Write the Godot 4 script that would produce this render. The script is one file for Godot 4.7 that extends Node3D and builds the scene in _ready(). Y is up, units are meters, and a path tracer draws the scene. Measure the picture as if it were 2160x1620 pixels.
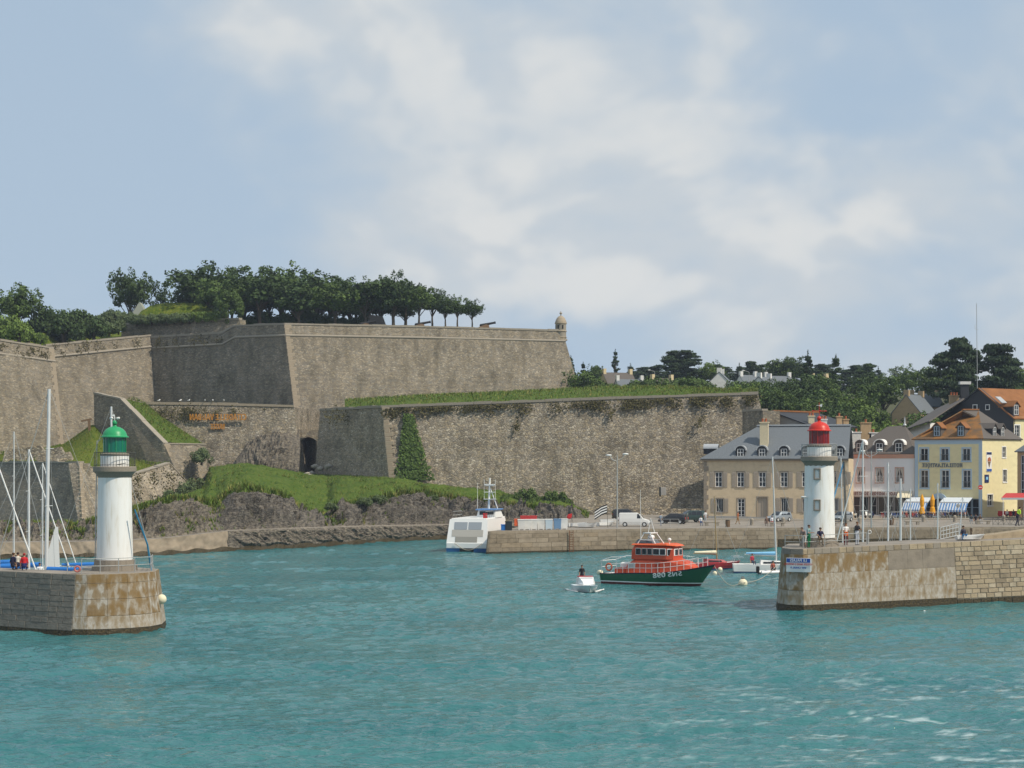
extends Node3D
# A harbour entrance seen from a ferry deck: two jetties with lighthouses, a citadel, a quay with houses and boats.
const F := 3990.0        # focal length in photo pixels
const EYE := 10.8        # height of the eye above the water
const HORIZON := 982.0   # photo row of the horizon
const QUAY := 2.75       # height of the town quay

var rng := RandomNumberGenerator.new()
var M := {}
var taken := {}
var cache := {}


func at(px: float, py: float, d: float) -> Vector3:
	return Vector3((px - 1080.0) * d / F, EYE - (py - HORIZON) * d / F, -d)


func on(px: float, py: float, y := 0.0) -> Vector3:
	var d := (EYE - y) * F / (py - HORIZON)
	return Vector3((px - 1080.0) * d / F, y, -d)


func up(px: float, d: float, y: float) -> Vector3:
	return Vector3((px - 1080.0) * d / F, y, -d)


func rr(a: float, b: float) -> float:
	return rng.randf_range(a, b)


class Geo:
	var v := PackedVector3Array()
	var n := PackedVector3Array()
	var c := PackedColorArray()
	var uv := PackedVector2Array()
	var col := Color.WHITE

	func tri(a: Vector3, b: Vector3, d: Vector3) -> void:
		var g := (d - a).cross(b - a).normalized()
		v.append(a); v.append(b); v.append(d)
		for i in 3:
			n.append(g); c.append(col)

	func stri(a: Vector3, b: Vector3, d: Vector3, na: Vector3, nb: Vector3, nd: Vector3) -> void:
		var g := (d - a).cross(b - a)
		if g.dot(na + nb + nd) < 0.0:
			var t := b; b = d; d = t
			t = nb; nb = nd; nd = t
		v.append(a); v.append(b); v.append(d)
		n.append(na); n.append(nb); n.append(nd)
		for i in 3:
			c.append(col)

	func quad(a: Vector3, b: Vector3, d: Vector3, e: Vector3) -> void:
		tri(a, b, d); tri(a, d, e)

	func quad_out(a: Vector3, b: Vector3, d: Vector3, e: Vector3, out: Vector3) -> void:
		if (d - a).cross(b - a).dot(out) < 0.0:
			quad(e, d, b, a)
		else:
			quad(a, b, d, e)

	func hexa(p: Array) -> void:  # 0-3 lower ring, 4-7 upper ring
		var m := Vector3.ZERO
		for q in p:
			m += q
		m /= 8.0
		for f in [[0, 1, 2, 3], [4, 5, 6, 7], [0, 1, 5, 4], [1, 2, 6, 5], [2, 3, 7, 6], [3, 0, 4, 7]]:
			quad_out(p[f[0]], p[f[1]], p[f[2]], p[f[3]], (p[f[0]] + p[f[2]]) / 2.0 - m)

	func box(m: Vector3, s: Vector3, b := Basis()) -> void:
		var h := s / 2.0
		var p := []
		for y in [-h.y, h.y]:
			for q in [[-h.x, -h.z], [h.x, -h.z], [h.x, h.z], [-h.x, h.z]]:
				p.append(m + b * Vector3(q[0], y, q[1]))
		hexa(p)

	func cbox(m: Vector3, s: Vector3, k: float, b := Basis()) -> void:  # chamfered box
		var h := s / 2.0
		var rings := []
		for y in [[-h.y, k], [-h.y + k, 0.0], [h.y - k, 0.0], [h.y, k]]:
			var r := []
			var x: float = h.x - y[1]
			var z: float = h.z - y[1]
			for q in [[-x + k, -z], [x - k, -z], [x, -z + k], [x, z - k], [x - k, z], [-x + k, z], [-x, z - k], [-x, -z + k]]:
				r.append(m + b * Vector3(q[0], y[0], q[1]))
			rings.append(r)
		loft(rings, true, true, m)

	func loft(rings: Array, cap0 := true, cap1 := true, m = null) -> void:  # flat shaded skin through rings of equal count
		var mid := Vector3.ZERO
		for j in rings.size() - 1:
			var ra: Array = rings[j]
			var rb: Array = rings[j + 1]
			mid = Vector3.ZERO
			for q in ra: mid += q
			for q in rb: mid += q
			mid /= float(ra.size() * 2)
			for i in ra.size():
				var k := (i + 1) % ra.size()
				quad_out(ra[i], ra[k], rb[k], rb[i], (ra[i] + ra[k] + rb[i] + rb[k]) / 4.0 - mid)
		if cap0: fan(rings[0], true)
		if cap1: fan(rings[-1], false)

	func fan(r: Array, flip: bool) -> void:
		for i in range(1, r.size() - 1):
			if flip: tri(r[0], r[i], r[i + 1])
			else: tri(r[0], r[i + 1], r[i])

	func bar(p: Vector3, q: Vector3, w: float, h: float) -> void:
		var z := (q - p).normalized()
		var side := Vector3.UP.cross(z)
		side = Vector3.RIGHT if side.length() < 0.01 else side.normalized()
		box((p + q) / 2.0, Vector3(w, h, p.distance_to(q)), Basis(side, z.cross(side), z))

	func tube(p: Vector3, q: Vector3, r0: float, r1 := -1.0, k := 8, caps := true) -> void:
		if r1 < 0.0: r1 = r0
		var z := (q - p).normalized()
		var x := z.cross(Vector3.UP)
		x = Vector3.RIGHT if x.length() < 0.01 else x.normalized()
		var y := z.cross(x)
		for i in k:
			var a0 := TAU * i / k
			var a1 := TAU * (i + 1) / k
			var n0 := x * cos(a0) + y * sin(a0)
			var n1 := x * cos(a1) + y * sin(a1)
			stri(p + n0 * r0, p + n1 * r0, q + n1 * r1, n0, n1, n1)
			stri(p + n0 * r0, q + n1 * r1, q + n0 * r1, n0, n1, n0)
			if caps:
				stri(p, p + n0 * r0, p + n1 * r0, -z, -z, -z)
				stri(q, q + n0 * r1, q + n1 * r1, z, z, z)

	func path(pts: Array, r: float, k := 6) -> void:
		for i in pts.size() - 1:
			tube(pts[i], pts[i + 1], r, r, k)

	func lathe(prof: Array, k := 24, o := Vector3.ZERO, b := Basis(), hard := 0.5) -> void:  # prof of Vector2(radius, height), from the bottom up
		var nm := []
		for j in prof.size() - 1:
			var e: Vector2 = prof[j + 1] - prof[j]
			nm.append(Vector2(e.y, -e.x).normalized())
		for j in prof.size() - 1:
			var na: Vector2 = nm[j]
			var nb: Vector2 = nm[j]
			if j > 0 and nm[j - 1].dot(nm[j]) > hard: na = (nm[j - 1] + nm[j]).normalized()
			if j < nm.size() - 1 and nm[j + 1].dot(nm[j]) > hard: nb = (nm[j + 1] + nm[j]).normalized()
			var pa: Vector2 = prof[j]
			var pb: Vector2 = prof[j + 1]
			for i in k:
				var a0 := TAU * i / k
				var a1 := TAU * (i + 1) / k
				var d0 := Vector3(cos(a0), 0, sin(a0))
				var d1 := Vector3(cos(a1), 0, sin(a1))
				var A := o + b * (d0 * pa.x + Vector3.UP * pa.y)
				var B := o + b * (d1 * pa.x + Vector3.UP * pa.y)
				var C := o + b * (d1 * pb.x + Vector3.UP * pb.y)
				var D := o + b * (d0 * pb.x + Vector3.UP * pb.y)
				var nA := b * (d0 * na.x + Vector3.UP * na.y)
				var nB := b * (d1 * na.x + Vector3.UP * na.y)
				var nC := b * (d1 * nb.x + Vector3.UP * nb.y)
				var nD := b * (d0 * nb.x + Vector3.UP * nb.y)
				if pa.x > 0.0001: stri(A, B, C, nA, nB, nC)
				if pb.x > 0.0001: stri(A, C, D, nA, nC, nD)

	func ball(m: Vector3, r: Vector3, k := 10) -> void:
		for j in k / 2:
			var t0 := PI * j / (k / 2)
			var t1 := PI * (j + 1) / (k / 2)
			for i in k:
				var a0 := TAU * i / k
				var a1 := TAU * (i + 1) / k
				var p := []
				for q in [[t0, a0], [t0, a1], [t1, a1], [t1, a0]]:
					p.append(Vector3(sin(q[0]) * cos(q[1]), cos(q[0]), sin(q[0]) * sin(q[1])))
				if j > 0: stri(m + p[0] * r, m + p[1] * r, m + p[2] * r, p[0], p[1], p[2])
				if j < k / 2 - 1: stri(m + p[0] * r, m + p[2] * r, m + p[3] * r, p[0], p[2], p[3])

	func ring(m: Vector3, R: float, r: float, b: Basis, k := 16, s := 5) -> void:  # torus round b.z
		for i in k:
			for j in s:
				var p := []
				var q := []
				for t in [[i, j], [i + 1, j], [i + 1, j + 1], [i, j + 1]]:
					var a: float = TAU * t[0] / k
					var e: float = TAU * t[1] / s
					var d := b * Vector3(cos(a), sin(a), 0)
					var nn := d * cos(e) + b.z * sin(e)
					p.append(m + d * R + nn * r); q.append(nn)
				stri(p[0], p[1], p[2], q[0], q[1], q[2])
				stri(p[0], p[2], p[3], q[0], q[2], q[3])

	func prism(poly: Array, z0: float, z1: float, t := Transform3D()) -> void:  # polygon in x, y drawn out along z
		var pts := PackedVector2Array(poly)
		if Geometry2D.is_polygon_clockwise(pts): pts.reverse()
		var ids := Geometry2D.triangulate_polygon(pts)
		for i in range(0, ids.size(), 3):
			for z in [z0, z1]:
				var q := []
				for j in 3:
					var p := pts[ids[i + j]]
					q.append(t * Vector3(p.x, p.y, z))
				var out: Vector3 = t.basis.z * (z - (z0 + z1) / 2.0)
				if (q[2] - q[0]).cross(q[1] - q[0]).dot(out) < 0.0: tri(q[0], q[2], q[1])
				else: tri(q[0], q[1], q[2])
		for i in pts.size():
			var a := pts[i]
			var e := pts[(i + 1) % pts.size()]
			var o := t.basis * Vector3(e.y - a.y, a.x - e.x, 0)
			quad_out(t * Vector3(a.x, a.y, z0), t * Vector3(e.x, e.y, z0), t * Vector3(e.x, e.y, z1), t * Vector3(a.x, a.y, z1), o)

	func add(g: Geo, t := Transform3D()) -> void:
		for i in g.v.size():
			v.append(t * g.v[i]); n.append((t.basis * g.n[i]).normalized()); c.append(g.c[i])

	func mesh(shift := Vector3.ZERO) -> ArrayMesh:
		var m := ArrayMesh.new()
		if v.is_empty():
			return m
		var arr := []
		arr.resize(Mesh.ARRAY_MAX)
		if shift != Vector3.ZERO:
			var w := v.duplicate()
			for i in w.size():
				w[i] -= shift
			arr[Mesh.ARRAY_VERTEX] = w
		else:
			arr[Mesh.ARRAY_VERTEX] = v
		arr[Mesh.ARRAY_NORMAL] = n
		arr[Mesh.ARRAY_COLOR] = c
		if uv.size() == v.size(): arr[Mesh.ARRAY_TEX_UV] = uv
		m.add_surface_from_arrays(Mesh.PRIMITIVE_TRIANGLES, arr)
		return m


func grid_mesh(rows: Array, colors = null) -> ArrayMesh:  # smooth sheet through rows of equally many points
	var w: int = rows[0].size()
	var v := PackedVector3Array()
	for r in rows:
		v.append_array(PackedVector3Array(r))
	var n := PackedVector3Array()
	n.resize(v.size())
	var idx := PackedInt32Array()
	for j in rows.size() - 1:
		for i in w - 1:
			var a := j * w + i
			for t in [[a, a + 1, a + w + 1], [a, a + w + 1, a + w]]:
				var g := (v[t[2]] - v[t[0]]).cross(v[t[1]] - v[t[0]])
				for k in t:
					n[k] += g
					idx.append(k)
	for i in n.size():
		n[i] = n[i].normalized()
	var arr := []
	arr.resize(Mesh.ARRAY_MAX)
	arr[Mesh.ARRAY_VERTEX] = v
	arr[Mesh.ARRAY_NORMAL] = n
	arr[Mesh.ARRAY_INDEX] = idx
	if colors != null: arr[Mesh.ARRAY_COLOR] = colors
	var m := ArrayMesh.new()
	m.add_surface_from_arrays(Mesh.PRIMITIVE_TRIANGLES, arr)
	return m


func numbered(called: String) -> String:
	taken[called] = taken.get(called, 0) + 1
	return called if taken[called] == 1 else "%s_%03d" % [called, taken[called] - 1]


func tag(o: Node3D, label: String, category: String, group := "") -> Node3D:
	o.set_meta("label", label)
	o.set_meta("category", category)
	if group != "": o.set_meta("group", group)
	return o


func thing(called: String, label: String, category: String, where := Vector3.ZERO, turn := 0.0, group := "") -> Node3D:
	var o := Node3D.new()
	o.name = numbered(called)
	add_child(o)
	o.position = where
	o.rotation.y = turn
	return tag(o, label, category, group)


func part(parent: Node3D, called: String, g, m: Material) -> MeshInstance3D:  # geometry in the parent's axes
	var o := MeshInstance3D.new()
	o.name = called
	o.mesh = g.mesh() if g is Geo else g
	o.material_override = m
	parent.add_child(o, true)
	return o


func wpart(parent: Node3D, called: String, g: Geo, m: Material) -> MeshInstance3D:  # geometry in the world's axes, parent not turned
	var o := MeshInstance3D.new()
	o.name = called
	var s := Vector3.ZERO
	var p: Node = parent
	while p is Node3D and p != self:
		s += p.position
		p = p.get_parent()
	o.mesh = g.mesh(s)
	o.material_override = m
	parent.add_child(o, true)
	return o


func solo(called: String, label: String, category: String, g, m: Material, group := "", where := Vector3.ZERO) -> MeshInstance3D:
	var o := MeshInstance3D.new()
	o.name = numbered(called)
	o.mesh = g.mesh(where) if g is Geo else g
	o.material_override = m
	add_child(o)
	o.position = where
	tag(o, label, category, group)
	return o


func setting(called: String, g, m: Material, kind := "structure", label := "", category := "") -> MeshInstance3D:
	var o := MeshInstance3D.new()
	o.name = numbered(called)
	o.mesh = g.mesh() if g is Geo else g
	o.material_override = m
	add_child(o)
	o.set_meta("kind", kind)
	if label != "": o.set_meta("label", label)
	if category != "": o.set_meta("category", category)
	return o


func twin(o: Node3D, where: Vector3, turn := 0.0, label := "", size := Vector3.ONE) -> Node3D:
	var r: Node3D = o.duplicate()
	var base := String(o.name)
	if base.length() > 4 and base[-4] == "_" and base.right(3).is_valid_int(): base = base.left(-4)
	r.name = numbered(base)
	add_child(r)
	r.position = where
	r.rotation.y = turn
	r.scale = size
	if label != "": r.set_meta("label", label)
	return r


func nth(i: int) -> String:
	return ["first", "second", "third", "fourth", "fifth", "sixth", "seventh", "eighth", "ninth", "tenth", "eleventh", "twelfth", "thirteenth", "fourteenth", "fifteenth", "sixteenth", "seventeenth", "eighteenth"][i]


# ---------- materials ----------
func noise_tex(s: int, freq: float, ramp: Array, size := 512, oct := 4, kind := FastNoiseLite.TYPE_SIMPLEX_SMOOTH, hard := false) -> NoiseTexture2D:
	var t := NoiseTexture2D.new()
	var f := FastNoiseLite.new()
	f.seed = s
	f.noise_type = kind
	f.frequency = freq
	f.fractal_octaves = oct
	t.noise = f
	t.width = size
	t.height = size
	t.seamless = true
	t.normalize = true
	var g := Gradient.new()
	var off := PackedFloat32Array()
	var cols := PackedColorArray()
	for r in ramp:
		off.append(r[0])
		cols.append((r[1] if r[1] is Color else Color(r[1], r[1], r[1])).linear_to_srgb())
	g.offsets = off
	g.colors = cols
	if hard: g.interpolation_mode = Gradient.GRADIENT_INTERPOLATE_CONSTANT
	t.color_ramp = g
	return t


func height_tex(s: int, freq: float, size := 512, oct := 4, kind := FastNoiseLite.TYPE_SIMPLEX_SMOOTH) -> NoiseTexture2D:
	var t := NoiseTexture2D.new()
	var f := FastNoiseLite.new()
	f.seed = s
	f.noise_type = kind
	f.frequency = freq
	f.fractal_octaves = oct
	t.noise = f
	t.width = size
	t.height = size
	t.seamless = true
	return t


func mk(key: String, c: Color, rough := 0.8, o := {}) -> StandardMaterial3D:
	var m := StandardMaterial3D.new()
	m.resource_name = key
	m.albedo_color = c.linear_to_srgb()
	m.roughness = rough
	m.cull_mode = BaseMaterial3D.CULL_DISABLED
	m.metallic = o.get("metal", 0.0)
	m.metallic_specular = o.get("spec", 0.4)
	m.vertex_color_use_as_albedo = o.get("vc", false)
	if o.has("tex"):
		m.albedo_texture = o.tex
		m.uv1_triplanar = true
		m.uv1_world_triplanar = o.get("world", true)
		m.uv1_scale = o.get("scale", Vector3.ONE)
	if o.has("over"):
		m.detail_enabled = true
		m.detail_albedo = o.over
		m.detail_blend_mode = BaseMaterial3D.BLEND_MODE_MUL
		m.detail_uv_layer = BaseMaterial3D.DETAIL_UV_2
		m.uv2_triplanar = true
		m.uv2_world_triplanar = true
		m.uv2_scale = o.get("over_scale", Vector3.ONE)
	if o.has("bump"):
		m.heightmap_enabled = true
		m.heightmap_texture = o.bump
		m.heightmap_scale = o.get("relief", 3.0)
		m.uv1_triplanar = true
		m.uv1_world_triplanar = o.get("world", true)
		m.uv1_scale = o.get("scale", Vector3.ONE)
	if o.has("back"):
		m.backlight_enabled = true
		m.backlight = o.back.linear_to_srgb()
	if o.has("coat"):
		m.clearcoat_enabled = true
		m.clearcoat = o.coat
		m.clearcoat_roughness = 0.1
	M[key] = m
	return m


func rubble_tex(s: int, cells: int, stretch: float, size: int, palette: Array, joint: Color, joint_w: float) -> Array:
	# rubble masonry: wrapped cells, one stone a cell; returns [colour, height]
	rng.seed = s
	var rows := int(cells * stretch)
	var jx := []
	var cv := []
	for i in cells * rows:
		jx.append(Vector2(rr(-0.1, 1.1), rr(0.0, 1.0)))
		var k: Color = palette[rng.randi() % palette.size()] * 1.3
		cv.append(k * rr(0.75, 1.25))
	var col := Image.create(size, size, false, Image.FORMAT_RGB8)
	var hei := Image.create(size, size, false, Image.FORMAT_L8)
	var fine := FastNoiseLite.new()
	fine.seed = s
	fine.frequency = 0.09
	for y in size:
		for x in size:
			var wa := sin(TAU * y / size * 3.0) * 0.25 + sin(TAU * (x + y) / size * 5.0) * 0.12
			var u := fposmod(float(x) / size * cells + wa, cells)
			var w := fposmod(float(y) / size * rows + sin(TAU * x / size * 2.0) * 0.5 + sin(TAU * x / size * 7.0) * 0.25, rows)
			var cx := int(u)
			var cy := int(w)
			var d1 := 9.0
			var d2 := 9.0
			var who := 0
			for oy in [-1, 0, 1]:
				var yy: int = cy + oy
				for ox in [-1, 0, 1]:
					var xx: int = cx + ox
					var id := posmod(yy, rows) * cells + posmod(xx, cells)
					var p: Vector2 = jx[id]
					var dx := absf(xx + p.x - u)
					var dy := absf(yy + p.y - w)
					var d := maxf(dx, dy) * 0.55 + (dx + dy) * 0.4
					if d < d1:
						d2 = d1; d1 = d; who = id
					elif d < d2:
						d2 = d
			var e := clampf((d2 - d1) / joint_w, 0.0, 1.0)
			var g := 1.0 + 0.25 * fine.get_noise_2d(x, y)
			var k: Color = joint.lerp(cv[who] * g, e)
			col.set_pixel(x, y, Color(clampf(k.r, 0, 1), clampf(k.g, 0, 1), clampf(k.b, 0, 1)).linear_to_srgb())
			hei.set_pixel(x, y, Color(e * 0.8, e * 0.8, e * 0.8))
	return [ImageTexture.create_from_image(col), ImageTexture.create_from_image(hei)]


func inv(m: float) -> Vector3:
	return Vector3.ONE / m


func make_materials() -> void:
	var grain := noise_tex(3, 0.03, [[0.0, 0.72], [1.0, 1.0]], 512, 5)
	var blotch := noise_tex(5, 0.008, [[0.0, 0.55], [0.45, 0.8], [1.0, 1.0]], 512, 5)
	var rough_h := height_tex(11, 0.03, 512, 5)
	var soot := noise_tex(8, 0.012, [[0.0, 0.5], [0.35, 0.82], [0.7, 1.0], [1.0, 1.0]], 512, 5)
	var streak := noise_tex(9, 0.014, [[0.0, Color(0.42, 0.4, 0.36)], [0.35, Color(0.75, 0.74, 0.71)], [0.6, Color(0.95, 0.93, 0.9)], [1.0, Color(1, 1, 1)]], 512, 5)
	# citadel masonry
	var pal := [Color(0.25, 0.215, 0.165), Color(0.21, 0.185, 0.15), Color(0.3, 0.255, 0.19), Color(0.165, 0.15, 0.13), Color(0.36, 0.32, 0.26), Color(0.22, 0.21, 0.19)]
	var r1 := rubble_tex(21, 30, 1.7, 640, pal, Color(0.19, 0.165, 0.13), 0.22)
	var pal2 := [Color(0.33, 0.285, 0.215), Color(0.26, 0.235, 0.2), Color(0.42, 0.38, 0.31), Color(0.19, 0.17, 0.14), Color(0.36, 0.3, 0.21), Color(0.29, 0.25, 0.2)]
	var r2 := rubble_tex(22, 26, 2.0, 640, pal2, Color(0.14, 0.125, 0.1), 0.28)
	mk("rampart", Color(0.88, 0.88, 0.86), 0.95, {"tex": r1[0], "bump": r1[1], "relief": 5.0, "scale": inv(11.5), "over": streak, "over_scale": Vector3(0.055, 0.017, 0.055)})
	mk("rubble", Color(1.0, 1.0, 1.0), 0.95, {"tex": r2[0], "bump": r2[1], "relief": 8.0, "scale": inv(12.0), "over": streak, "over_scale": Vector3(0.04, 0.02, 0.04)})
	mk("coping", Color(0.36, 0.32, 0.26), 0.9, {"tex": grain, "bump": rough_h, "relief": 2.0, "scale": inv(3.0)})
	mk("quoin", Color(0.42, 0.35, 0.26), 0.9, {"tex": grain, "bump": rough_h, "relief": 2.0, "scale": inv(2.5)})
	mk("granite", Color(0.3, 0.26, 0.21), 0.85, {"tex": grain, "bump": rough_h, "relief": 1.0, "scale": inv(1.8)})
	# jetties
	var och := noise_tex(31, 0.012, [[0.0, Color(0.19, 0.115, 0.04)], [0.36, Color(0.25, 0.16, 0.065)], [0.5, Color(0.27, 0.195, 0.11)], [0.6, Color(0.34, 0.29, 0.22)], [0.72, Color(0.5, 0.47, 0.42)], [1.0, Color(0.36, 0.31, 0.24)]], 512, 5)
	var och2 := noise_tex(32, 0.012, [[0.0, Color(0.24, 0.15, 0.06)], [0.3, Color(0.32, 0.25, 0.16)], [0.5, Color(0.4, 0.34, 0.26)], [0.68, Color(0.55, 0.52, 0.47)], [0.78, Color(0.4, 0.34, 0.26)], [1.0, Color(0.3, 0.19, 0.08)]], 512, 5)
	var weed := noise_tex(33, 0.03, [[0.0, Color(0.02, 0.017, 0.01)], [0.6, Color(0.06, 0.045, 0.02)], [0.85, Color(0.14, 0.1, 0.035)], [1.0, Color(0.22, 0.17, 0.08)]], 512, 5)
	mk("jetty_ochre", Color.WHITE, 0.9, {"tex": och, "bump": rough_h, "relief": 1.5, "scale": Vector3(0.25, 0.12, 0.25), "over": grain, "over_scale": inv(1.2)})
	mk("jetty_pale", Color(0.95, 0.95, 0.95), 0.9, {"tex": och2, "bump": rough_h, "relief": 1.5, "scale": Vector3(0.3, 0.13, 0.3), "over": grain, "over_scale": inv(1.2)})
	mk("jetty_render", Color(0.34, 0.29, 0.23), 0.9, {"tex": blotch, "bump": rough_h, "relief": 1.0, "scale": inv(4.0), "over": grain, "over_scale": inv(1.3)})
	mk("jetty_grey", Color(0.27, 0.24, 0.2), 0.9, {"tex": soot, "bump": rough_h, "relief": 2.0, "scale": inv(3.0), "over": grain, "over_scale": inv(1.1)})
	mk("jetty_grey_dark", Color(0.2, 0.175, 0.14), 0.9, {"tex": soot, "bump": rough_h, "relief": 2.0, "scale": inv(2.3), "over": grain, "over_scale": inv(1.1)})
	mk("jetty_stone", Color(0.46, 0.37, 0.25), 0.9, {"tex": grain, "bump": rough_h, "relief": 2.5, "scale": inv(1.6), "over": soot, "over_scale": inv(7.0)})
	mk("jetty_stone_b", Color(0.36, 0.29, 0.2), 0.9, {"tex": grain, "bump": rough_h, "relief": 2.5, "scale": inv(1.4), "over": soot, "over_scale": inv(6.0)})
	mk("jetty_stone_c", Color(0.52, 0.44, 0.32), 0.9, {"tex": grain, "bump": rough_h, "relief": 2.5, "scale": inv(1.8), "over": soot, "over_scale": inv(6.0)})
	mk("mortar", Color(0.42, 0.38, 0.31), 0.95, {"tex": grain, "scale": inv(1.0)})
	mk("mortar_dark", Color(0.12, 0.105, 0.085), 0.95, {"tex": grain, "scale": inv(1.0)})
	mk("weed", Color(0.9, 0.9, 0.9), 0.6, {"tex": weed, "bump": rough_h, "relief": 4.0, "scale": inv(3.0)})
	mk("quay_stone", Color(0.37, 0.29, 0.2), 0.9, {"tex": soot, "bump": rough_h, "relief": 2.0, "scale": inv(5.0), "over": grain, "over_scale": inv(1.3)})
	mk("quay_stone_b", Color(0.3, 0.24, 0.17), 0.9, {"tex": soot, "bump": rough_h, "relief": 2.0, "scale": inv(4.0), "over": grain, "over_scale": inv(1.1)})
	mk("quay_stone_c", Color(0.42, 0.34, 0.25), 0.9, {"tex": blotch, "bump": rough_h, "relief": 2.0, "scale": inv(6.0), "over": grain, "over_scale": inv(1.2)})
	mk("paving", Color(0.36, 0.32, 0.27), 0.9, {"tex": grain, "scale": inv(4.0), "over": blotch, "over_scale": inv(17.0)})
	# nature
	var gr := noise_tex(41, 0.02, [[0.0, Color(0.035, 0.07, 0.012)], [0.4, Color(0.075, 0.13, 0.022)], [0.65, Color(0.11, 0.165, 0.03)], [0.85, Color(0.16, 0.165, 0.045)], [1.0, Color(0.22, 0.19, 0.08)]], 512, 5)
	var gr2 := noise_tex(42, 0.01, [[0.0, Color(0.5, 0.62, 0.4)], [0.5, Color(0.9, 0.92, 0.8)], [1.0, Color(1.0, 0.9, 0.7)]], 512, 4)
	mk("grass", Color(1.0, 0.95, 1.1), 0.95, {"tex": gr, "bump": rough_h, "relief": 12.0, "scale": inv(6.0), "over": gr2, "over_scale": inv(29.0), "spec": 0.2})
	mk("dry_grass", Color(1.25, 1.0, 0.85), 0.95, {"tex": gr, "bump": rough_h, "relief": 12.0, "scale": inv(7.0), "over": gr2, "over_scale": inv(23.0), "spec": 0.2})
	mk("blade", Color(1, 1, 1), 0.9, {"vc": true, "back": Color(0.06, 0.1, 0.02), "spec": 0.2})
	var rk := noise_tex(43, 0.015, [[0.0, Color(0.03, 0.028, 0.025)], [0.4, Color(0.13, 0.118, 0.105)], [0.6, Color(0.22, 0.2, 0.165)], [0.85, Color(0.32, 0.28, 0.22)], [1.0, Color(0.42, 0.38, 0.33)]], 512, 5)
	mk("rock", Color(0.95, 0.92, 0.88), 0.95, {"tex": rk, "bump": rough_h, "relief": 14.0, "scale": Vector3(0.2, 0.28, 0.2), "over": grain, "over_scale": inv(2.2)})
	mk("dark_rock", Color(0.85, 0.84, 0.84), 0.9, {"tex": rk, "bump": rough_h, "relief": 16.0, "scale": Vector3(0.2, 0.3, 0.2), "over": grain, "over_scale": inv(1.7)})
	mk("pale_rock", Color(0.42, 0.38, 0.33), 0.9, {"tex": grain, "bump": rough_h, "relief": 5.0, "scale": inv(2.0)})
	mk("earth", Color(0.08, 0.085, 0.035), 0.95, {"tex": grain, "scale": inv(8.0)})
	for k in [["leaf_dark", Color(0.036, 0.058, 0.024)], ["leaf_mid", Color(0.055, 0.085, 0.028)], ["leaf_light", Color(0.085, 0.125, 0.034)], ["leaf_grey", Color(0.075, 0.1, 0.055)], ["leaf_pine", Color(0.026, 0.042, 0.024)], ["leaf_ivy", Color(0.055, 0.088, 0.026)], ["leaf_brown", Color(0.065, 0.058, 0.03)]]:
		mk(k[0], k[1] * 2.05 * Color(1.05, 1.05, 0.85), 0.75, {"vc": true, "back": k[1] * 1.2, "spec": 0.3})
	mk("bark", Color(0.11, 0.085, 0.065), 0.95, {"tex": grain, "scale": inv(0.8)})
	# paint, metal, glass
	mk("white_paint", Color(0.8, 0.8, 0.78), 0.55, {"tex": noise_tex(51, 0.012, [[0.0, Color(0.74, 0.68, 0.58)], [0.25, Color(0.92, 0.9, 0.87)], [0.5, 0.98], [1.0, 1.0]], 512, 5), "scale": Vector3(0.5, 0.06, 0.5)})
	mk("gloss_white", Color(0.78, 0.78, 0.76), 0.3)
	mk("cream_paint", Color(0.72, 0.62, 0.42), 0.7, {"tex": grain, "scale": inv(3.0)})
	mk("green_paint", Color(0.03, 0.36, 0.14), 0.38, {"tex": grain, "scale": inv(1.5)})
	mk("red_paint", Color(0.66, 0.04, 0.025), 0.38, {"tex": grain, "scale": inv(1.5)})
	mk("green_glass", Color(0.0, 0.14, 0.09), 0.08, {"spec": 0.5})
	mk("red_glass", Color(0.16, 0.005, 0.008), 0.08, {"spec": 0.5})
	mk("rail_grey", Color(0.4, 0.41, 0.4), 0.5, {"metal": 0.3})
	mk("rail_dark", Color(0.09, 0.09, 0.08), 0.6)
	mk("steel", Color(0.55, 0.57, 0.58), 0.35, {"metal": 0.6})
	mk("alloy", Color(0.68, 0.69, 0.68), 0.4, {"metal": 0.25})
	mk("rust", Color(0.2, 0.075, 0.03), 0.9, {"tex": grain, "scale": inv(0.7)})
	mk("black", Color(0.012, 0.012, 0.013), 0.6)
	mk("tyre", Color(0.02, 0.02, 0.02), 0.8)
	mk("dark_glass", Color(0.022, 0.026, 0.032), 0.08, {"spec": 0.5})
	mk("hull_red", Color(0.32, 0.03, 0.04), 0.4)
	mk("navy", Color(0.012, 0.025, 0.11), 0.5)
	mk("sail_blue", Color(0.02, 0.16, 0.5), 0.7)
	mk("sky_blue", Color(0.22, 0.5, 0.75), 0.7)
	mk("rope", Color(0.4, 0.37, 0.3), 0.9)
	mk("wood_mast", Color(0.33, 0.23, 0.11), 0.5)
	mk("wood", Color(0.22, 0.14, 0.08), 0.8, {"tex": grain, "scale": inv(0.6)})
	mk("slate", Color(0.165, 0.185, 0.205), 0.6, {"tex": noise_tex(61, 0.05, [[0.0, 0.7], [1.0, 1.0]], 512, 3), "scale": inv(7.0), "bump": rough_h, "relief": 1.0})
	mk("brown_slate", Color(0.135, 0.118, 0.105), 0.75, {"tex": noise_tex(62, 0.05, [[0.0, 0.65], [1.0, 1.0]], 512, 4), "scale": inv(6.0), "bump": rough_h, "relief": 1.0})
	mk("dark_slate", Color(0.04, 0.043, 0.05), 0.6, {"tex": grain, "scale": inv(3.0)})
	var lich := noise_tex(63, 0.012, [[0.0, Color(0.1, 0.08, 0.065)], [0.4, Color(0.15, 0.095, 0.05)], [0.6, Color(0.28, 0.13, 0.035)], [1.0, Color(0.36, 0.16, 0.04)]], 512, 5)
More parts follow.
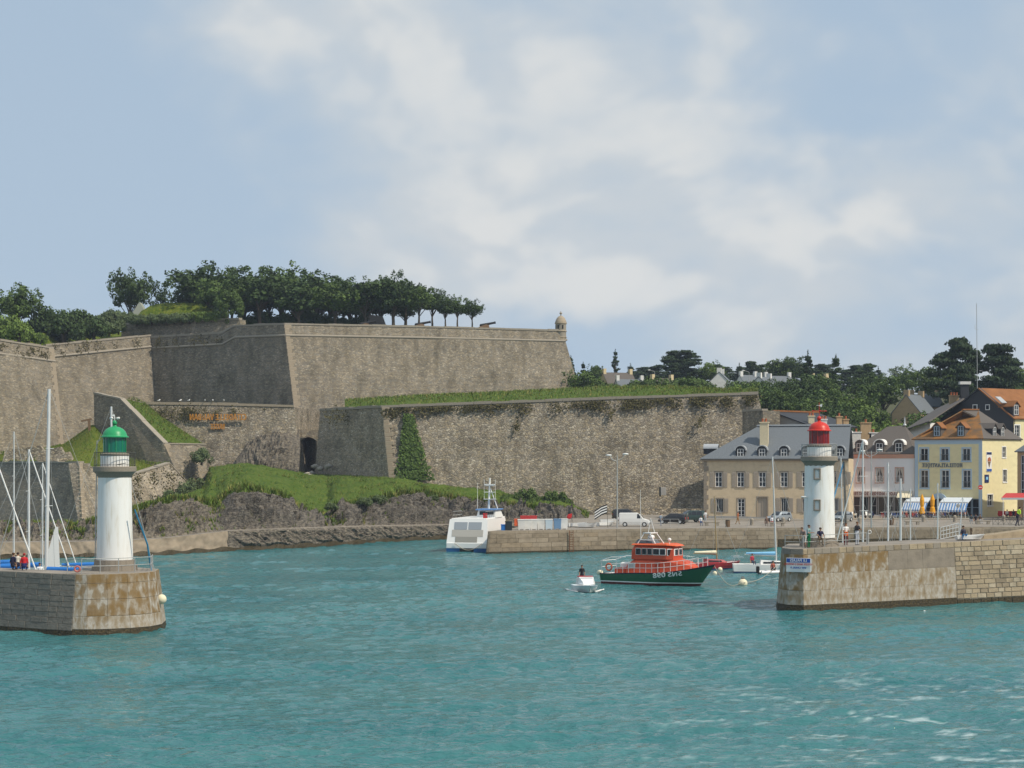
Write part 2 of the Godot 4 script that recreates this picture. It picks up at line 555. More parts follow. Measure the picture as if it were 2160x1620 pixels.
	mk("lichen_slate", Color.WHITE, 0.85, {"tex": lich, "scale": inv(12.0), "over": grain, "over_scale": inv(1.5)})
	mk("orange_roof", Color(0.36, 0.15, 0.05), 0.85, {"tex": grain, "scale": inv(2.5), "over": blotch, "over_scale": inv(9.0)})
	mk("zinc", Color(0.42, 0.44, 0.46), 0.5, {"metal": 0.2})
	mk("terracotta", Color(0.4, 0.13, 0.06), 0.85)
	for w in [["wall_beige", Color(0.62, 0.5, 0.34)], ["wall_white", Color(0.72, 0.71, 0.68)], ["wall_yellow", Color(0.78, 0.7, 0.42)], ["wall_cream", Color(0.7, 0.58, 0.36)], ["wall_pink", Color(0.6, 0.36, 0.27)], ["wall_grey", Color(0.36, 0.35, 0.33)], ["wall_tan", Color(0.46, 0.33, 0.19)], ["wall_bright", Color(0.8, 0.79, 0.76)]]:
		mk(w[0], w[1], 0.9, {"tex": noise_tex(70, 0.012, [[0.0, 0.82], [0.5, 0.95], [1.0, 1.0]], 512, 5), "scale": inv(6.0)})
	mk("stone_trim", Color(0.33, 0.28, 0.22), 0.9, {"tex": grain, "scale": inv(1.5)})
	mk("shutter_taupe", Color(0.36, 0.31, 0.25), 0.7)
	mk("trim_blue", Color(0.4, 0.52, 0.62), 0.7)
	mk("frame_white", Color(0.75, 0.75, 0.74), 0.5)
	mk("frame_grey", Color(0.42, 0.43, 0.43), 0.5)
	mk("curtain", Color(0.55, 0.52, 0.46), 0.9)
	mk("awning_blue", Color(0.1, 0.24, 0.52), 0.85)
	mk("awning_pale", Color(0.62, 0.68, 0.74), 0.85)
	mk("awning_red", Color(0.5, 0.05, 0.05), 0.85)
	mk("awning_cream", Color(0.74, 0.68, 0.5), 0.85)
	mk("parasol", Color(0.72, 0.34, 0.02), 0.85)
	mk("sign_blue", Color(0.02, 0.09, 0.4), 0.5)
	mk("sign_red", Color(0.55, 0.03, 0.03), 0.5)
	mk("bronze_letter", Color(0.55, 0.24, 0.04), 0.6)
	mk("blue_letter", Color(0.05, 0.09, 0.17), 0.6)
	mk("brown_letter", Color(0.17, 0.05, 0.03), 0.6)
	mk("skin_vc", Color.WHITE, 0.8, {"vc": true})
	mk("paint_vc", Color.WHITE, 0.35, {"vc": true})
	mk("cloth_vc", Color.WHITE, 0.9, {"vc": true})




# ---------- camera, sky, sun, water ----------
func make_view() -> void:
	var cam := Camera3D.new()
	cam.name = "camera"
	cam.position = Vector3(0, EYE, 0)
	cam.set_frustum(1620.0 / F, Vector2(0, 172.0 / F), 1.0, 6000.0)
	cam.current = true
	add_child(cam)
	var e := Environment.new()
	e.tonemap_mode = Environment.TONE_MAPPER_LINEAR
	e.tonemap_exposure = 1.06
	e.background_mode = Environment.BG_SKY
	e.background_energy_multiplier = 1.0
	var s := Sky.new()
	var pm := PanoramaSkyMaterial.new()
	pm.panorama = sky_picture()
	s.sky_material = pm
	e.sky = s
	e.sdfgi_enabled = true
	e.ssao_enabled = true
	e.ssil_enabled = true
	e.fog_enabled = true
	e.fog_density = 0.00013
	e.fog_light_color = Color(0.78, 0.84, 0.93)
	var we := WorldEnvironment.new()
	we.name = "environment"
	we.environment = e
	add_child(we)
	var sun := DirectionalLight3D.new()
	sun.name = "sun"
	sun.light_energy = 1.2
	sun.light_color = Color(1.0, 0.955, 0.88)
	sun.light_angular_distance = 0.6
	sun.shadow_enabled = true
	add_child(sun)
	var el := deg_to_rad(49.0)
	var to_sun := Vector3(0.85 * cos(el), sin(el), 0.527 * cos(el))
	sun.look_at_from_position(to_sun * 100.0, Vector3.ZERO)


var cl_a := FastNoiseLite.new()
var cl_b := FastNoiseLite.new()


func sky_color(az: float, el: float) -> Color:
	# az, el in radians; az 0 straight ahead
	var dir := Vector3(sin(az) * cos(el), sin(el) * 1.7, -cos(az) * cos(el))
	var wob := Vector3(cl_b.get_noise_3dv(dir * 3.0), cl_b.get_noise_3dv(dir * 3.0 + Vector3(7, 1, 3)), 0) * 0.05
	var big := cl_a.get_noise_3dv((dir + wob) * 2.3)
	var puff := cl_a.get_noise_3dv((dir + wob * 0.6) * 6.5 + Vector3(3, 9, 1))
	var fine := cl_b.get_noise_3dv((dir + wob) * 17.0)
	var bias := 0.0
	var x := tan(az) * F + 1080.0 if absf(az) < 1.2 else 99999.0
	var y := HORIZON - tan(el) * F
	for b in [[1500, 540, 460, 170, 0.34], [1270, 600, 220, 80, 0.26], [1800, 420, 260, 150, 0.16], [600, 40, 420, 110, 0.30], [1100, 160, 500, 160, 0.12], [250, 450, 330, 230, -0.34], [120, 200, 260, 120, -0.16], [2050, 680, 260, 120, -0.26], [1750, 90, 400, 130, 0.1], [900, 330, 300, 90, -0.12], [2080, 250, 200, 200, -0.1], [1780, 640, 120, 40, 0.16], [760, 480, 200, 120, 0.14]]:
		var q: float = ((x - b[0]) / b[2]) ** 2 + ((y - b[1]) / b[3]) ** 2
		if q < 9.0: bias += b[4] * exp(-q)
	var finer := cl_b.get_noise_3dv(dir * 42.0)
	var cover := smoothstep(-0.3, 0.45, big * 0.75 + puff * 0.33 + fine * 0.15 + finer * 0.05 + bias)
	var h := clampf(el / 0.3, 0.0, 1.0)
	var blue := Color(0.425, 0.535, 0.655).lerp(Color(0.37, 0.48, 0.61), h)
	var c := blue.lerp(Color(0.535, 0.59, 0.635), cover)
	# heaped clouds with firmer edges, paler where they face the sun
	var heap := puff * 0.5 + fine * 0.2 + finer * 0.08 + big * 0.55 + bias * 1.3
	var lit := cl_a.get_noise_3dv((dir + wob * 0.6 + Vector3(0.03, 0.05, 0)) * 6.5 + Vector3(3, 9, 1)) + 0.6 * cl_b.get_noise_3dv((dir + wob + Vector3(0.008, 0.014, 0)) * 17.0)
	var shade := smoothstep(-0.25, 0.3, (puff + 0.6 * fine) - lit)
	var edge := smoothstep(-0.05, 0.6, heap)
	c = c.lerp(Color(0.57, 0.61, 0.645).lerp(Color(0.7, 0.71, 0.705), shade), edge * 0.85)
	return c


func sky_picture() -> ImageTexture:
	cl_a.seed = 14
	cl_a.noise_type = FastNoiseLite.TYPE_SIMPLEX_SMOOTH
	cl_a.frequency = 1.0
	cl_a.fractal_octaves = 5
	cl_b.seed = 25
	cl_b.noise_type = FastNoiseLite.TYPE_SIMPLEX_SMOOTH
	cl_b.frequency = 1.0
	cl_b.fractal_octaves = 4
	var low := Image.create(512, 256, false, Image.FORMAT_RGBF)
	for y in 256:
		for x in 512:
			var az := (x + 0.5) / 512.0 * TAU
			if az > PI: az -= TAU
			low.set_pixel(x, y, sky_color(az, PI / 2 - (y + 0.5) / 256.0 * PI))
	low.resize(4096, 2048, Image.INTERPOLATE_CUBIC)
	# the part in view is worked out finer
	for y in range(800, 1030):
		for x in range(-260, 260):
			low.set_pixel(posmod(x, 4096), y, sky_color((x + 0.5) / 4096.0 * TAU, PI / 2 - (y + 0.5) / 2048.0 * PI))
	return ImageTexture.create_from_image(low)


func make_water() -> void:
	var hw := height_tex(81, 0.02, 512, 4)
	var m := mk("water", Color.WHITE, 0.09, {"vc": true, "bump": hw, "relief": 13.0, "scale": Vector3(0.11, 0.11, 0.3), "spec": 0.33})
	var sw := FastNoiseLite.new()
	sw.seed = 5; sw.frequency = 1.0; sw.fractal_octaves = 3
	var fo := FastNoiseLite.new()
	fo.seed = 9; fo.frequency = 1.0; fo.fractal_octaves = 4
	var rows := []
	var cols := PackedColorArray()
	var nx := 300
	var d := 50.0
	var tones := FastNoiseLite.new()
	tones.seed = 19; tones.frequency = 1.0; tones.fractal_octaves = 3
	while d < 345.0:
		var r := PackedVector3Array()
		var half := 0.33 * d + 14.0
		for i in nx + 1:
			var x := lerpf(-half, half, float(i) / nx)
			var fade := smoothstep(0.0, 4.0, d - 50.0) * smoothstep(0.0, 6.0, 345.0 - d) * smoothstep(0.0, 3.0, half - absf(x))
			var lane := 0.55 + 0.9 * smoothstep(-0.3, 0.35, tones.get_noise_2d(x * 0.02 + 9.0, d * 0.06))
			var h := lane * (sw.get_noise_2d(x * 0.16, d * 0.42) * 0.2 + sw.get_noise_2d(x * 0.55 + 40.0, d * 1.1) * 0.11) * fade
			r.append(Vector3(x, h, -d))
			# foam: the churned wake close to the ferry, on the town side
			var zone := smoothstep(118.0, 76.0, d) * smoothstep(0.06, 0.26, x / d + 0.06)
			var lace := fo.get_noise_2d(x * 0.16, d * 0.34)
			var fil := 1.0 - absf(fo.get_noise_2d(x * 0.22 + 11.0, d * 0.75)) * 7.0
			var foam := clampf((fil + lace * 1.3 - 0.72) * 1.5, 0.0, 1.0) * zone
			var t := tones.get_noise_2d(x * 0.035, d * 0.05)
			cols.append(Color(0.036 * (1.0 + 0.6 * t), 0.153 * (1.0 + 0.22 * t), 0.163 * (1.0 + 0.18 * t)).lerp(Color(0.55, 0.66, 0.66), foam * 0.7))
		rows.append(r)
		d *= 1.0036
	var o := setting("water", grid_mesh(rows, cols), m)
	var g := Geo.new()
	var ld: float = -rows[-1][0].z
	var a := 0.33 * 50.0 + 14.0
	var b: float = 0.33 * ld + 14.0
	for s in [-1.0, 1.0]:
		g.quad_out(Vector3(s * a, 0, -50), Vector3(s * b, 0, -ld), Vector3(s * 900, 0, -ld), Vector3(s * 900, 0, -50), Vector3.UP)
	g.quad_out(Vector3(-900, 0, -50), Vector3(900, 0, -50), Vector3(900, 0, 500), Vector3(-900, 0, 500), Vector3.UP)
	g.quad_out(Vector3(-900, 0, -ld), Vector3(900, 0, -ld), Vector3(900, 0, -420), Vector3(-900, 0, -420), Vector3.UP)
	g.c.fill(Color(0.036, 0.153, 0.163))
	part(o, "open_water", g, m)


# ---------- masonry ----------
func block_geo(p: Array, inward: Vector3, depth: float, ch: float) -> Geo:  # p: four front corners in order; chamfered front
	var g := Geo.new()
	var m: Vector3 = (p[0] + p[1] + p[2] + p[3]) / 4.0
	var front := []
	var mid := []
	var back := []
	for q in p:
		front.append(q + (m - q).normalized() * ch * 1.4)
		mid.append(q + inward * ch)
		back.append(q + inward * depth)
	g.loft([front, mid, back], true, false)
	return g


func masonry(parent: Node3D, tl: Vector3, tr: Vector3, bl: Vector3, br: Vector3, vs: Array, length: float, mats: Array, o := {}) -> void:
	# vs: heights of the joints from the top (0) to the bottom (1); mats: one material list a course
	var out: Vector3 = ((tr - tl).cross(tl - bl)).normalized()
	var gap: float = o.get("gap", 0.015)
	var proud: float = o.get("proud", 0.02)
	var ch: float = o.get("chamfer", 0.025)
	var called: String = o.get("called", "stone_block")
	var flat: float = o.get("flat", 0.35)
	for j in vs.size() - 1:
		var v0: float = vs[j]
		var v1: float = vs[j + 1]
		var w := tl.lerp(bl, v0).distance_to(tr.lerp(br, v0))
		var h := tl.distance_to(bl)
		var cuts := [0.0]
		var s := length * rr(0.45, 1.0)
		while s < w - length * 0.4:
			cuts.append(s / w)
			s += length * rr(1.0 - flat, 1.0 + flat)
		cuts.append(1.0)
		for i in cuts.size() - 1:
			var u0: float = cuts[i] + gap / w * 0.5
			var u1: float = cuts[i + 1] - gap / w * 0.5
			var e0 := v0 + gap / h * 0.5
			var e1 := v1 - gap / h * 0.5
			var off := out * rr(0.0, proud)
			var c := []
			for q in [[u0, e0], [u1, e0], [u1, e1], [u0, e1]]:
				c.append(tl.lerp(tr, q[0]).lerp(bl.lerp(br, q[0]), q[1]) + off)
			var ml: Array = mats[mini(j, mats.size() - 1)]
			wpart(parent, called, block_geo(c, -out, 0.22 + proud, ch), M[ml[rng.randi() % ml.size()]])


func grow(pts: Array, by: float) -> Array:  # plan polygon (Vector3, heights kept) moved outwards
	var r := []
	var area := 0.0
	for i in pts.size():
		var a: Vector3 = pts[i]
		var b: Vector3 = pts[(i + 1) % pts.size()]
		area += a.x * b.z - b.x * a.z
	var s := 1.0 if area > 0.0 else -1.0
	for i in pts.size():
		var a: Vector3 = pts[posmod(i - 1, pts.size())]
		var b: Vector3 = pts[i]
		var c: Vector3 = pts[(i + 1) % pts.size()]
		var n1 := Vector3(b.z - a.z, 0, a.x - b.x).normalized() * s
		var n2 := Vector3(c.z - b.z, 0, b.x - c.x).normalized() * s
		var n := (n1 + n2).normalized()
		r.append(b + n * by / maxf(0.35, n.dot(n1)))
	return r


func solid(top: Array, bottom: Array, g := Geo.new()) -> Geo:
	g.loft([bottom, top], false, false)
	var p := PackedVector2Array()
	for q in top:
		p.append(Vector2(q.x, q.z))
	var ids := Geometry2D.triangulate_polygon(p)
	for i in range(0, ids.size(), 3):
		var a: Vector3 = top[ids[i]]
		var b: Vector3 = top[ids[i + 1]]
		var c: Vector3 = top[ids[i + 2]]
		if (c - a).cross(b - a).y < 0.0: g.tri(a, c, b)
		else: g.tri(a, b, c)
	return g


func lower(pts: Array, y: float) -> Array:
	var r := []
	for q in pts:
		r.append(Vector3(q.x, y, q.z))
	return r


func make_jetties() -> void:
	rng.seed = 101
	# jetty under the green light
	var y0 := 3.84
	var top := [up(-160, 129.3, y0), up(110, 122.0, y0), up(160, 121.0, y0), up(185, 120.9, y0), up(225, 121.2, y0), up(268, 121.9, y0), up(305, 123.0, y0), up(327, 124.6, y0), up(335, 127.5, y0), up(250, 131.0, y0), up(180, 129.5, y0), up(150, 124.8, y0), up(-160, 133.0, y0)]
	var bot := lower(grow(top, 0.62), -1.0)
	var t := thing("jetty", "stone jetty head stained ochre that carries the green-topped lighthouse", "jetty", lower([top[4]], 0.0)[0])
	wpart(t, "core", solid(grow(top, -0.04), lower(grow(bot, -0.04), -1.0)), M.mortar)
	var deck := Geo.new()
	solid(lower(grow(top, -0.06), y0 + 0.004), lower(grow(top, -0.06), y0 - 0.12), deck)
	wpart(t, "paving", deck, M.paving)
	var hv := 4.84
	var big := [0.0, 0.12, 0.33, 0.55, 0.72, 1.0]
	var small := [0.0]
	for k in 9: small.append(0.075 + 0.072 * k)
	small.append_array([0.74, 1.0])
	for i in 8:
		if i < 2:
			var sm := []
			for k in small.size() - 2: sm.append(["jetty_grey"])
			sm.append(["weed"])
			masonry(t, top[i], top[i + 1], bot[i], bot[i + 1], small, 1.3, sm, {"proud": 0.03})
		else:
			masonry(t, top[i], top[i + 1], bot[i], bot[i + 1], big, 3.2, [["jetty_ochre"], ["jetty_ochre"], ["jetty_pale", "jetty_ochre"], ["jetty_pale"], ["weed"]], {"proud": 0.012, "gap": 0.014, "chamfer": 0.015})
	# jetty under the red light
	var ya := 4.6
	top = [up(1662, 150.0, ya), up(1649, 144.0, ya), up(1652, 142.2, ya), up(1668, 140.9, ya), up(1694, 140.4, ya), up(2012, 147.6, 4.84), up(2420, 157.6, 5.1), up(2420, 166.0, 5.1), up(1800, 152.5, ya)]
	bot = lower(grow(top, 0.5), -1.0)
	t = thing("jetty", "long jetty of rendered and coursed stone that carries the red-topped lighthouse", "jetty", lower([top[4]], 0.0)[0])
	wpart(t, "core", solid(grow(top, -0.04), grow(bot, -0.04)), M.mortar)
	var g := Geo.new()
	var inner := grow(top, -0.06)
	for i in inner.size(): inner[i].y += 0.004
	var under := grow(top, -0.06)
	for i in under.size(): under[i].y -= 0.12
	solid(inner, under, g)
	wpart(t, "paving", g, M.paving)
	var vs := [0.0, 0.075, 0.33, 0.55, 0.74, 1.0]
	var mr := [["jetty_stone_b", "granite"], ["jetty_ochre"], ["jetty_pale"], ["jetty_pale"], ["weed"]]
	masonry(t, top[0], top[1], bot[0], bot[1], vs, 2.5, [["jetty_grey"], ["jetty_ochre"], ["jetty_grey"], ["jetty_grey"], ["weed"]], {"gap": 0.02})
	for i in [1, 2, 3]: masonry(t, top[i], top[i + 1], bot[i], bot[i + 1], vs, 3.0, [["jetty_grey"], ["jetty_ochre"], ["jetty_ochre"], ["jetty_pale"], ["weed"]], {"gap": 0.01, "chamfer": 0.01})
	top = top.slice(2)
	bot = bot.slice(2)
	masonry(t, top[2], top[3], bot[2], bot[3], [0.0, 0.075], 0.75, [["jetty_stone_b", "granite", "jetty_stone"]], {"gap": 0.02, "called": "coping_stone", "flat": 0.12})
	var l := 0.55
	masonry(t, top[2], top[2].lerp(top[3], l), bot[2], bot[2].lerp(bot[3], l), vs.slice(1), 2.1, mr.slice(1), {"gap": 0.008, "proud": 0.008, "chamfer": 0.01})
	masonry(t, top[2].lerp(top[3], l), top[3], bot[2].lerp(bot[3], l), bot[3], vs.slice(1), 2.3, [["jetty_render"], ["jetty_pale"], ["jetty_pale"], ["weed"]], {"gap": 0.008, "proud": 0.008, "chamfer": 0.01})
	var rows := [0.0]
	for k in 11: rows.append(0.075 + 0.062 * k)
	rows.append(0.76)
	rows.append(1.0)
	var rm := [["jetty_stone_c", "jetty_stone"]]
	for k in 11: rm.append(["jetty_stone", "jetty_stone_b", "jetty_stone_c", "jetty_stone"])
	rm.append(["weed"])
	masonry(t, top[3], top[4], bot[3], bot[4], rows, 0.95, rm, {"gap": 0.04, "proud": 0.045, "chamfer": 0.03})
	# ramp wall on top of the jetty
	g = Geo.new()
	var ra := up(2030, 152.0, 4.8)
	var rb := up(2420, 164.0, 4.9)
	g.hexa([ra + Vector3(0, 0.0, 0), rb, rb + Vector3(0, 0, -2.0), ra + Vector3(0, 0, -2), ra + Vector3(0, 0.12, 0), rb + Vector3(0, 1.7, 0), rb + Vector3(0, 1.7, -2), ra + Vector3(0, 0.12, -2)])
	solo("ramp", "sloping stone ramp wall on top of the red light's jetty", "ramp", g, M.jetty_stone, "", ra)


func railing(called: String, label: String, pts: Array, h: float, rails: Array, m: Material, step := 1.6) -> Node3D:
	var t := thing(called, label, "railing", pts[0])
	for i in pts.size() - 1:
		var a: Vector3 = pts[i]
		var b: Vector3 = pts[i + 1]
		for r in rails:
			var g := Geo.new()
			g.tube(a + Vector3(0, r * h, 0), b + Vector3(0, r * h, 0), 0.025, 0.025, 6)
			wpart(t, "rail", g, m)
		var n := maxi(1, roundi(a.distance_to(b) / step))
		for k in n + (1 if i == pts.size() - 2 else 0):
			var p := a.lerp(b, float(k) / n)
			var g := Geo.new()
			g.tube(p, p + Vector3(0, h, 0), 0.03, 0.03, 6)
			wpart(t, "post", g, m)
	return t


func lighthouse(where: Vector3, hue: String, label: String, facets: int, windows: bool) -> Node3D:
	var t := thing("lighthouse", label, "lighthouse", where)
	var paint: Material = M[hue + "_paint"]
	# plinth: two rings of granite blocks
	for ringy in [[0.0, 0.34, 1.5], [0.34, 0.72, 1.36]]:
		var nb := 12
		for i in nb:
			var g := Geo.new()
			var a0 := TAU * (i + (0.5 if ringy[0] > 0 else 0.0)) / nb + 0.006
			var a1 := TAU * (i + 1 + (0.5 if ringy[0] > 0 else 0.0)) / nb - 0.006
			var lo := []
			var hi := []
			var R: float = ringy[2]
			for q in [[a0, R], [(a0 + a1) / 2, R], [a1, R], [a1, 0.5], [a0, 0.5]]:
				lo.append(Vector3(cos(q[0]) * q[1], ringy[0], sin(q[0]) * q[1]))
				hi.append(Vector3(cos(q[0]) * (q[1] - (0.02 if q[1] > 1 else 0.0)), ringy[1] - 0.008, sin(q[0]) * (q[1] - (0.02 if q[1] > 1 else 0.0))))
			g.loft([lo, hi])
			part(t, "plinth_block", g, M.granite)
	var s := Geo.new()
	s.lathe([Vector2(1.2, 0.72), Vector2(1.17, 2.0), Vector2(1.12, 4.6), Vector2(1.09, 6.2), Vector2(1.09, 6.25)], 48)
	part(t, "shaft", s, M.white_paint)
	var cg := Geo.new()
	cg.lathe([Vector2(1.09, 6.15), Vector2(1.12, 6.22), Vector2(1.2, 6.38), Vector2(1.33, 6.5), Vector2(1.42, 6.56), Vector2(1.42, 6.86), Vector2(1.38, 6.9), Vector2(0.5, 6.9)], facets, Vector3.ZERO, Basis(Vector3.UP, PI / 8), 0.75 if facets > 12 else 1.1)
	part(t, "gallery", cg, M.granite)
	var dr := Geo.new()
	dr.lathe([Vector2(0.93, 6.9), Vector2(0.93, 7.6)], 40)
	part(t, "lantern_drum", dr, M.white_paint)
	var bd := Geo.new()
	bd.lathe([Vector2(0.93, 7.6), Vector2(0.96, 7.62), Vector2(0.96, 7.74), Vector2(0.7, 7.8)], 40)
	part(t, "lantern_band", bd, M.granite)
	for i in 10:  # glazing, one pane between two bars
		var a0 := TAU * i / 10.0
		var a1 := TAU * (i + 1) / 10.0
		var p := Geo.new()
		var lo := []
		var hi := []
		for q in [[a0, 0.73], [(a0 + a1) / 2, 0.735], [a1, 0.73], [a1, 0.66], [a0, 0.66]]:
			lo.append(Vector3(cos(q[0]) * q[1], 7.78, sin(q[0]) * q[1]))
			hi.append(Vector3(cos(q[0]) * q[1], 8.84, sin(q[0]) * q[1]))
		p.loft([lo, hi])
		part(t, "pane", p, M[hue + "_glass"])
		var b := Geo.new()
		b.tube(Vector3(cos(a0) * 0.745, 7.76, sin(a0) * 0.745), Vector3(cos(a0) * 0.745, 8.86, sin(a0) * 0.745), 0.022, 0.022, 6)
		part(t, "glazing_bar", b, paint)
	var dm := Geo.new()
	dm.lathe([Vector2(0.7, 8.84), Vector2(0.92, 8.82), Vector2(0.92, 8.88), Vector2(0.82, 8.92), Vector2(0.8, 9.0), Vector2(0.72, 9.2), Vector2(0.56, 9.38), Vector2(0.34, 9.5), Vector2(0.14, 9.55), Vector2(0.11, 9.62), Vector2(0.14, 9.66)], 36)
	part(t, "dome", dm, paint)
	var bl := Geo.new()
	bl.ball(Vector3(0, 9.8, 0), Vector3(0.17, 0.17, 0.17), 16)
	part(t, "ball_finial", bl, paint)
	var vane := Geo.new()
	if hue == "red":
		vane.tube(Vector3(0, 9.9, 0), Vector3(0, 11.0, 0), 0.025, 0.02, 6)
		vane.tube(Vector3(-0.5, 10.35, 0), Vector3(0.5, 10.35, 0), 0.025, 0.025, 6)
		vane.tube(Vector3(0, 10.35, -0.5), Vector3(0, 10.35, 0.5), 0.025, 0.025, 6)
		for q in [Vector3(-0.5, 10.35, 0), Vector3(0.5, 10.35, 0), Vector3(0, 10.35, 0.5)]: vane.ball(q, Vector3(0.06, 0.06, 0.06), 8)
		part(t, "weather_vane", vane, M.red_paint)
		vane = Geo.new()
		vane.prism([Vector2(0.02, 10.72), Vector2(0.2, 10.66), Vector2(0.24, 10.9), Vector2(0.05, 10.84)], -0.01, 0.01)
		vane.tube(Vector3(-0.2, 10.78, 0), Vector3(0.1, 10.78, 0), 0.02, 0.02, 6)
		part(t, "wind_arrow", vane, M.alloy)
	else:
		vane.tube(Vector3(0, 9.9, 0), Vector3(0, 10.25, 0), 0.03, 0.02, 6)
		for a in 4:
			var d := Vector3(cos(a * PI / 2 + 0.4), 0, sin(a * PI / 2 + 0.4))
			vane.tube(Vector3(0, 10.1, 0), Vector3(0, 10.1, 0) + d * 0.3, 0.015, 0.015, 5)
			vane.ball(Vector3(0, 10.1, 0) + d * 0.32, Vector3(0.08, 0.08, 0.08), 8)
		vane.box(Vector3(-0.1, 10.28, 0), Vector3(0.2, 0.12, 0.06))
		part(t, "anemometer", vane, M.white_paint)
	# railing round the gallery
	var rm: Material = M.rail_dark if hue == "green" else M.rail_grey
	var nb := 44
	for hy in [7.0, 7.82]:
		var r := Geo.new()
		for i in nb:
			var a0 := TAU * i / nb
			var a1 := TAU * (i + 1) / nb
			r.tube(Vector3(cos(a0) * 1.34, hy, sin(a0) * 1.34), Vector3(cos(a1) * 1.34, hy, sin(a1) * 1.34), 0.02, 0.02, 5, false)
		part(t, "gallery_rail", r, rm)
	for i in nb:
		var a := TAU * i / nb
		var r := Geo.new()
		r.tube(Vector3(cos(a) * 1.34, 6.88, sin(a) * 1.34), Vector3(cos(a) * 1.34, 7.82, sin(a) * 1.34), 0.012, 0.012, 4, false)
		part(t, "baluster", r, rm)
	if windows:
		for wy in [3.2, 5.55]:
			var w := Node3D.new()
			w.name = "window"
			t.add_child(w, true)
			var ang := deg_to_rad(-17.0)
			w.rotation.y = ang
			var rad: float = 1.2 - wy * 0.018
			w.position = Vector3(sin(ang) * rad, wy, cos(ang) * rad)
			var f := Geo.new()
			for q in [[Vector3(-0.22, 0, 0), Vector3(0.1, 0.86, 0.22)], [Vector3(0.22, 0, 0), Vector3(0.1, 0.86, 0.22)], [Vector3(0, 0.38, 0), Vector3(0.34, 0.1, 0.22)], [Vector3(0, -0.38, 0.01), Vector3(0.36, 0.1, 0.24)]]:
				f.cbox(q[0], q[1], 0.012)
			part(w, "surround", f, M.granite)
			var p := Geo.new()
			p.box(Vector3(0, 0, -0.05), Vector3(0.34, 0.66, 0.03))
			part(w, "pane", p, M.dark_glass)
			var fr := Geo.new()
			fr.box(Vector3(-0.13, 0, -0.02), Vector3(0.07, 0.64, 0.05))
			part(w, "frame", fr, M.frame_white)
		var lm := Geo.new()
		lm.tube(Vector3(-1.05, 3.75, 0.5), Vector3(-1.28, 3.85, 0.7), 0.025, 0.025, 6)
		lm.cbox(Vector3(-1.3, 3.82, 0.72), Vector3(0.38, 0.12, 0.2), 0.04)
		part(t, "wall_lamp", lm, M.alloy)
	else:
		var pl := Geo.new()
		pl.tube(Vector3(-1.24, 0.5, 0.3), Vector3(-1.12, 8.6, 0.25), 0.035, 0.035, 6)
		for k in 9: pl.tube(Vector3(-1.24 + 0.012 * k, 0.8 + 0.65 * k, 0.3), Vector3(-1.05, 0.8 + 0.65 * k, 0.25), 0.02, 0.02, 5)
		pl.bar(Vector3(-1.14, 8.55, 0.25), Vector3(-0.7, 8.75, 0.2), 0.04, 0.04)
		part(t, "conduit", pl, M.rail_grey)
		var ar := Geo.new()
		ar.bar(Vector3(0.35, 7.0, 1.25), Vector3(0.95, 7.12, 1.0), 0.04, 0.05)
		part(t, "bracket", ar, M.rail_dark)
	return t


func make_lights() -> void:
	lighthouse(up(242, 125.6, 3.844), "green", "white round lighthouse with green dome and green lantern", 40, false)
	lighthouse(up(1728, 144.2, 4.604), "red", "white round lighthouse with red dome and red lantern", 16, true)
	# railings on the jetty heads
	var y := 3.844
	railing("pipe_railing", "grey pipe railing round the foot of the green-topped lighthouse", [up(142, 122.0, y), up(172, 121.6, y), up(250, 122.5, y), up(318, 124.4, y), up(322, 127.5, y)], 0.95, [0.5, 1.0], M.rail_grey, 1.5)
	var g := Geo.new()
	g.tube(up(284, 124.6, 7.9), up(311, 124.9, 5.6), 0.05, 0.06, 8)
	g.tube(up(311, 124.9, 5.6), up(319, 125.2, 3.84), 0.06, 0.06, 8)
	solo("blue_pole", "slanting blue steel pole beside the green-topped lighthouse", "pole", g, mk("pole_blue", Color(0.02, 0.17, 0.3), 0.5), "", up(319, 125.2, 3.84))
	y = 4.604
	railing("pipe_railing", "pale pipe railing in front of the red-topped lighthouse", [up(1656, 142.3, y), up(1694, 141.3, y), up(1828, 144.6, y + 0.1)], 0.95, [0.5, 1.0], M.rail_grey, 2.2)
	# lifebuoy hung on the railing by the green light
	g = Geo.new()
	g.ring(up(163, 121.6, 4.15), 0.17, 0.06, Basis(), 14, 6)
	solo("lifebuoy", "faded red lifebuoy hung on the railing by the green lighthouse", "lifebuoy", g, mk("faded_red", Color(0.5, 0.16, 0.14), 0.7), "", up(163, 121.6, 3.9))
	speed_sign()


func letters(parent: Node3D, called: String, words: String, where: Vector3, b: Basis, height: float, m: Material, depth := 0.02, wide := 1.0, serif := false) -> void:
	# the photograph is mirrored, so the writing is turned round and read from behind
	var tm := TextMesh.new()
	var f := SystemFont.new()
	f.font_names = PackedStringArray(["Droid Serif" if serif else "Droid Sans"])
	f.font_weight = 650
	tm.font = f
	tm.text = words
	tm.font_size = 64
	tm.pixel_size = height / 46.0
	tm.depth = depth
	var o := MeshInstance3D.new()
	o.name = called
	o.mesh = tm
	o.material_override = m
	parent.add_child(o, true)
	o.transform = Transform3D(Basis(-b.x * wide, b.y, -b.z), where)


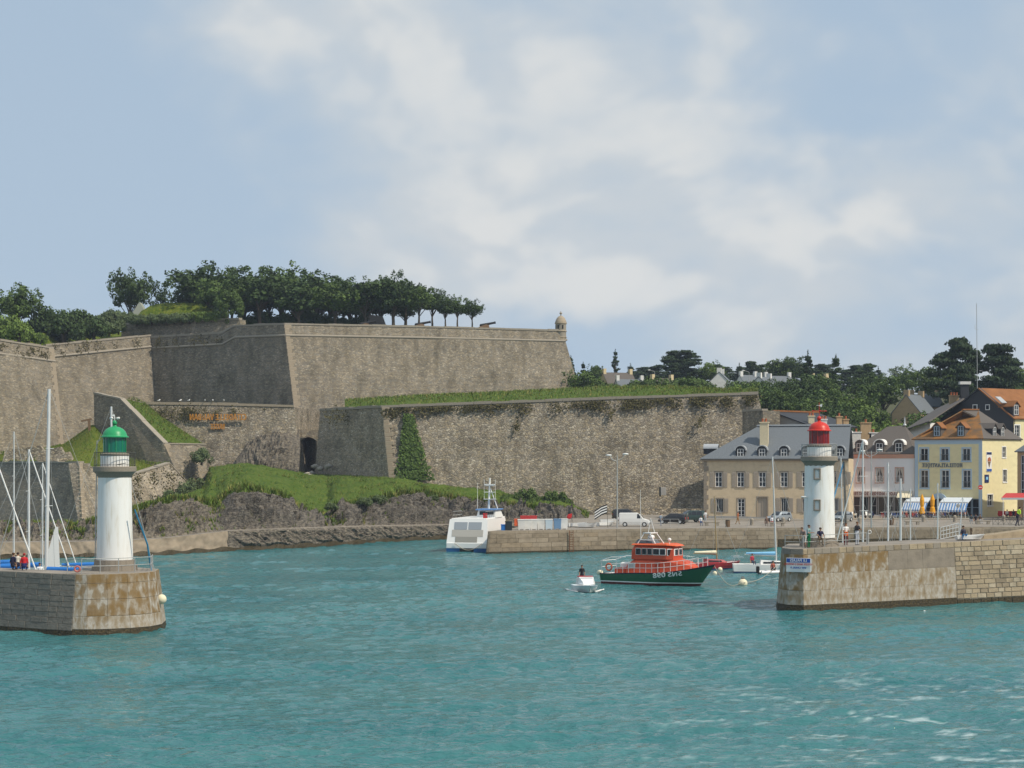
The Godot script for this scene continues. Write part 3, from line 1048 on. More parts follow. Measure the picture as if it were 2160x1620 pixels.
func speed_sign() -> void:
	var a := up(1657.5, 140.75, 0)
	var b := up(1712, 139.9, 0)
	var x := (b - a).normalized()
	var z := x.cross(Vector3.UP)
	var w := 1.88
	var t := thing("harbour_sign", "white and blue notice board on the red light's jetty head", "sign", (a + b) / 2.0 + Vector3(0, 3.42, 0) + z * 0.06)
	t.basis = Basis(x, Vector3.UP, z)
	var g := Geo.new()
	g.cbox(Vector3(0, 0, -0.03), Vector3(w, 1.04, 0.06), 0.01)
	part(t, "board", g, M.gloss_white)
	g = Geo.new()
	g.box(Vector3(0, 0.34, 0.006), Vector3(w - 0.06, 0.3, 0.006))
	part(t, "header", g, M.sign_blue)
	letters(t, "lettering", "LE PALAIS", Vector3(0, 0.34, 0.02), Basis(), 0.2, M.gloss_white, 0.01)
	letters(t, "lettering", "VITESSE MAXI 3 NOEUDS", Vector3(0, 0.06, 0.02), Basis(), 0.14, M.sign_red, 0.01, 0.95)
	letters(t, "lettering", "VHF CANAL 9", Vector3(0, -0.2, 0.02), Basis(), 0.14, M.sign_blue, 0.01)
	for sx in [-1, 1]:
		g = Geo.new()
		g.box(Vector3(sx * (w / 2 - 0.05), 0, -0.25), Vector3(0.05, 0.9, 0.4))
		part(t, "bracket", g, M.rail_grey)


# ---------- citadel and shore ----------
func pix(list: Array) -> Array:
	var r := []
	for q in list:
		r.append(at(q[0], q[1], q[2]))
	return r


func rampart(called: String, label: String, tops: Array, bots: Array, m: Material, o := {}) -> Node3D:
	var T := pix(tops)
	var B := pix(bots)
	var t := thing(called, label, "rampart", Vector3(B[0].x, minf(B[0].y, B[-1].y), B[0].z))
	var thick: float = o.get("thick", 5.0)
	var g := Geo.new()
	var inw := []
	for i in T.size():
		var a: Vector3 = T[maxi(i - 1, 0)]
		var b: Vector3 = T[mini(i + 1, T.size() - 1)]
		inw.append(-Vector3(-(b.z - a.z), 0, b.x - a.x).normalized())
	for i in T.size() - 1:
		var out: Vector3 = -inw[i]
		g.quad_out(B[i], B[i + 1], T[i + 1], T[i], out)
		var k0: Vector3 = T[i] + inw[i] * thick
		var k1: Vector3 = T[i + 1] + inw[i + 1] * thick
		g.quad_out(T[i], T[i + 1], k1, k0, Vector3.UP)
		var f0 := Vector3(k0.x, B[i].y, k0.z)
		var f1 := Vector3(k1.x, B[i + 1].y, k1.z)
		g.quad_out(k0, k1, f1, f0, inw[i])
	for e in [0, T.size() - 1]:
		var k: Vector3 = T[e] + inw[e] * thick
		g.quad_out(T[e], k, Vector3(k.x, B[e].y, k.z), B[e], (T[e] - T[T.size() - 1 - e]))
	wpart(t, "masonry", g, m)
	if o.get("coping", 0.4) > 0.0:
		var ch: float = o.get("coping", 0.4)
		for i in T.size() - 1:
			var w: float = T[i].distance_to(T[i + 1])
			var n := maxi(1, int(w / o.get("slab", 3.0)))
			for k in n:
				var c := Geo.new()
				var a: Vector3 = T[i].lerp(T[i + 1], (k + 0.006) / n)
				var b: Vector3 = T[i].lerp(T[i + 1], (k + 0.994) / n)
				var iv: Vector3 = inw[i]
				var y := Vector3(0, ch, 0)
				var dz := Vector3(0, rr(-0.09, 0.06), 0)
				c.hexa([a - iv * 0.15, b - iv * 0.15, b + iv * 0.9, a + iv * 0.9, a - iv * 0.15 + y + dz, b - iv * 0.15 + y + dz, b + iv * 0.9 + y + dz, a + iv * 0.9 + y + dz])
				wpart(t, "coping_stone", c, o.get("coping_mat", M.coping))
	if o.has("cordon"):
		var c := Geo.new()
		var v: float = o.cordon
		for i in T.size() - 1:
			var hgt: float = T[i].distance_to(B[i])
			var hgt2: float = T[i + 1].distance_to(B[i + 1])
			var a: Vector3 = T[i].lerp(B[i], v / hgt)
			var b: Vector3 = T[i + 1].lerp(B[i + 1], v / hgt2)
			c.tube(a, b, 0.26, 0.26, 8)
		wpart(t, "cordon", c, M.coping)
	if o.has("quoins"):
		for e in o.quoins:
			var A: Vector3 = T[e[0]]
			var D: Vector3 = B[e[0]]
			var side: Vector3 = (T[e[1]] - T[e[0]]).normalized()
			var n := int(A.distance_to(D) / 0.75)
			for k in n:
				var p := A.lerp(D, (k + 0.5) / n)
				var l := 1.5 if k % 2 == 0 else 0.95
				var c := Geo.new()
				c.cbox(p + side * l * 0.42 + inw[e[0]] * 0.25, Vector3(l, 0.7, 0.7), 0.05, Basis(side, Vector3.UP, side.cross(Vector3.UP)))
				wpart(t, "quoin", c, M.quoin)
	return t


func along(line: Array, px: float) -> Array:  # values of a polyline at px
	if px <= line[0][0]: return line[0].slice(1)
	for i in line.size() - 1:
		if px <= line[i + 1][0]:
			var f: float = (px - line[i][0]) / (line[i + 1][0] - line[i][0])
			var r := []
			for k in range(1, line[i].size()): r.append(lerpf(line[i][k], line[i + 1][k], f))
			return r
	return line[-1].slice(1)


func strip(ra: Array, rb: Array, nv: int, amp: float, freq: Vector3, s: int, bulge := 0.0, edge := true, ridged := false) -> ArrayMesh:
	var nz := FastNoiseLite.new()
	nz.seed = s
	nz.frequency = 1.0
	nz.fractal_octaves = 4
	if ridged: nz.fractal_type = FastNoiseLite.FRACTAL_RIDGED
	var rows := []
	for j in nv + 1:
		var v := float(j) / nv
		var r := PackedVector3Array()
		for i in ra.size():
			var p: Vector3 = ra[i].lerp(rb[i], v)
			var q: Vector3 = rb[i] - ra[i]
			var e: Vector3 = (ra[mini(i + 1, ra.size() - 1)] - ra[maxi(i - 1, 0)])
			var n := e.cross(q).normalized()
			if n.y < 0.0 and absf(n.y) > 0.05 or (absf(n.y) <= 0.05 and n.z < 0.0): n = -n
			var k := 1.0 if not edge else minf(1.0, sin(v * PI) * 2.2)
			# strata lean to one side
			var w := Vector3(p.x - p.y * 0.75, p.y + p.x * 0.75, p.z)
			var ledge := 0.0
			if ridged:
				k *= smoothstep(0.0, 14.0, minf(i, ra.size() - 1 - i))
				ledge = fposmod(w.y * 0.62 + nz.get_noise_3dv(w * Vector3(0.07, 0.2, 0.07)) * 1.3, 1.0) * 0.8 + fposmod(w.y * 1.7 + nz.get_noise_3dv(w * 0.2), 1.0) * 0.35 - 0.5
			r.append(p + n * ((nz.get_noise_3dv(w * freq) + ledge) * amp * k + bulge * sin(v * PI)))
		rows.append(r)
	if ridged:  # broken rock: every facet flat
		var g := Geo.new()
		for j in nv:
			for i in ra.size() - 1:
				g.quad(rows[j][i], rows[j][i + 1], rows[j + 1][i + 1], rows[j + 1][i])
		return g.mesh()
	return grid_mesh(rows)


func make_citadel() -> void:
	rng.seed = 202
	rampart("citadel_rampart", "tall sunlit rampart of the upper bastion behind the row of trees", [[600, 685, 385], [905, 691, 395], [1187, 699, 404]], [[630, 940, 379], [930, 905, 389], [1238, 880, 398]], M.rampart, {"cordon": 2.3, "thick": 4.0, "quoins": [[0, 1]]})
	rampart("citadel_rampart", "shaded flank of the upper bastion above the wall with bronze lettering", [[318, 713, 412], [468, 704, 397.5], [494, 689, 395], [600, 685, 385]], [[332, 890, 408], [478, 890, 393.5], [505, 890, 391], [630, 940, 379]], M.rampart, {"cordon": 2.3, "thick": 3.0})
	rampart("citadel_rampart", "curtain rampart with weeds between the shaded flank and the far bastion", [[96, 730, 393], [318, 709, 412]], [[130, 985, 388], [336, 930, 407]], M.rampart, {"cordon": 2.4, "thick": 3.0})
	rampart("citadel_rampart", "bastion rampart with pale corner stones rising behind the sailing masts", [[-140, 698, 336], [0, 719, 349], [113, 736, 361]], [[-140, 1010, 330], [0, 1000, 343], [140, 1000, 355]], M.rampart, {"cordon": 2.5, "thick": 4.0, "quoins": [[2, 1]]})
	rampart("inner_parapet", "low set-back parapet wall below the grassy mound", [[256, 686, 421], [505, 674, 401]], [[256, 735, 420], [470, 735, 402]], M.rampart, {"thick": 2.0})
	rampart("outwork_rampart", "long rubble rampart with ivy standing behind the quay", [[675, 867, 350], [805, 860, 327], [1000, 853, 325.5], [1300, 842, 323], [1600, 832, 320.5]], [[662, 1020, 345.5], [821, 1020, 322.5], [1012, 1075, 321], [1312, 1110, 318.5], [1650, 1110, 316]], M.rubble, {"thick": 2.2, "coping": 0.45, "quoins": [[1, 2]]})
	rampart("lettered_rampart", "rubble wall bearing bronze lettering below the upper bastion", [[296, 853, 353], [460, 855, 351.5], [621, 859, 350]], [[296, 1010, 350], [462, 1010, 348.5], [634, 1010, 347]], M.rubble, {"thick": 26.0, "coping": 0.5, "coping_mat": M.quoin})
	rampart("wing_wall", "shaded wing wall whose coping slopes down beside the grass ramp", [[198, 831, 345], [255, 843, 338], [300, 890, 333.5], [346, 936, 329]], [[200, 1000, 341], [268, 1000, 334], [322, 1000, 329], [374, 1000, 325.5]], M.rampart, {"thick": 0.8, "coping": 0.3})
	rampart("ramp_front_wall", "short front wall closing the foot of the grass ramp", [[346, 937, 329], [434, 938, 337]], [[362, 1070, 325.5], [440, 1070, 333]], M.rampart, {"thick": 2.0, "coping": 0.25, "quoins": [[0, 1]]})
	rampart("shore_bastion", "low bastion with a dark shaded face standing on the shore behind the masts", [[-140, 977, 327], [20, 977, 311], [167, 977, 296]], [[-140, 1175, 318], [20, 1175, 302], [178, 1175, 287.5]], M.rampart, {"thick": 2.0, "coping": 0.3, "quoins": [[2, 1]]})
	rampart("shore_bastion", "low sunlit bastion face overgrown with plants behind the green-topped lighthouse", [[167, 977, 296], [192, 986, 299], [282, 1002, 307.5], [357, 978, 316], [440, 1066, 325]], [[178, 1175, 287.5], [206, 1175, 289.5], [296, 1165, 298], [384, 1150, 307], [452, 1140, 316]], M.rubble, {"thick": 2.0, "coping": 0.2})
	# return wall behind the beige house
	rampart("return_wall", "dark return wall at the end of the long rampart", [[1566, 869, 313], [1609, 866, 305]], [[1566, 1000, 313], [1611, 1000, 305]], M.rampart, {"thick": 3.0, "coping": 0.35})
	# arched passage
	var a := at(618, 1000, 352)
	var b := at(678, 1000, 354)
	var x := (b - a).normalized()
	var wd := a.distance_to(b)
	var y1 := at(640, 906, 353).y - a.y
	var t := thing("arched_passage", "dark arched passage between two ramparts", "passage", a)
	var g := Geo.new()
	var poly := [Vector2(0, -2), Vector2(1.1, -2), Vector2(0.95, 5.6)]
	for k in 9:
		var f := k / 8.0
		poly.append(Vector2(lerpf(0.95, wd - 0.9, f), 5.6 + sin(f * PI) * 1.0 + f * 0.6))
	poly.append_array([Vector2(wd - 0.9, -2), Vector2(wd, -2), Vector2(wd, y1), Vector2(0, y1)])
	g.prism(poly, -9.0, 0.0, Transform3D(Basis(x, Vector3.UP, x.cross(Vector3.UP)), Vector3.ZERO))
	part(t, "arch", g, M.rampart)
	g = Geo.new()
	g.box(x * wd / 2 + Vector3(0, 3, 0) - x.cross(Vector3.UP) * 9.0, Vector3(wd, 10, 0.4), Basis(x, Vector3.UP, x.cross(Vector3.UP)))
	part(t, "back_wall", g, M.rampart)
	# lettering
	var la := at(414, 880, 350.7)
	var lb := at(506, 880, 349.9)
	x = (lb - la).normalized()
	var z := x.cross(Vector3.UP)
	t = thing("wall_lettering", "bronze capital lettering fixed high on the rubble wall", "lettering", (la + lb) / 2.0 - z * 0.55)
	t.position = (la + lb) / 2.0 + z * 0.1
	letters(t, "lettering", "CITADELLE VAUBAN", Vector3.ZERO, Basis(x, Vector3.UP, z), 1.15, M.bronze_letter, 0.12, 0.72)
	letters(t, "lettering", "MUSEE", Vector3(0, -1.75, 0) - x * 0.05, Basis(x, Vector3.UP, z), 1.0, M.bronze_letter, 0.12, 0.6)
	# plateau and terraces
	var top := pix([[-140, 705, 342], [0, 726, 354], [100, 738, 368], [104, 733, 397], [300, 714, 414], [318, 716, 413], [468, 707, 400], [494, 692, 397], [600, 689, 388], [905, 695, 398], [1176, 702, 406], [1176, 702, 430], [1100, 700, 470], [300, 700, 480], [-160, 700, 470]])
	setting("citadel_ground", solid(top, lower(top, 22.0)), M.dry_grass)
	var sa := []
	var sb := []
	var sc := []
	var fr := [[662, 868, 353], [806, 860, 329], [1000, 853, 327.5], [1300, 842, 325], [1598, 832, 322.5]]
	var bk := [[662, 866, 374], [728, 843, 377], [900, 833, 384], [1222, 818, 398], [1300, 814, 380], [1420, 815, 355], [1500, 823, 340], [1598, 829, 330]]
	for i in 161:
		var p := 728.0 + (1598 - 728) * i / 160.0
		var f := along(fr, p)
		sa.append(at(p, f[0], f[1]))
		f = along(bk, p)
		sb.append(at(p, f[0], f[1]))
		sc.append(at(p, f[0] + 40, f[1] + 9))
	tufts(sa, sb, 3500, 0.42)
	var grass := setting("grass_berm", strip(sa, sb, 8, 0.35, Vector3(0.3, 0.3, 0.3), 7, 0.5), M.grass)
	part(grass, "rear_slope", strip(sb, sc, 3, 0.1, Vector3(0.3, 0.3, 0.3), 8), M.grass)
	# grass ramp beside the wing wall
	sa = []; sb = []
	for i in 31:
		var f := i / 30.0
		var q := along([[0, 255, 842, 338.6], [0.5, 300, 889, 334.1], [1, 346, 935, 329.6]], f)
		sa.append(at(q[0], q[1], q[2]) + Vector3(0, 0.2, 0))
		q = along([[0, 308, 851, 354], [0.45, 352, 886, 352], [1, 434, 937, 351]], f)
		sb.append(at(q[0], q[1], q[2]))
	tufts(sa, sb, 700, 0.34)
	setting("grass_ramp", strip(sa, sb, 8, 0.25, Vector3(0.4, 0.4, 0.4), 9), M.grass)
	# terrace behind the shore bastion
	sa = []; sb = []
	for i in 61:
		var p := -140.0 + (356 + 140) * i / 60.0
		var q := along([[-140, 976, 329], [20, 976, 313], [167, 976, 298], [192, 985, 301], [282, 1001, 309], [357, 977, 318], [440, 985, 322]], p)
		sa.append(at(p, q[0], q[1]))
		q = along([[-140, 965, 343], [60, 950, 352], [135, 936, 354], [196, 893, 345], [262, 960, 336], [350, 990, 330], [440, 1000, 336]], p)
		sb.append(at(p, q[0], q[1]))
	setting("grass_terrace", strip(sa, sb, 8, 0.25, Vector3(0.3, 0.3, 0.3), 10), M.dry_grass)
	# shore: rock foot, path, cliff, grass slope
	var wl := [[-160, 1182], [240, 1176], [340, 1172], [480, 1163], [640, 1155], [780, 1146], [940, 1137], [1100, 1134], [1240, 1133]]
	var pt := [[-160, 1146], [200, 1142], [340, 1136], [480, 1120], [640, 1114], [780, 1110], [940, 1107], [1240, 1104]]
	var ct := [[-160, 1120], [170, 1118], [240, 1095], [300, 1080], [360, 1064], [420, 1060], [455, 1072], [480, 1046], [515, 1038], [560, 1044], [600, 1056], [640, 1088], [690, 1100], [708, 1074], [770, 1069], [840, 1047], [900, 1048], [960, 1058], [1040, 1068], [1120, 1076], [1205, 1084], [1240, 1092]]
	var gt := [[-160, 1117, 300], [170, 1114, 284], [240, 1090, 288], [300, 1075, 294], [380, 1058, 306], [425, 1035, 322], [442, 985, 341], [520, 976, 346], [560, 984, 346], [625, 993, 347], [670, 1000, 343], [815, 1006, 323.5], [900, 1023, 322.5], [1020, 1034, 321.5], [1120, 1052, 320.5], [1205, 1066, 319.5], [1240, 1092, 319]]
	var r0 := []
	var rt := []
	var r1 := []
	var r2 := []
	var r3 := []
	var r4 := []
	var r6 := []
	for i in 701:
		var p := -160.0 + 1400.0 * i / 700.0
		var w := on(p, along(wl, p)[0], 0.0)
		var d := -w.z
		r0.append(Vector3(w.x, -0.8, w.z))
		rt.append(Vector3(w.x, 0.5 + 0.12 * sin(p * 0.11), w.z - 0.2))
		r1.append(at(p, along(pt, p)[0], d + 0.5))
		r2.append(at(p, 0, d + 2.6) * Vector3(1, 0, 1) + Vector3(0, r1[-1].y + 0.02, 0))
		r3.append(at(p, 0, d + 2.8) * Vector3(1, 0, 1) + Vector3(0, r1[-1].y + 0.1, 0))
		var g6 := along(gt, p)
		r6.append(at(p, g6[0], g6[1]))
		r4.append(at(p, along(ct, p)[0], minf(d + 11.0, lerpf(d, g6[1], 0.5))))
	var sh := setting("shore_rocks", strip(rt.slice(320), r1.slice(320), 16, 0.4, Vector3(0.12, 0.5, 0.12), 31, 0.0, true, true), M.rock)
	part(sh, "shore_wall", strip(rt.slice(0, 321), r1.slice(0, 321), 8, 0.25, Vector3(0.35, 0.6, 0.35), 38), M.quay_stone_c)
	part(sh, "tide_band", strip(r0, rt, 4, 0.3, Vector3(0.4, 0.9, 0.4), 37, 0.15), M.weed)
	setting("shore_path", strip(r1, r2, 2, 0.05, Vector3.ONE, 32), M.paving)
	part(sh, "path_bank", strip(r2, r3, 1, 0.0, Vector3.ONE, 33), M.rock)
	var cf := setting("cliff", strip(r3.slice(305), r4.slice(305), 40, 1.5, Vector3(0.08, 0.3, 0.12), 34, 0.4, true, true), M.dark_rock)
	part(cf, "pale_cliff", strip(r3.slice(0, 306), r4.slice(0, 306), 34, 1.2, Vector3(0.08, 0.3, 0.12), 34, 0.4, true, true), M.rock)
	setting("grass_slope", strip(r4, r6, 20, 0.9, Vector3(0.14, 0.2, 0.14), 35, 0.8), M.grass)
	tufts(r4, r6, 8000, 0.36)
	var r5 := []
	for i in r4.size(): r5.append(r4[i].lerp(r6[i], 0.06) - Vector3(0, 0.4, 0))
	tufts(r4, r5, 2600, 0.75)
	tufts(r3, r4, 2400, 0.5)
	tufts(sa, sb, 1500, 0.34)
	# kerb stones of the path
	# rock outcrop beside the lettered wall
	var o0 := []
	var o1 := []
	for i in 41:
		var p := 498.0 + 132.0 * i / 40.0
		o0.append(at(p, along([[498, 992], [630, 1000]], p)[0], along([[498, 342], [560, 341], [630, 343]], p)[0]))
		o1.append(at(p, along([[498, 975], [520, 940], [545, 922], [580, 908], [630, 905]], p)[0], 351))
	setting("rock_outcrop", strip(o0, o1, 18, 0.8, Vector3(0.25, 0.6, 0.25), 36, 1.4, false, true), M.rock)
	# boulders in the grass
	rng.seed = 77
	for q in [[512, 1010], [518, 1016], [560, 1003], [571, 1000], [580, 1004], [590, 1003], [566, 1010], [505, 1022], [530, 1030], [540, 1033], [648, 1008], [655, 1000], [665, 984], [676, 988], [690, 985], [650, 1006], [670, 1035], [725, 1021], [480, 1110]]:
		var f := along(gt, q[0])
		var c4 := along(ct, q[0])
		var v: float = clampf((c4[0] - q[1]) / maxf(1.0, c4[0] - f[0]), 0.0, 1.0)
		var w := on(q[0], along(wl, q[0])[0], 0.0)
		var dd := lerpf(minf(-w.z + 11.0, lerpf(-w.z, f[1], 0.5)), f[1], v)
		var rk := Geo.new()
		for k in 3: rk.ball(at(q[0], q[1], dd) + Vector3(rr(-0.5, 0.5), rr(-0.1, 0.2), 0.5 + rr(-0.3, 0.3)), Vector3(rr(0.4, 0.9), rr(0.25, 0.5), rr(0.3, 0.6)), 6)
		solo("boulder", "pale weathered boulder lying in the grass slope below the ramparts", "boulder", rk, M.pale_rock, "boulders in the grass slope", at(q[0], q[1], dd))
	echauguette()
	cannons()
	# timber post on the terrace
	g = Geo.new()
	var p0 := at(190, 940, 340)
	g.bar(p0, p0 + Vector3(-0.2, 4.6, 0), 0.4, 0.4)
	g.bar(p0 + Vector3(-1.6, 4.4, 0), p0 + Vector3(0.3, 4.8, 0), 0.3, 0.3)
	g.bar(p0 + Vector3(-2.2, 0, 0), p0 + Vector3(-0.2, 2.2, 0), 0.3, 0.3)
	solo("timber_post", "timber post with a cross beam on the grass terrace", "post", g, M.wood, "", p0)
	# ruined masonry bits on the terrace edge
	for q in [[60, 960, 318, 4.2, 1.6], [112, 962, 308, 2.6, 1.5], [135, 966, 304, 1.8, 1.0]]:
		g = Geo.new()
		var c := at(q[0], q[1], q[2])
		g.hexa([c + Vector3(-q[3], -1.2, 0.8), c + Vector3(q[3], -1.2, 0.8), c + Vector3(q[3], -1.2, -1), c + Vector3(-q[3], -1.2, -1), c + Vector3(-q[3] * 0.9, q[4] * 0.5, 0.6), c + Vector3(q[3] * 0.5, q[4], 0.6), c + Vector3(q[3] * 0.5, q[4], -0.8), c + Vector3(-q[3] * 0.9, q[4] * 0.5, -0.8)])
		solo("ruined_wall", "broken stump of masonry on the shore bastion's edge", "wall", g, M.rubble, "masonry stumps on the shore bastion", c - Vector3(0, 1.2, 0))
	# town hill
	var rows := []
	var nz := FastNoiseLite.new()
	nz.seed = 3; nz.frequency = 0.012
	for d in [318.0, 332.0, 350.0, 370.0, 390.0, 415.0, 440.0, 470.0, 500.0, 530.0, 560.0, 620.0, 720.0, 900.0]:
		var r := PackedVector3Array()
		for i in 61:
			var xx := lerpf(5.0, 420.0, i / 60.0) if d < 400 else lerpf(-260.0, 420.0, i / 60.0)
			var y := hill_y(d, xx)
			r.append(Vector3(xx, y + nz.get_noise_2d(xx, d) * 2.0 * smoothstep(330.0, 420.0, d), -d))
		rows.append(r)
	setting("town_hill", grid_mesh(rows), M.earth)


func tufts(ra: Array, rb: Array, count: int, size: float) -> void:
	rng.seed = count
	var g := Geo.new()
	for k in 6:
		var a := rr(0, TAU)
		var s := Vector3(cos(a), 0, sin(a))
		var l := s * rr(0.2, 0.7) + Vector3(0, rr(0.6, 1.1), 0)
		var side := Vector3(-s.z, 0, s.x) * 0.13
		g.tri(side, -side, l)
	var mm := MultiMesh.new()
	mm.transform_format = MultiMesh.TRANSFORM_3D
	mm.use_colors = true
	mm.mesh = g.mesh()
	mm.instance_count = count
	for i in count:
		var f := rng.randf() * (ra.size() - 1)
		var j := int(f)
		var v := rng.randf()
		var p: Vector3 = ra[j].lerp(rb[j], v).lerp(ra[mini(j + 1, ra.size() - 1)].lerp(rb[mini(j + 1, ra.size() - 1)], v), f - j)
		p.y += 0.75 * sin(v * PI) - 0.2
		var s := size * rr(0.6, 1.5)
		mm.set_instance_transform(i, Transform3D(Basis(Vector3.UP, rr(0, TAU)).scaled(Vector3(s, s, s)), p))
		var k := rng.randf()
		mm.set_instance_color(i, Color(0.115, 0.185, 0.035).lerp(Color(0.26, 0.23, 0.08), k * k) * rr(0.75, 1.25))
	var o := MultiMeshInstance3D.new()
	o.name = numbered("grass_tufts")
	o.multimesh = mm
	o.material_override = M.blade
	add_child(o)
	o.set_meta("kind", "stuff")
	o.set_meta("label", "rough tufts of grass growing over the slopes below the ramparts")
	o.set_meta("category", "grass")


func echauguette() -> void:
	var d := 404.5
	var c := at(1183, 982, d)
	var yy := func(py): return EYE + (HORIZON - py) * d / F
	var base: Vector3 = Vector3(c.x, yy.call(742), c.z)
	var t := thing("watch_turret", "domed stone watch turret on the corner of the upper bastion", "turret", base)
	var h := func(py): return yy.call(py) - base.y
	var g := Geo.new()
	g.lathe([Vector2(0.15, h.call(742)), Vector2(0.45, h.call(734)), Vector2(0.75, h.call(726)), Vector2(1.15, h.call(719)), Vector2(1.4, h.call(718)), Vector2(1.4, h.call(715))], 8, Vector3.ZERO, Basis(), 1.1)
	part(t, "corbel", g, M.quoin)
	g = Geo.new()
	g.lathe([Vector2(1.15, h.call(715)), Vector2(1.15, h.call(683))], 8, Vector3.ZERO, Basis(), 1.1)
	part(t, "drum", g, M.coping)
	for k in 3:
		g = Geo.new()
		g.lathe([Vector2(1.15, h.call([713, 700, 684][k])), Vector2(1.3, h.call([712.5, 699.5, 683][k])), Vector2(1.3, h.call([711, 698, 681][k])), Vector2(1.15, h.call([710.5, 697, 680.5][k]))], 8, Vector3.ZERO, Basis(), 1.1)
		part(t, "string_course", g, M.quoin)
	g = Geo.new()
	g.lathe([Vector2(1.25, h.call(681)), Vector2(1.15, h.call(677)), Vector2(0.85, h.call(671)), Vector2(0.5, h.call(667.5)), Vector2(0.2, h.call(666))], 8, Vector3.ZERO, Basis(), 1.1)
	part(t, "dome", g, M.quoin)
	g = Geo.new()
	g.lathe([Vector2(0.12, h.call(666)), Vector2(0.1, h.call(663)), Vector2(0.3, h.call(661.5)), Vector2(0.3, h.call(660)), Vector2(0.08, h.call(658.5)), Vector2(0.05, h.call(656))], 8)
	part(t, "finial", g, M.quoin)
	for a in [0.35, -0.55, -1.4]:
		g = Geo.new()
		g.box(Vector3(sin(a) * 1.09, h.call(690), cos(a) * 1.09), Vector3(0.3, 0.75, 0.16), Basis(Vector3.UP, a))
		part(t, "slit", g, M.black)


func cannons() -> void:
	var proto: Node3D = null
	for q in [[1026, 687, 402], [889, 685, 397], [772, 684, 393]]:
		var p := at(q[0], q[1], q[2])
		p.y += -0.15
		if proto:
			twin(proto, p + Vector3(0, -0.05, 0), 0.25, ["", "dark cannon on the parapet below the trees' last trunks", "dark cannon on the parapet beside the black tent"][[1026, 889, 772].find(q[0])])
			continue
		proto = thing("cannon", "dark cannon on the bare parapet towards the watch turret", "cannon", p, 0.2, "cannons on the parapet")
		var b := Basis(Vector3(0, 0, 1), 0.2)
		var g := Geo.new()
		g.lathe([Vector2(0.05, -1.5), Vector2(0.12, -1.45), Vector2(0.3, -1.3), Vector2(0.3, -1.1), Vector2(0.27, -0.2), Vector2(0.22, 1.7), Vector2(0.27, 1.85), Vector2(0.27, 2.0), Vector2(0.12, 2.0)], 12, Vector3(0, 0.45, 0), b * Basis(Vector3(0, 0, 1), -PI / 2))
		part(proto, "barrel", g, M.black)
		g = Geo.new()
		for s in [-0.35, 0.35]: g.prism([Vector2(-1.7, -0.5), Vector2(0.6, -0.5), Vector2(0.5, 0.3), Vector2(-0.2, 0.4), Vector2(-1.6, -0.1)], s - 0.06, s + 0.06)
		part(proto, "carriage", g, M.wood)
	var g2 := Geo.new()
	var c := at(795, 686, 400)
	g2.hexa([c + Vector3(-2, -0.3, 1.5), c + Vector3(2, -0.3, 1.5), c + Vector3(2, -0.3, -1.5), c + Vector3(-2, -0.3, -1.5), c + Vector3(-1.4, 2.2, 1.2), c + Vector3(1.3, 1.7, 1.2), c + Vector3(1.3, 1.7, -1.2), c + Vector3(-1.4, 2.2, -1.2)])
	solo("tent", "small black tent pitched on the bastion under the trees", "tent", g2, M.black, "", c)


# ---------- trees and plants ----------
func leaf(g: Geo, p: Vector3, out: Vector3, s: float) -> void:
	var n := (out + Vector3(rr(-1, 1), rr(-1, 1), rr(-1, 1)) * 0.75).normalized()
	var x := n.cross(Vector3(rr(-1, 1), rr(-1, 1), rr(-1, 1))).normalized() * s
	var y := n.cross(x) * rr(0.5, 0.9)
	g.quad(p - x, p + y, p + x, p - y)


func clump(g: Geo, c: Vector3, r: Vector3, count: int, s: float, tone: float) -> void:
	for i in count:
		var d := Vector3(rng.randfn(), rng.randfn(), rng.randfn()).normalized()
		var k := rr(0.72, 1.08)
		if rng.randf() < 0.06: k = rr(1.08, 1.35)
		var w := minf(0.68 * tone * rr(0.75, 1.25), 1.0)
		g.col = Color(w, w, w)
		leaf(g, c + d * r * k, d, s * rr(0.7, 1.3))


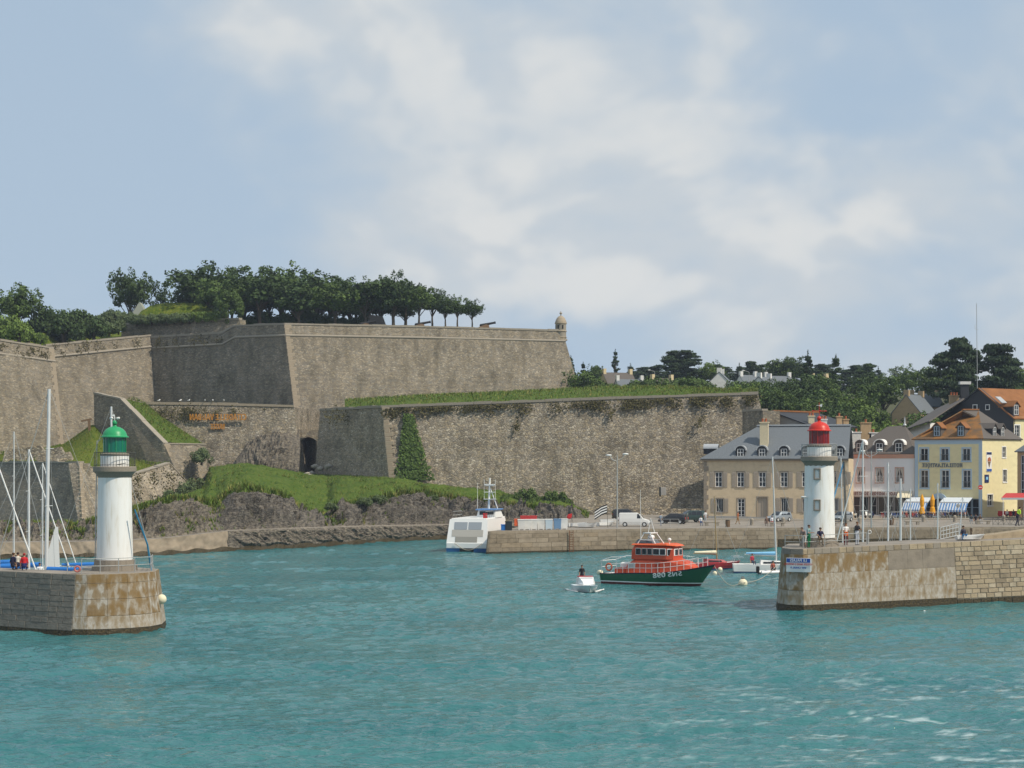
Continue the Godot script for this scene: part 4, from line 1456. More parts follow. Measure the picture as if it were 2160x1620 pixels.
func tree_shape(kind: String, s: int) -> Array:  # [trunk, crown], about the height given by the kind, standing at the origin
	rng.seed = s
	var tr := Geo.new()
	var cr := Geo.new()
	var tips := []
	var H := 9.0
	match kind:
		"broad", "tall", "wind":
			var R := Vector3(3.5, 3.0, 3.5)
			var cy := 5.9
			if kind == "tall": R = Vector3(2.6, 3.6, 2.6); cy = 5.6
			if kind == "wind": R = Vector3(3.9, 2.7, 3.4); cy = 6.2
			for i in 30:
				var d := Vector3(rng.randfn(), rng.randfn(), rng.randfn()).normalized() * pow(rng.randf(), 0.42)
				if d.y < -0.55: d.y *= 0.5
				var p := Vector3(0, cy, 0) + d * R * rr(0.72, 1.0)
				if kind == "wind": p.x += (p.y - 5.0) * 0.22
				var q := rr(0.75, 1.35)
				clump(cr, p, Vector3(q, q * 0.8, q), 105, 0.21, rr(0.7, 1.3))
				tips.append(p)
			for i in 26:  # twigs beyond the crown
				var d := Vector3(rng.randfn(), absf(rng.randfn()) * 0.8, rng.randfn()).normalized()
				clump(cr, Vector3(0, cy, 0) + d * R * rr(1.0, 1.2), Vector3(0.35, 0.45, 0.35), 22, 0.16, rr(0.8, 1.3))
		"airy":
			for i in 26:
				var d := Vector3(rng.randfn(), rng.randfn(), rng.randfn()).normalized() * pow(rng.randf(), 0.5)
				var p := Vector3(0, 6.0, 0) + d * Vector3(3.0, 3.2, 3.0)
				clump(cr, p, Vector3(0.7, 0.5, 0.7), 55, 0.19, rr(0.8, 1.4))
				tips.append(p)
		"shrub":
			H = 3.0
			for i in 30:
				var d := Vector3(rng.randfn(), absf(rng.randfn()), rng.randfn()).normalized()
				var p := Vector3(0, 0.4, 0) + d * Vector3(2.1, 1.9, 2.1) * rr(0.55, 1.0)
				clump(cr, p, Vector3(0.75, 0.65, 0.75), 95, 0.17, rr(0.75, 1.25))
				tips.append(p)
		"topiary":
			H = 3.0
			for i in 90:
				var d := Vector3(rng.randfn(), rng.randfn() * 0.9 + 0.35, rng.randfn()).normalized()
				clump(cr, Vector3(0, 2.6, 0) + d * Vector3(2.6, 2.7, 2.6) * 0.9, Vector3(0.42, 0.42, 0.42), 60, 0.14, rr(0.85, 1.15))
			tips.append(Vector3(0, 3, 0))
		"spire":
			H = 11.0
			for i in 46:
				var f := pow(rng.randf(), 0.8)
				var y := 1.2 + f * 9.4
				var rad := (1.0 - f) * 3.0 * rr(0.6, 1.1) + 0.15
				var a := rr(0, TAU)
				var n := maxi(1, int(rad * 1.6))
				for k in n:
					var u := (k + 0.7) / n
					clump(cr, Vector3(cos(a) * rad * u, y - u * 0.35 + u * u * 0.7, sin(a) * rad * u), Vector3(0.5, 0.26, 0.5), 42, 0.17, rr(0.7, 1.3))
				if rng.randf() < 0.3: tips.append(Vector3(cos(a) * rad * 0.6, y, sin(a) * rad * 0.6))
			clump(cr, Vector3(0, 10.8, 0), Vector3(0.16, 0.8, 0.16), 40, 0.13, 0.9)
		"cypress":
			H = 11.0
			for i in 26:
				var f := (i + rr(0, 1)) / 26.0
				var y := 1.6 + f * 9.2
				var rad := lerpf(4.4, 1.6, f * f) * rr(0.6, 1.0)
				var a := rr(0, TAU)
				var c := Vector3(cos(a) * rad * 0.55, y, sin(a) * rad * 0.55)
				for k in 8:
					var b := rr(0, TAU)
					var q := rr(0.2, 1.0) * rad * 0.6
					clump(cr, c + Vector3(cos(b) * q, rr(-0.15, 0.2) + q * 0.1, sin(b) * q), Vector3(0.95, 0.32, 0.95), 60, 0.2, rr(0.7, 1.25))
				tips.append(c)
	var lean := Vector3(rr(-0.3, 0.3), 0, rr(-0.3, 0.3))
	var tr_h := H * 0.6
	var a0 := Vector3.ZERO
	for k in 5:
		var b0 := lean * ((k + 1) / 5.0) ** 2 * 2.0 + Vector3(rr(-0.06, 0.06), tr_h * (k + 1) / 5.0, rr(-0.06, 0.06))
		tr.tube(a0 if k > 0 else Vector3(0, -0.6, 0), b0, 0.26 * (1.0 - k * 0.14), 0.26 * (1.0 - (k + 1) * 0.14), 7, false)
		a0 = b0
	for i in mini(9, tips.size()):
		var p: Vector3 = tips[i]
		var st := Vector3(lean.x * 0.3, clampf(p.y * 0.45, 0.4, tr_h * 0.95), lean.z * 0.3)
		tr.tube(st, st.lerp(p, 0.5) + Vector3(0, 0.2, 0), 0.11, 0.07, 5, false)
		tr.tube(st.lerp(p, 0.5) + Vector3(0, 0.2, 0), p, 0.07, 0.03, 5, false)
	return [tr.mesh(), cr.mesh()]


func tree(kind: String, variant: int, called: String, label: String, where: Vector3, height: float, leafm: String, group: String, wide := 1.0) -> Node3D:
	var key := kind + str(variant)
	if not cache.has(key): cache[key] = tree_shape(kind, 500 + variant * 17 + kind.hash() % 97)
	var H: float = {"broad": 9.3, "tall": 9.6, "wind": 9.2, "airy": 9.6, "shrub": 2.9, "topiary": 5.4, "spire": 11.4, "cypress": 11.2}[kind]
	var t := thing(called, label, "bush" if kind in ["shrub", "topiary"] else "tree", where, rr(0, TAU), group)
	var s := height / H
	t.scale = Vector3(s * wide, s, s * wide)
	part(t, "trunk", cache[key][0], M.bark)
	part(t, "crown", cache[key][1], M[leafm])
	return t


func hill_y(d: float, x := 999.0) -> float:
	return 6.5 * smoothstep(0.185, 0.125, x / d) * smoothstep(350.0, 430.0, d) * smoothstep(535.0, 475.0, d) + along([[318, 2.6], [332, 3.4], [350, 7.0], [390, 15.0], [440, 22.5], [500, 28.0], [560, 31.5], [620, 33.5], [720, 34.0], [900, 30.0]], d)[0]


func on_hill(px: float, py: float, h: float, least := 328.0) -> Vector3:  # where a tree of that height stands on the hill if its tip shows at that pixel
	var best := 640.0
	var d := least
	while d < 700.0:
		if EYE + (HORIZON - py) * d / F <= hill_y(d, (px - 1080.0) * d / F) + h:
			best = d
			break
		d += 3.0
	return up(px, best, hill_y(best, (px - 1080.0) * best / F) - 0.2)


func make_trees() -> void:
	rng.seed = 303
	var n := 0
	# row on the bastion
	var kinds := ["wind", "broad", "tall"]
	for q in [[428, 556, 428], [470, 580, 418], [512, 562, 430], [548, 566, 418], [592, 556, 428], [632, 572, 416], [668, 576, 432], [706, 590, 416], [738, 596, 430], [770, 584, 418], [802, 590, 432], [830, 572, 416], [856, 592, 430], [884, 602, 417], [912, 608, 428], [940, 624, 416], [965, 622, 424], [996, 631, 414]]:
		rng.seed = 900 + n
		var base := at(q[0], 706 if n < 11 else 691, q[2])
		var h: float = at(q[0], q[1], q[2]).y - base.y
		tree(kinds[n % 3] if n < 14 else "broad", n % 4, "bastion_tree", nth(17 - n) + " tree of the bastion row counted from the watch turret", base, h, ["leaf_dark", "leaf_mid", "leaf_dark"][n % 3], "row of trees on the upper bastion", (1.3 if n < 11 else 1.1))
		n += 1
	for i in 18:
		rng.seed = 950 + i
		var px := 412.0 + i * 26.0
		var ty := along([[412, 590], [500, 575], [600, 570], [700, 592], [780, 600], [870, 612]], px)[0] + rr(0, 14) as float
		var base := at(px, 702, 436)
		tree("broad", i % 4, "bastion_tree", "dense dark tree filling the gaps behind the bastion's tree row", base, at(px, ty, 436).y - base.y, "leaf_dark", "trees behind the bastion's tree row", 1.2)
	for i in 12:
		rng.seed = 980 + i
		var px := 530.0 + i * 22.0
		tree("shrub", i % 3, "bastion_bush", "dark bush under the row of trees on the upper bastion", at(px, 692, 422), rr(2.6, 4.4), "leaf_dark", "bushes under the bastion's trees", 1.1)
	rng.seed = 904
	tree("wind", 1, "citadel_tree", "spreading dark tree standing free above the set-back parapet", at(276, 716, 440), at(276, 566, 440).y - at(276, 716, 440).y, "leaf_dark", "", 0.78)
	tree("airy", 0, "citadel_tree", "thin open-crowned tree beside the grassy mound", at(340, 712, 442), at(340, 580, 442).y - at(340, 712, 442).y, "leaf_dark", "", 0.7)
	tree("broad", 2, "citadel_tree", "dense rounded tree above the far bastion", at(38, 725, 405), at(38, 600, 405).y - at(38, 725, 405).y, "leaf_mid", "", 1.1)
	tree("topiary", 0, "clipped_bush", "clipped round bush beside the grassy mound", at(482, 684, 404), at(482, 612, 404).y - at(482, 684, 404).y, "leaf_mid", "", 0.92)
	for q in [[100, 712, 640, 410], [135, 715, 642, 405], [170, 712, 648, 412], [198, 708, 660, 410]]:
		tree("shrub", n % 3, "citadel_bush", "dark rounded bush massed on the curtain rampart", at(q[0], q[1], q[3]), at(0, q[2], q[3]).y - at(0, q[1], q[3]).y, "leaf_dark", "dark bushes on the curtain rampart", 0.8)
		n += 1
	for q in [[12, 712, 656, 372], [40, 718, 672, 366], [-12, 712, 668, 372], [62, 722, 690, 372], [85, 724, 700, 385]]:
		tree("shrub", n % 3, "citadel_bush", "light green bush on top of the far bastion", at(q[0], q[1], q[3]), at(0, q[2], q[3]).y - at(0, q[1], q[3]).y, "leaf_light", "light bushes on the far bastion", 0.85)
		n += 1
	for q in [[222, 690, 652, 424], [245, 688, 648, 424], [268, 686, 655, 424], [230, 704, 676, 417], [250, 700, 672, 418], [205, 705, 680, 416]]:
		tree("shrub", n % 3, "citadel_bush", "grey-green bush behind the set-back parapet", at(q[0], q[1], q[3]), at(0, q[2], q[3]).y - at(0, q[1], q[3]).y, "leaf_grey", "grey-green bushes at the set-back parapet", 0.8)
		n += 1
	for i in 12:
		var p := 288.0 + i * 16.0
		tree("shrub", i % 3, "hedge_bush", "low hedge bush along the foot of the grassy mound", at(p, 684 - i * 0.6, 416 - i), 2.4, "leaf_grey" if i < 8 else "leaf_light", "hedge under the grassy mound", 1.0)
	# mound
	var rows := []
	for j in 13:
		var r := PackedVector3Array()
		for i in 25:
			var u := lerpf(-1.15, 1.15, i / 24.0)
			var v := lerpf(-1.1, 1.1, j / 12.0)
			var h := maxf(0.0, 1.0 - maxf(absf(u) ** 3, absf(v) ** 2))
			r.append(at(382, 676, 428) + Vector3(u * 9.2, 4.3 * pow(h, 0.7) - 0.3 - 0.5 * u * 0.0, v * 7.0))
		rows.append(r)
	setting("grass_mound", grid_mesh(rows), M.dry_grass)
	var g := Geo.new()
	var c := at(297, 668, 427)
	g.hexa([c + Vector3(-2.6, -1, 2), c + Vector3(2.4, -1, 2), c + Vector3(2.4, -1, -2), c + Vector3(-2.6, -1, -2), c + Vector3(-0.1, 3.1, 1.5), c + Vector3(0.1, 3.1, 1.5), c + Vector3(0.1, 3.1, -1.5), c + Vector3(-0.1, 3.1, -1.5)])
	solo("canvas_tent", "pale grey canvas tent at the end of the grassy mound", "tent", g, mk("canvas", Color(0.3, 0.32, 0.27), 0.9), "", c - Vector3(0, 1, 0))
	# slope bushes
	for q in [[1060, 1072, 1040, 302], [1085, 1074, 1036, 304], [1112, 1076, 1026, 306], [1135, 1074, 1046, 308], [1160, 1072, 1030, 310], [1180, 1072, 1034, 312], [1198, 1076, 1050, 312], [1040, 1070, 1052, 300]]:
		tree("shrub", n % 3, "slope_bush", "dark bush on the rocks at the end of the grass slope", at(q[0], q[1], q[3]), at(0, q[2], q[3]).y - at(0, q[1], q[3]).y, "leaf_mid", "bushes on the rocks beside the quay", 0.75)
		n += 1
	for q in [[330, 1085, 1052, 290], [362, 1062, 1030, 299], [395, 1050, 1012, 306], [415, 1040, 1005, 314], [300, 1092, 1064, 286], [345, 1098, 1070, 283], [425, 975, 942, 331], [408, 1072, 1040, 300], [425, 1090, 1062, 290], [440, 1072, 1048, 296], [385, 1075, 1052, 295]]:
		tree("shrub", n % 3, "wall_bush", "olive green bush growing on the foot of the shore bastion", at(q[0], q[1], q[3]), at(0, q[2], q[3]).y - at(0, q[1], q[3]).y, "leaf_grey", "bushes on the shore bastion's foot", 0.9)
		n += 1
	for q in [[770, 1066, 1046, 268], [800, 1062, 1042, 272], [490, 1048, 1034, 262], [915, 1056, 1042, 285], [870, 1052, 1040, 284], [700, 1075, 1058, 262]]:
		tree("shrub", n % 3, "cliff_bush", "small bush clinging to the top of the cliff", at(q[0], q[1], q[3]), at(0, q[2], q[3]).y - at(0, q[1], q[3]).y, "leaf_grey", "bushes along the cliff top", 1.1)
		n += 1
	# trees of the town hill: named ones first
	for q in [[1204, 750, 9, "spire", "leaf_pine"], [1230, 762, 8, "spire", "leaf_pine"], [1258, 742, 11, "cypress", "leaf_pine"], [1298, 742, 12, "spire", "leaf_pine"], [1225, 776, 11, "broad", "leaf_mid"], [1252, 790, 8, "broad", "leaf_mid"], [1422, 756, 12, "cypress", "leaf_pine"], [1450, 752, 12, "cypress", "leaf_pine"], [1500, 775, 9, "broad", "leaf_light"], [1590, 762, 9, "cypress", "leaf_pine"], [1640, 764, 9, "cypress", "leaf_pine"], [1704, 740, 13, "spire", "leaf_pine"], [1742, 760, 9, "spire", "leaf_pine"], [1763, 746, 14, "spire", "leaf_dark"], [1791, 758, 10, "spire", "leaf_dark"], [1826, 764, 10, "cypress", "leaf_dark"], [1858, 768, 9, "spire", "leaf_dark"], [1898, 744, 12, "airy", "leaf_grey"], [1912, 768, 10, "tall", "leaf_mid"], [1962, 768, 13, "broad", "leaf_mid"], [2010, 774, 12, "broad", "leaf_mid"], [2012, 709, 22, "cypress", "leaf_pine"], [2045, 726, 19, "cypress", "leaf_pine"], [2102, 721, 20, "cypress", "leaf_pine"], [2128, 752, 14, "cypress", "leaf_pine"], [2150, 770, 12, "broad", "leaf_mid"], [1862, 788, 12, "broad", "leaf_mid"], [1690, 786, 11, "broad", "leaf_dark"], [1668, 800, 11, "broad", "leaf_dark"], [1648, 812, 10, "broad", "leaf_mid"]]:
		rng.seed = 1300 + n
		tree(q[3], n % 3 + (1 if q[3] == "broad" else 0), "hill_tree", {"spire": "pointed dark conifer on the skyline of the town hill", "cypress": "flat-layered dark cypress on the skyline of the town hill", "broad": "rounded leafy tree on the slope of the town hill", "airy": "thin airy tree standing above the town hill's woods", "tall": "tall leafy tree beside the airy tree on the hill"}[q[3]], on_hill(q[0], q[1], q[2], 515.0 if q[0] < 1680 and q[0] > 1250 else 380.0), q[2], q[4], {"spire": "pointed conifers on the hill", "cypress": "layered cypresses on the hill", "broad": "leafy trees on the town hill"}.get(q[3], ""), rr(0.9, 1.15) * (0.75 if q[2] > 18 else 1.0))
		n += 1
	# the low far line of trees
	for i in 22:
		rng.seed = 1500 + i
		var px := 1330.0 + i * 25.0 + rr(-8, 8)
		var fd := rr(570, 640)
		var h := at(px, rr(763, 775), fd).y - hill_y(fd)
		tree("cypress" if i % 3 else "spire", i % 3, "skyline_tree", "small far conifer in the low line of trees on the horizon", up(px, fd, hill_y(fd) - 0.2), h, "leaf_pine", "far line of trees on the horizon", rr(1.2, 1.7))
	for q in [[1262, 798, 5.0], [1288, 808, 3.0], [1352, 800, 4.6], [1372, 792, 5.6], [1424, 796, 5.0], [1446, 792, 5.6], [1464, 796, 5.2], [1490, 806, 4.0], [1552, 800, 4.4], [1590, 806, 4.0], [1600, 800, 4.4], [1630, 812, 3.4]]:
		rng.seed = 1700 + int(q[0])
		tree("shrub", int(q[0]) % 3, "garden_bush", "garden bush between the hill houses", up(q[0], 432.0, at(0, q[1], 432.0).y - q[2] + 0.2), q[2], "leaf_mid", "garden bushes between the hill houses", rr(0.9, 1.3))
	# woods between the houses
	for i in 74:
		rng.seed = 1600 + i
		var px := rr(1630, 2190)
		var py := rr(785, 905)
		if i > 58:
			px = rr(1560, 1660)
			py = rr(812, 830)
		if px > 1890 and px < 1962 and py < 868: continue
		var h := rr(7.5, 11.5)
		var k: String = ["broad", "broad", "tall", "wind"][i % 4]
		var m: String = ["leaf_dark", "leaf_mid", "leaf_mid", "leaf_dark", "leaf_light"][i % 5]
		tree(k, (i + 1) % 4, "wood_tree", {"leaf_dark": "dark leafy tree in the wood behind the quay roofs", "leaf_mid": "green leafy tree in the wood behind the quay roofs", "leaf_light": "light green tree in the wood behind the quay roofs"}[m], on_hill(px, py, h, 340.0), h, m, "wood behind the quay roofs", rr(0.95, 1.25))
	wall_plants()


func wall_plants() -> void:
	# ivy on the long rampart
	rng.seed = 404
	var face := func(px, py):  # a point on the long rampart's battered face
		var f: float = (px - 805.0) / 795.0
		var dt := lerpf(327.0, 320.5, f)
		var ty := lerpf(860.0, 832.0, f)
		var k: float = (py - ty) / 230.0
		return at(px, py, dt - 5.6 * k - 0.1)
	var g := Geo.new()
	for i in 4200:
		var py := rr(874, 1012)
		var f := (py - 874.0) / 138.0
		var mid := 862.0 + f * 10.0
		var half := 10.0 + f * 30.0
		if f > 0.8: half *= 1.15
		var px := mid + rng.randfn() * half * 0.48
		if absf(px - mid) > half: continue
		g.col = Color.WHITE * rr(0.4, 0.9)
		var p: Vector3 = face.call(px, py)
		leaf(g, p + Vector3(0, 0, rr(0.05, 0.7)), Vector3(0.2, 0.3, 1), rr(0.16, 0.32))
	var o := solo("ivy", "tall green ivy climbing the long rubble rampart", "ivy", g, M.leaf_ivy, "", face.call(870, 1012))
	# weeds hanging from copings
	g = Geo.new()
	for i in 62:
		var px := rr(815, 1596)
		var ty := lerpf(860.0, 832.0, (px - 805) / 795.0)
		var drop := rr(4, 24) * (1.0 if px > 1180 or rng.randf() < 0.5 else 0.5)
		for k in int(26 + drop * 2.5):
			g.col = Color.WHITE * rr(0.35, 0.85)
			leaf(g, face.call(px + rng.randfn() * 9.0, ty + 2 + rng.randf() * drop) + Vector3(0, 0, rr(0.0, 0.45)), Vector3(0, 0.2, 1), rr(0.12, 0.24))
	for q in [[1476, 890, 5, 8], [1290, 870, 4, 8], [1090, 900, 3, 6]]:
		for k in 60:
			g.col = Color.WHITE * rr(0.35, 0.85)
			leaf(g, face.call(q[0] + rng.randfn() * q[2], q[1] + rng.randfn() * q[3]) + Vector3(0, 0, rr(0.0, 0.45)), Vector3(0, 0.2, 1), rr(0.12, 0.24))
	var w := setting("wall_weeds", g, M.leaf_brown, "stuff", "brownish weeds hanging from the coping of the long rampart", "weeds")
	g = Geo.new()
	var spots := []
	for i in 24: spots.append([rr(330, 420), rr(864, 884), 351.4, 7, 6])
	for i in 10: spots.append([rr(420, 620), rr(864, 872), 350.8, 5, 4])
	for i in 26:
		var px := rr(105, 318)
		spots.append([px, lerpf(730, 709, (px - 96) / 222.0) + rr(4, 22), lerpf(393, 412, (px - 96) / 222.0) - 0.3, 5, 5])
	for i in 20:
		var px := rr(320, 470)
		spots.append([px, lerpf(714, 705, (px - 318) / 150.0) + rr(4, 26), lerpf(412, 398, (px - 318) / 150.0) - 0.4, 5, 5])
	for i in 20:
		var px := rr(0, 110)
		spots.append([px, lerpf(719, 736, px / 113.0) + rr(6, 26), lerpf(349, 361, px / 113.0) - 0.4, 4, 4])
	for i in 40:
		var px := rr(285, 425)
		spots.append([px, rr(995, 1080), lerpf(305, 318, (px - 285) / 140.0) - 4.5, 6, 8])
	for i in 12: spots.append([rr(680, 800), rr(872, 890), lerpf(349, 328, 0.5), 7, 7])
	for q in spots:
		for k in 26:
			g.col = Color.WHITE * rr(0.35, 0.9)
			leaf(g, at(q[0] + rng.randfn() * q[3], q[1] + rng.randfn() * q[4], q[2]) + Vector3(0, 0, rr(0.0, 0.5)), Vector3(0, 0.3, 1), rr(0.1, 0.22))
	setting("rampart_weeds", g, M.leaf_brown, "stuff", "dry weeds and plants growing out of the rampart joints", "weeds")


# ---------- town ----------
func fac(a: Vector3, b: Vector3) -> Dictionary:  # a facade from a to b, left to right as one stands before it
	var dir := Vector3(b.x - a.x, 0, b.z - a.z).normalized()
	return {"a": a, "b": b, "dir": dir, "n": dir.cross(Vector3.UP), "len": Vector2(b.x - a.x, b.z - a.z).length()}


func hit(f: Dictionary, px: float, py: float) -> Vector2:  # pixel to (distance along the facade, height)
	var k := (px - 1080.0) / F
	var s: float = (-k * f.a.z - f.a.x) / (f.dir.x + k * f.dir.z)
	var d: float = -(f.a.z + f.dir.z * s)
	return Vector2(s, EYE - (py - HORIZON) * d / F)


func spot(f: Dictionary, s: float, y: float, out := 0.0) -> Vector3:
	return Vector3(f.a.x, 0, f.a.z) + f.dir * s + f.n * out + Vector3(0, y, 0)


func wall_geo(f: Dictionary, y0: float, y1: float, holes: Array, depth := 0.25) -> Geo:  # holes: Rect2(s, y, w, h)
	var g := Geo.new()
	var xs := [0.0, f.len]
	var ys := [y0, y1]
	for h in holes:
		xs.append_array([h.position.x, h.end.x])
		ys.append_array([h.position.y, h.end.y])
	xs.sort(); ys.sort()
	for i in xs.size() - 1:
		for j in ys.size() - 1:
			if xs[i + 1] - xs[i] < 0.001 or ys[j + 1] - ys[j] < 0.001: continue
			var m := Vector2((xs[i] + xs[i + 1]) / 2, (ys[j] + ys[j + 1]) / 2)
			var open := false
			for h in holes:
				if h.has_point(m): open = true
			if not open:
				g.quad_out(spot(f, xs[i], ys[j]), spot(f, xs[i + 1], ys[j]), spot(f, xs[i + 1], ys[j + 1]), spot(f, xs[i], ys[j + 1]), f.n)
	for h in holes:
		var p := [Vector2(h.position.x, h.position.y), Vector2(h.end.x, h.position.y), Vector2(h.end.x, h.end.y), Vector2(h.position.x, h.end.y)]
		for i in 4:
			var a: Vector2 = p[i]
			var b: Vector2 = p[(i + 1) % 4]
			g.quad(spot(f, a.x, a.y), spot(f, b.x, b.y), spot(f, b.x, b.y, -depth), spot(f, a.x, a.y, -depth))
	return g


func hole(f: Dictionary, px0: float, py0: float, px1: float, py1: float) -> Rect2:
	var a := hit(f, px0, py1)
	var b := hit(f, px1, py0)
	return Rect2(a.x, a.y, b.x - a.x, b.y - a.y)


func window(parent: Node3D, f: Dictionary, r: Rect2, o := {}) -> Node3D:
	var w := Node3D.new()
	w.name = o.get("called", "window")
	parent.add_child(w, true)
	w.transform = Transform3D(Basis(f.dir, Vector3.UP, f.n), spot(f, r.position.x, r.position.y) - parent.position)
	var W := r.size.x
	var H := r.size.y
	var g := Geo.new()
	g.box(Vector3(W / 2, H / 2, -0.22), Vector3(W, H, 0.03))
	part(w, "pane", g, o.get("pane", M.dark_glass))
	g = Geo.new()
	var b: float = o.get("bar", 0.08)
	for q in [[b / 2, H / 2, b, H], [W - b / 2, H / 2, b, H], [W / 2, b / 2, W - 2 * b, b], [W / 2, H - b / 2, W - 2 * b, b]]:
		g.box(Vector3(q[0], q[1], -0.16), Vector3(q[2], q[3], 0.07))
	for i in range(1, o.get("cols", 2)):
		g.box(Vector3(W * i / o.get("cols", 2), H / 2, -0.17), Vector3(b * 1.1, H - 2 * b, 0.06))
	for i in range(1, o.get("rows", 3)):
		g.box(Vector3(W / 2, H * i / o.get("rows", 3), -0.175), Vector3(W - 2 * b, b * 0.6, 0.05))
	part(w, "frame", g, o.get("frame", M.frame_white))
	if o.has("surround"):
		g = Geo.new()
		var t: float = o.get("trim", 0.16)
		for q in [[-t / 2, H / 2, t, H], [W + t / 2, H / 2, t, H], [W / 2, H + t / 2, W + 2 * t, t], [W / 2, -t / 2, W + 2.4 * t, t]]:
			g.box(Vector3(q[0], q[1], 0.0), Vector3(q[2], q[3], 0.07 if q[1] > 0 else 0.16))
		part(w, "surround", g, o.surround)
	if o.has("shutter"):
		for s in [-1, 1]:
			g = Geo.new()
			var sw: float = o.get("shutter_w", W * 0.55)
			var cx := -sw / 2 - 0.17 if s < 0 else W + sw / 2 + 0.17
			g.cbox(Vector3(cx, H / 2, 0.035), Vector3(sw, H + 0.1, 0.05), 0.01)
			for k in int(H / 0.16): g.box(Vector3(cx, 0.1 + k * 0.16, 0.065), Vector3(sw - 0.16, 0.07, 0.02))
			part(w, "shutter", g, o.shutter)
	if o.has("balcony"):
		g = Geo.new()
		for y in [0.12, 0.95]: g.box(Vector3(W / 2, y, 0.1), Vector3(W + 0.2, 0.05, 0.04))
		for k in 10: g.box(Vector3(W * (k + 0.5) / 10, 0.53, 0.1), Vector3(0.025, 0.85, 0.025))
		part(w, "balcony_rail", g, o.balcony)
	if o.has("curtain"):
		g = Geo.new()
		for s in [0, 1]:
			g.prism([Vector2(0.08 if s == 0 else W - 0.08, H - 0.1), Vector2(W * 0.45 if s == 0 else W * 0.55, H - 0.1), Vector2(0.12 if s == 0 else W - 0.12, H * 0.35)], -0.2, -0.195)
		part(w, "curtain", g, o.curtain)
	return w


func slab(g: Geo, p: Array, thick := 0.18) -> void:  # a roof plane with thickness, from four or three points
	var n: Vector3 = (p[2] - p[0]).cross(p[1] - p[0]).normalized()
	if n.y < 0.0: n = -n
	var lo := []
	for q in p: lo.append(q - n * thick)
	g.loft([lo, p])


func dormer(parent: Node3D, c: Vector3, dir: Vector3, w: float, h: float, back: float, roofm: Material, cheek: Material, frame: Material, style := "gable", flip_cols := 2) -> void:
	# c: middle of the sill line; dir: along the facade
	var n := dir.cross(Vector3.UP)
	var d := Node3D.new()
	d.name = "dormer"
	parent.add_child(d, true)
	d.transform = Transform3D(Basis(dir, Vector3.UP, n), c - parent.position)
	var g := Geo.new()
	if style == "round":
		var poly := [Vector2(-w / 2, 0), Vector2(w / 2, 0)]
		for k in 9: poly.append(Vector2(cos(PI * k / 8) * w / 2, h * 0.62 + sin(PI * k / 8) * h * 0.38))
		g.prism(poly, -back, 0.0)
	else:
		g.prism([Vector2(-w / 2, 0), Vector2(w / 2, 0), Vector2(w / 2, h * 0.74), Vector2(0, h), Vector2(-w / 2, h * 0.74)], -back, 0.0)
	part(d, "cheeks", g, cheek)
	g = Geo.new()
	var ro := []
	var ri := []
	if style == "round":
		for k in 13:
			var a := PI * k / 12
			ro.append(Vector2(cos(a) * (w / 2 + 0.2), h * 0.62 + sin(a) * (h * 0.38 + 0.2)))
			ri.append(Vector2(cos(a) * (w / 2 + 0.06), h * 0.62 + sin(a) * (h * 0.38 + 0.06)))
	else:
		ro = [Vector2(w / 2 + 0.22, h * 0.66), Vector2(0, h + 0.16), Vector2(-w / 2 - 0.22, h * 0.66)]
		ri = [Vector2(w / 2 + 0.22, h * 0.6), Vector2(0, h + 0.05), Vector2(-w / 2 - 0.22, h * 0.6)]
	ri.reverse()
	g.prism(ro + ri, -back, 0.25)
	part(d, "dormer_roof", g, roofm)
	var f := fac(Vector3.ZERO, Vector3(1, 0, 0))
	g = Geo.new()
	var ww := w * 0.62
	var hh := h * 0.66
	g.box(Vector3(0, h * 0.08 + hh / 2, 0.015), Vector3(ww, hh, 0.03))
	part(d, "pane", g, M.dark_glass)
	g = Geo.new()
	for q in [[-ww / 2, 0.09, hh], [ww / 2, 0.09, hh], [0, 0.08, hh]]: g.box(Vector3(q[0], h * 0.08 + hh / 2, 0.05), Vector3(q[1], q[2], 0.05))
	for y in [0.0, 0.5, 1.0]: g.box(Vector3(0, h * 0.08 + hh * y, 0.055), Vector3(ww + 0.1, 0.07, 0.05))
	part(d, "frame", g, frame)


func chimney(parent: Node3D, c: Vector3, s: Vector3, m: Material, pots := 2, turn := 0.0) -> void:
	var g := Geo.new()
	g.box(c + Vector3(0, s.y / 2, 0), s, Basis(Vector3.UP, turn))
	g.box(c + Vector3(0, s.y + 0.08, 0), Vector3(s.x + 0.2, 0.18, s.z + 0.2), Basis(Vector3.UP, turn))
	var o := wpart(parent, "chimney", g, m)
	for k in pots:
		var p := Geo.new()
		var q := c + Vector3((k - (pots - 1) / 2.0) * 0.5, s.y + 0.17, 0)
		p.lathe([Vector2(0.17, 0), Vector2(0.15, 0.35), Vector2(0.19, 0.4), Vector2(0.19, 0.5), Vector2(0.1, 0.5)], 8, q)
		wpart(o, "chimney_pot", p, M.terracotta)


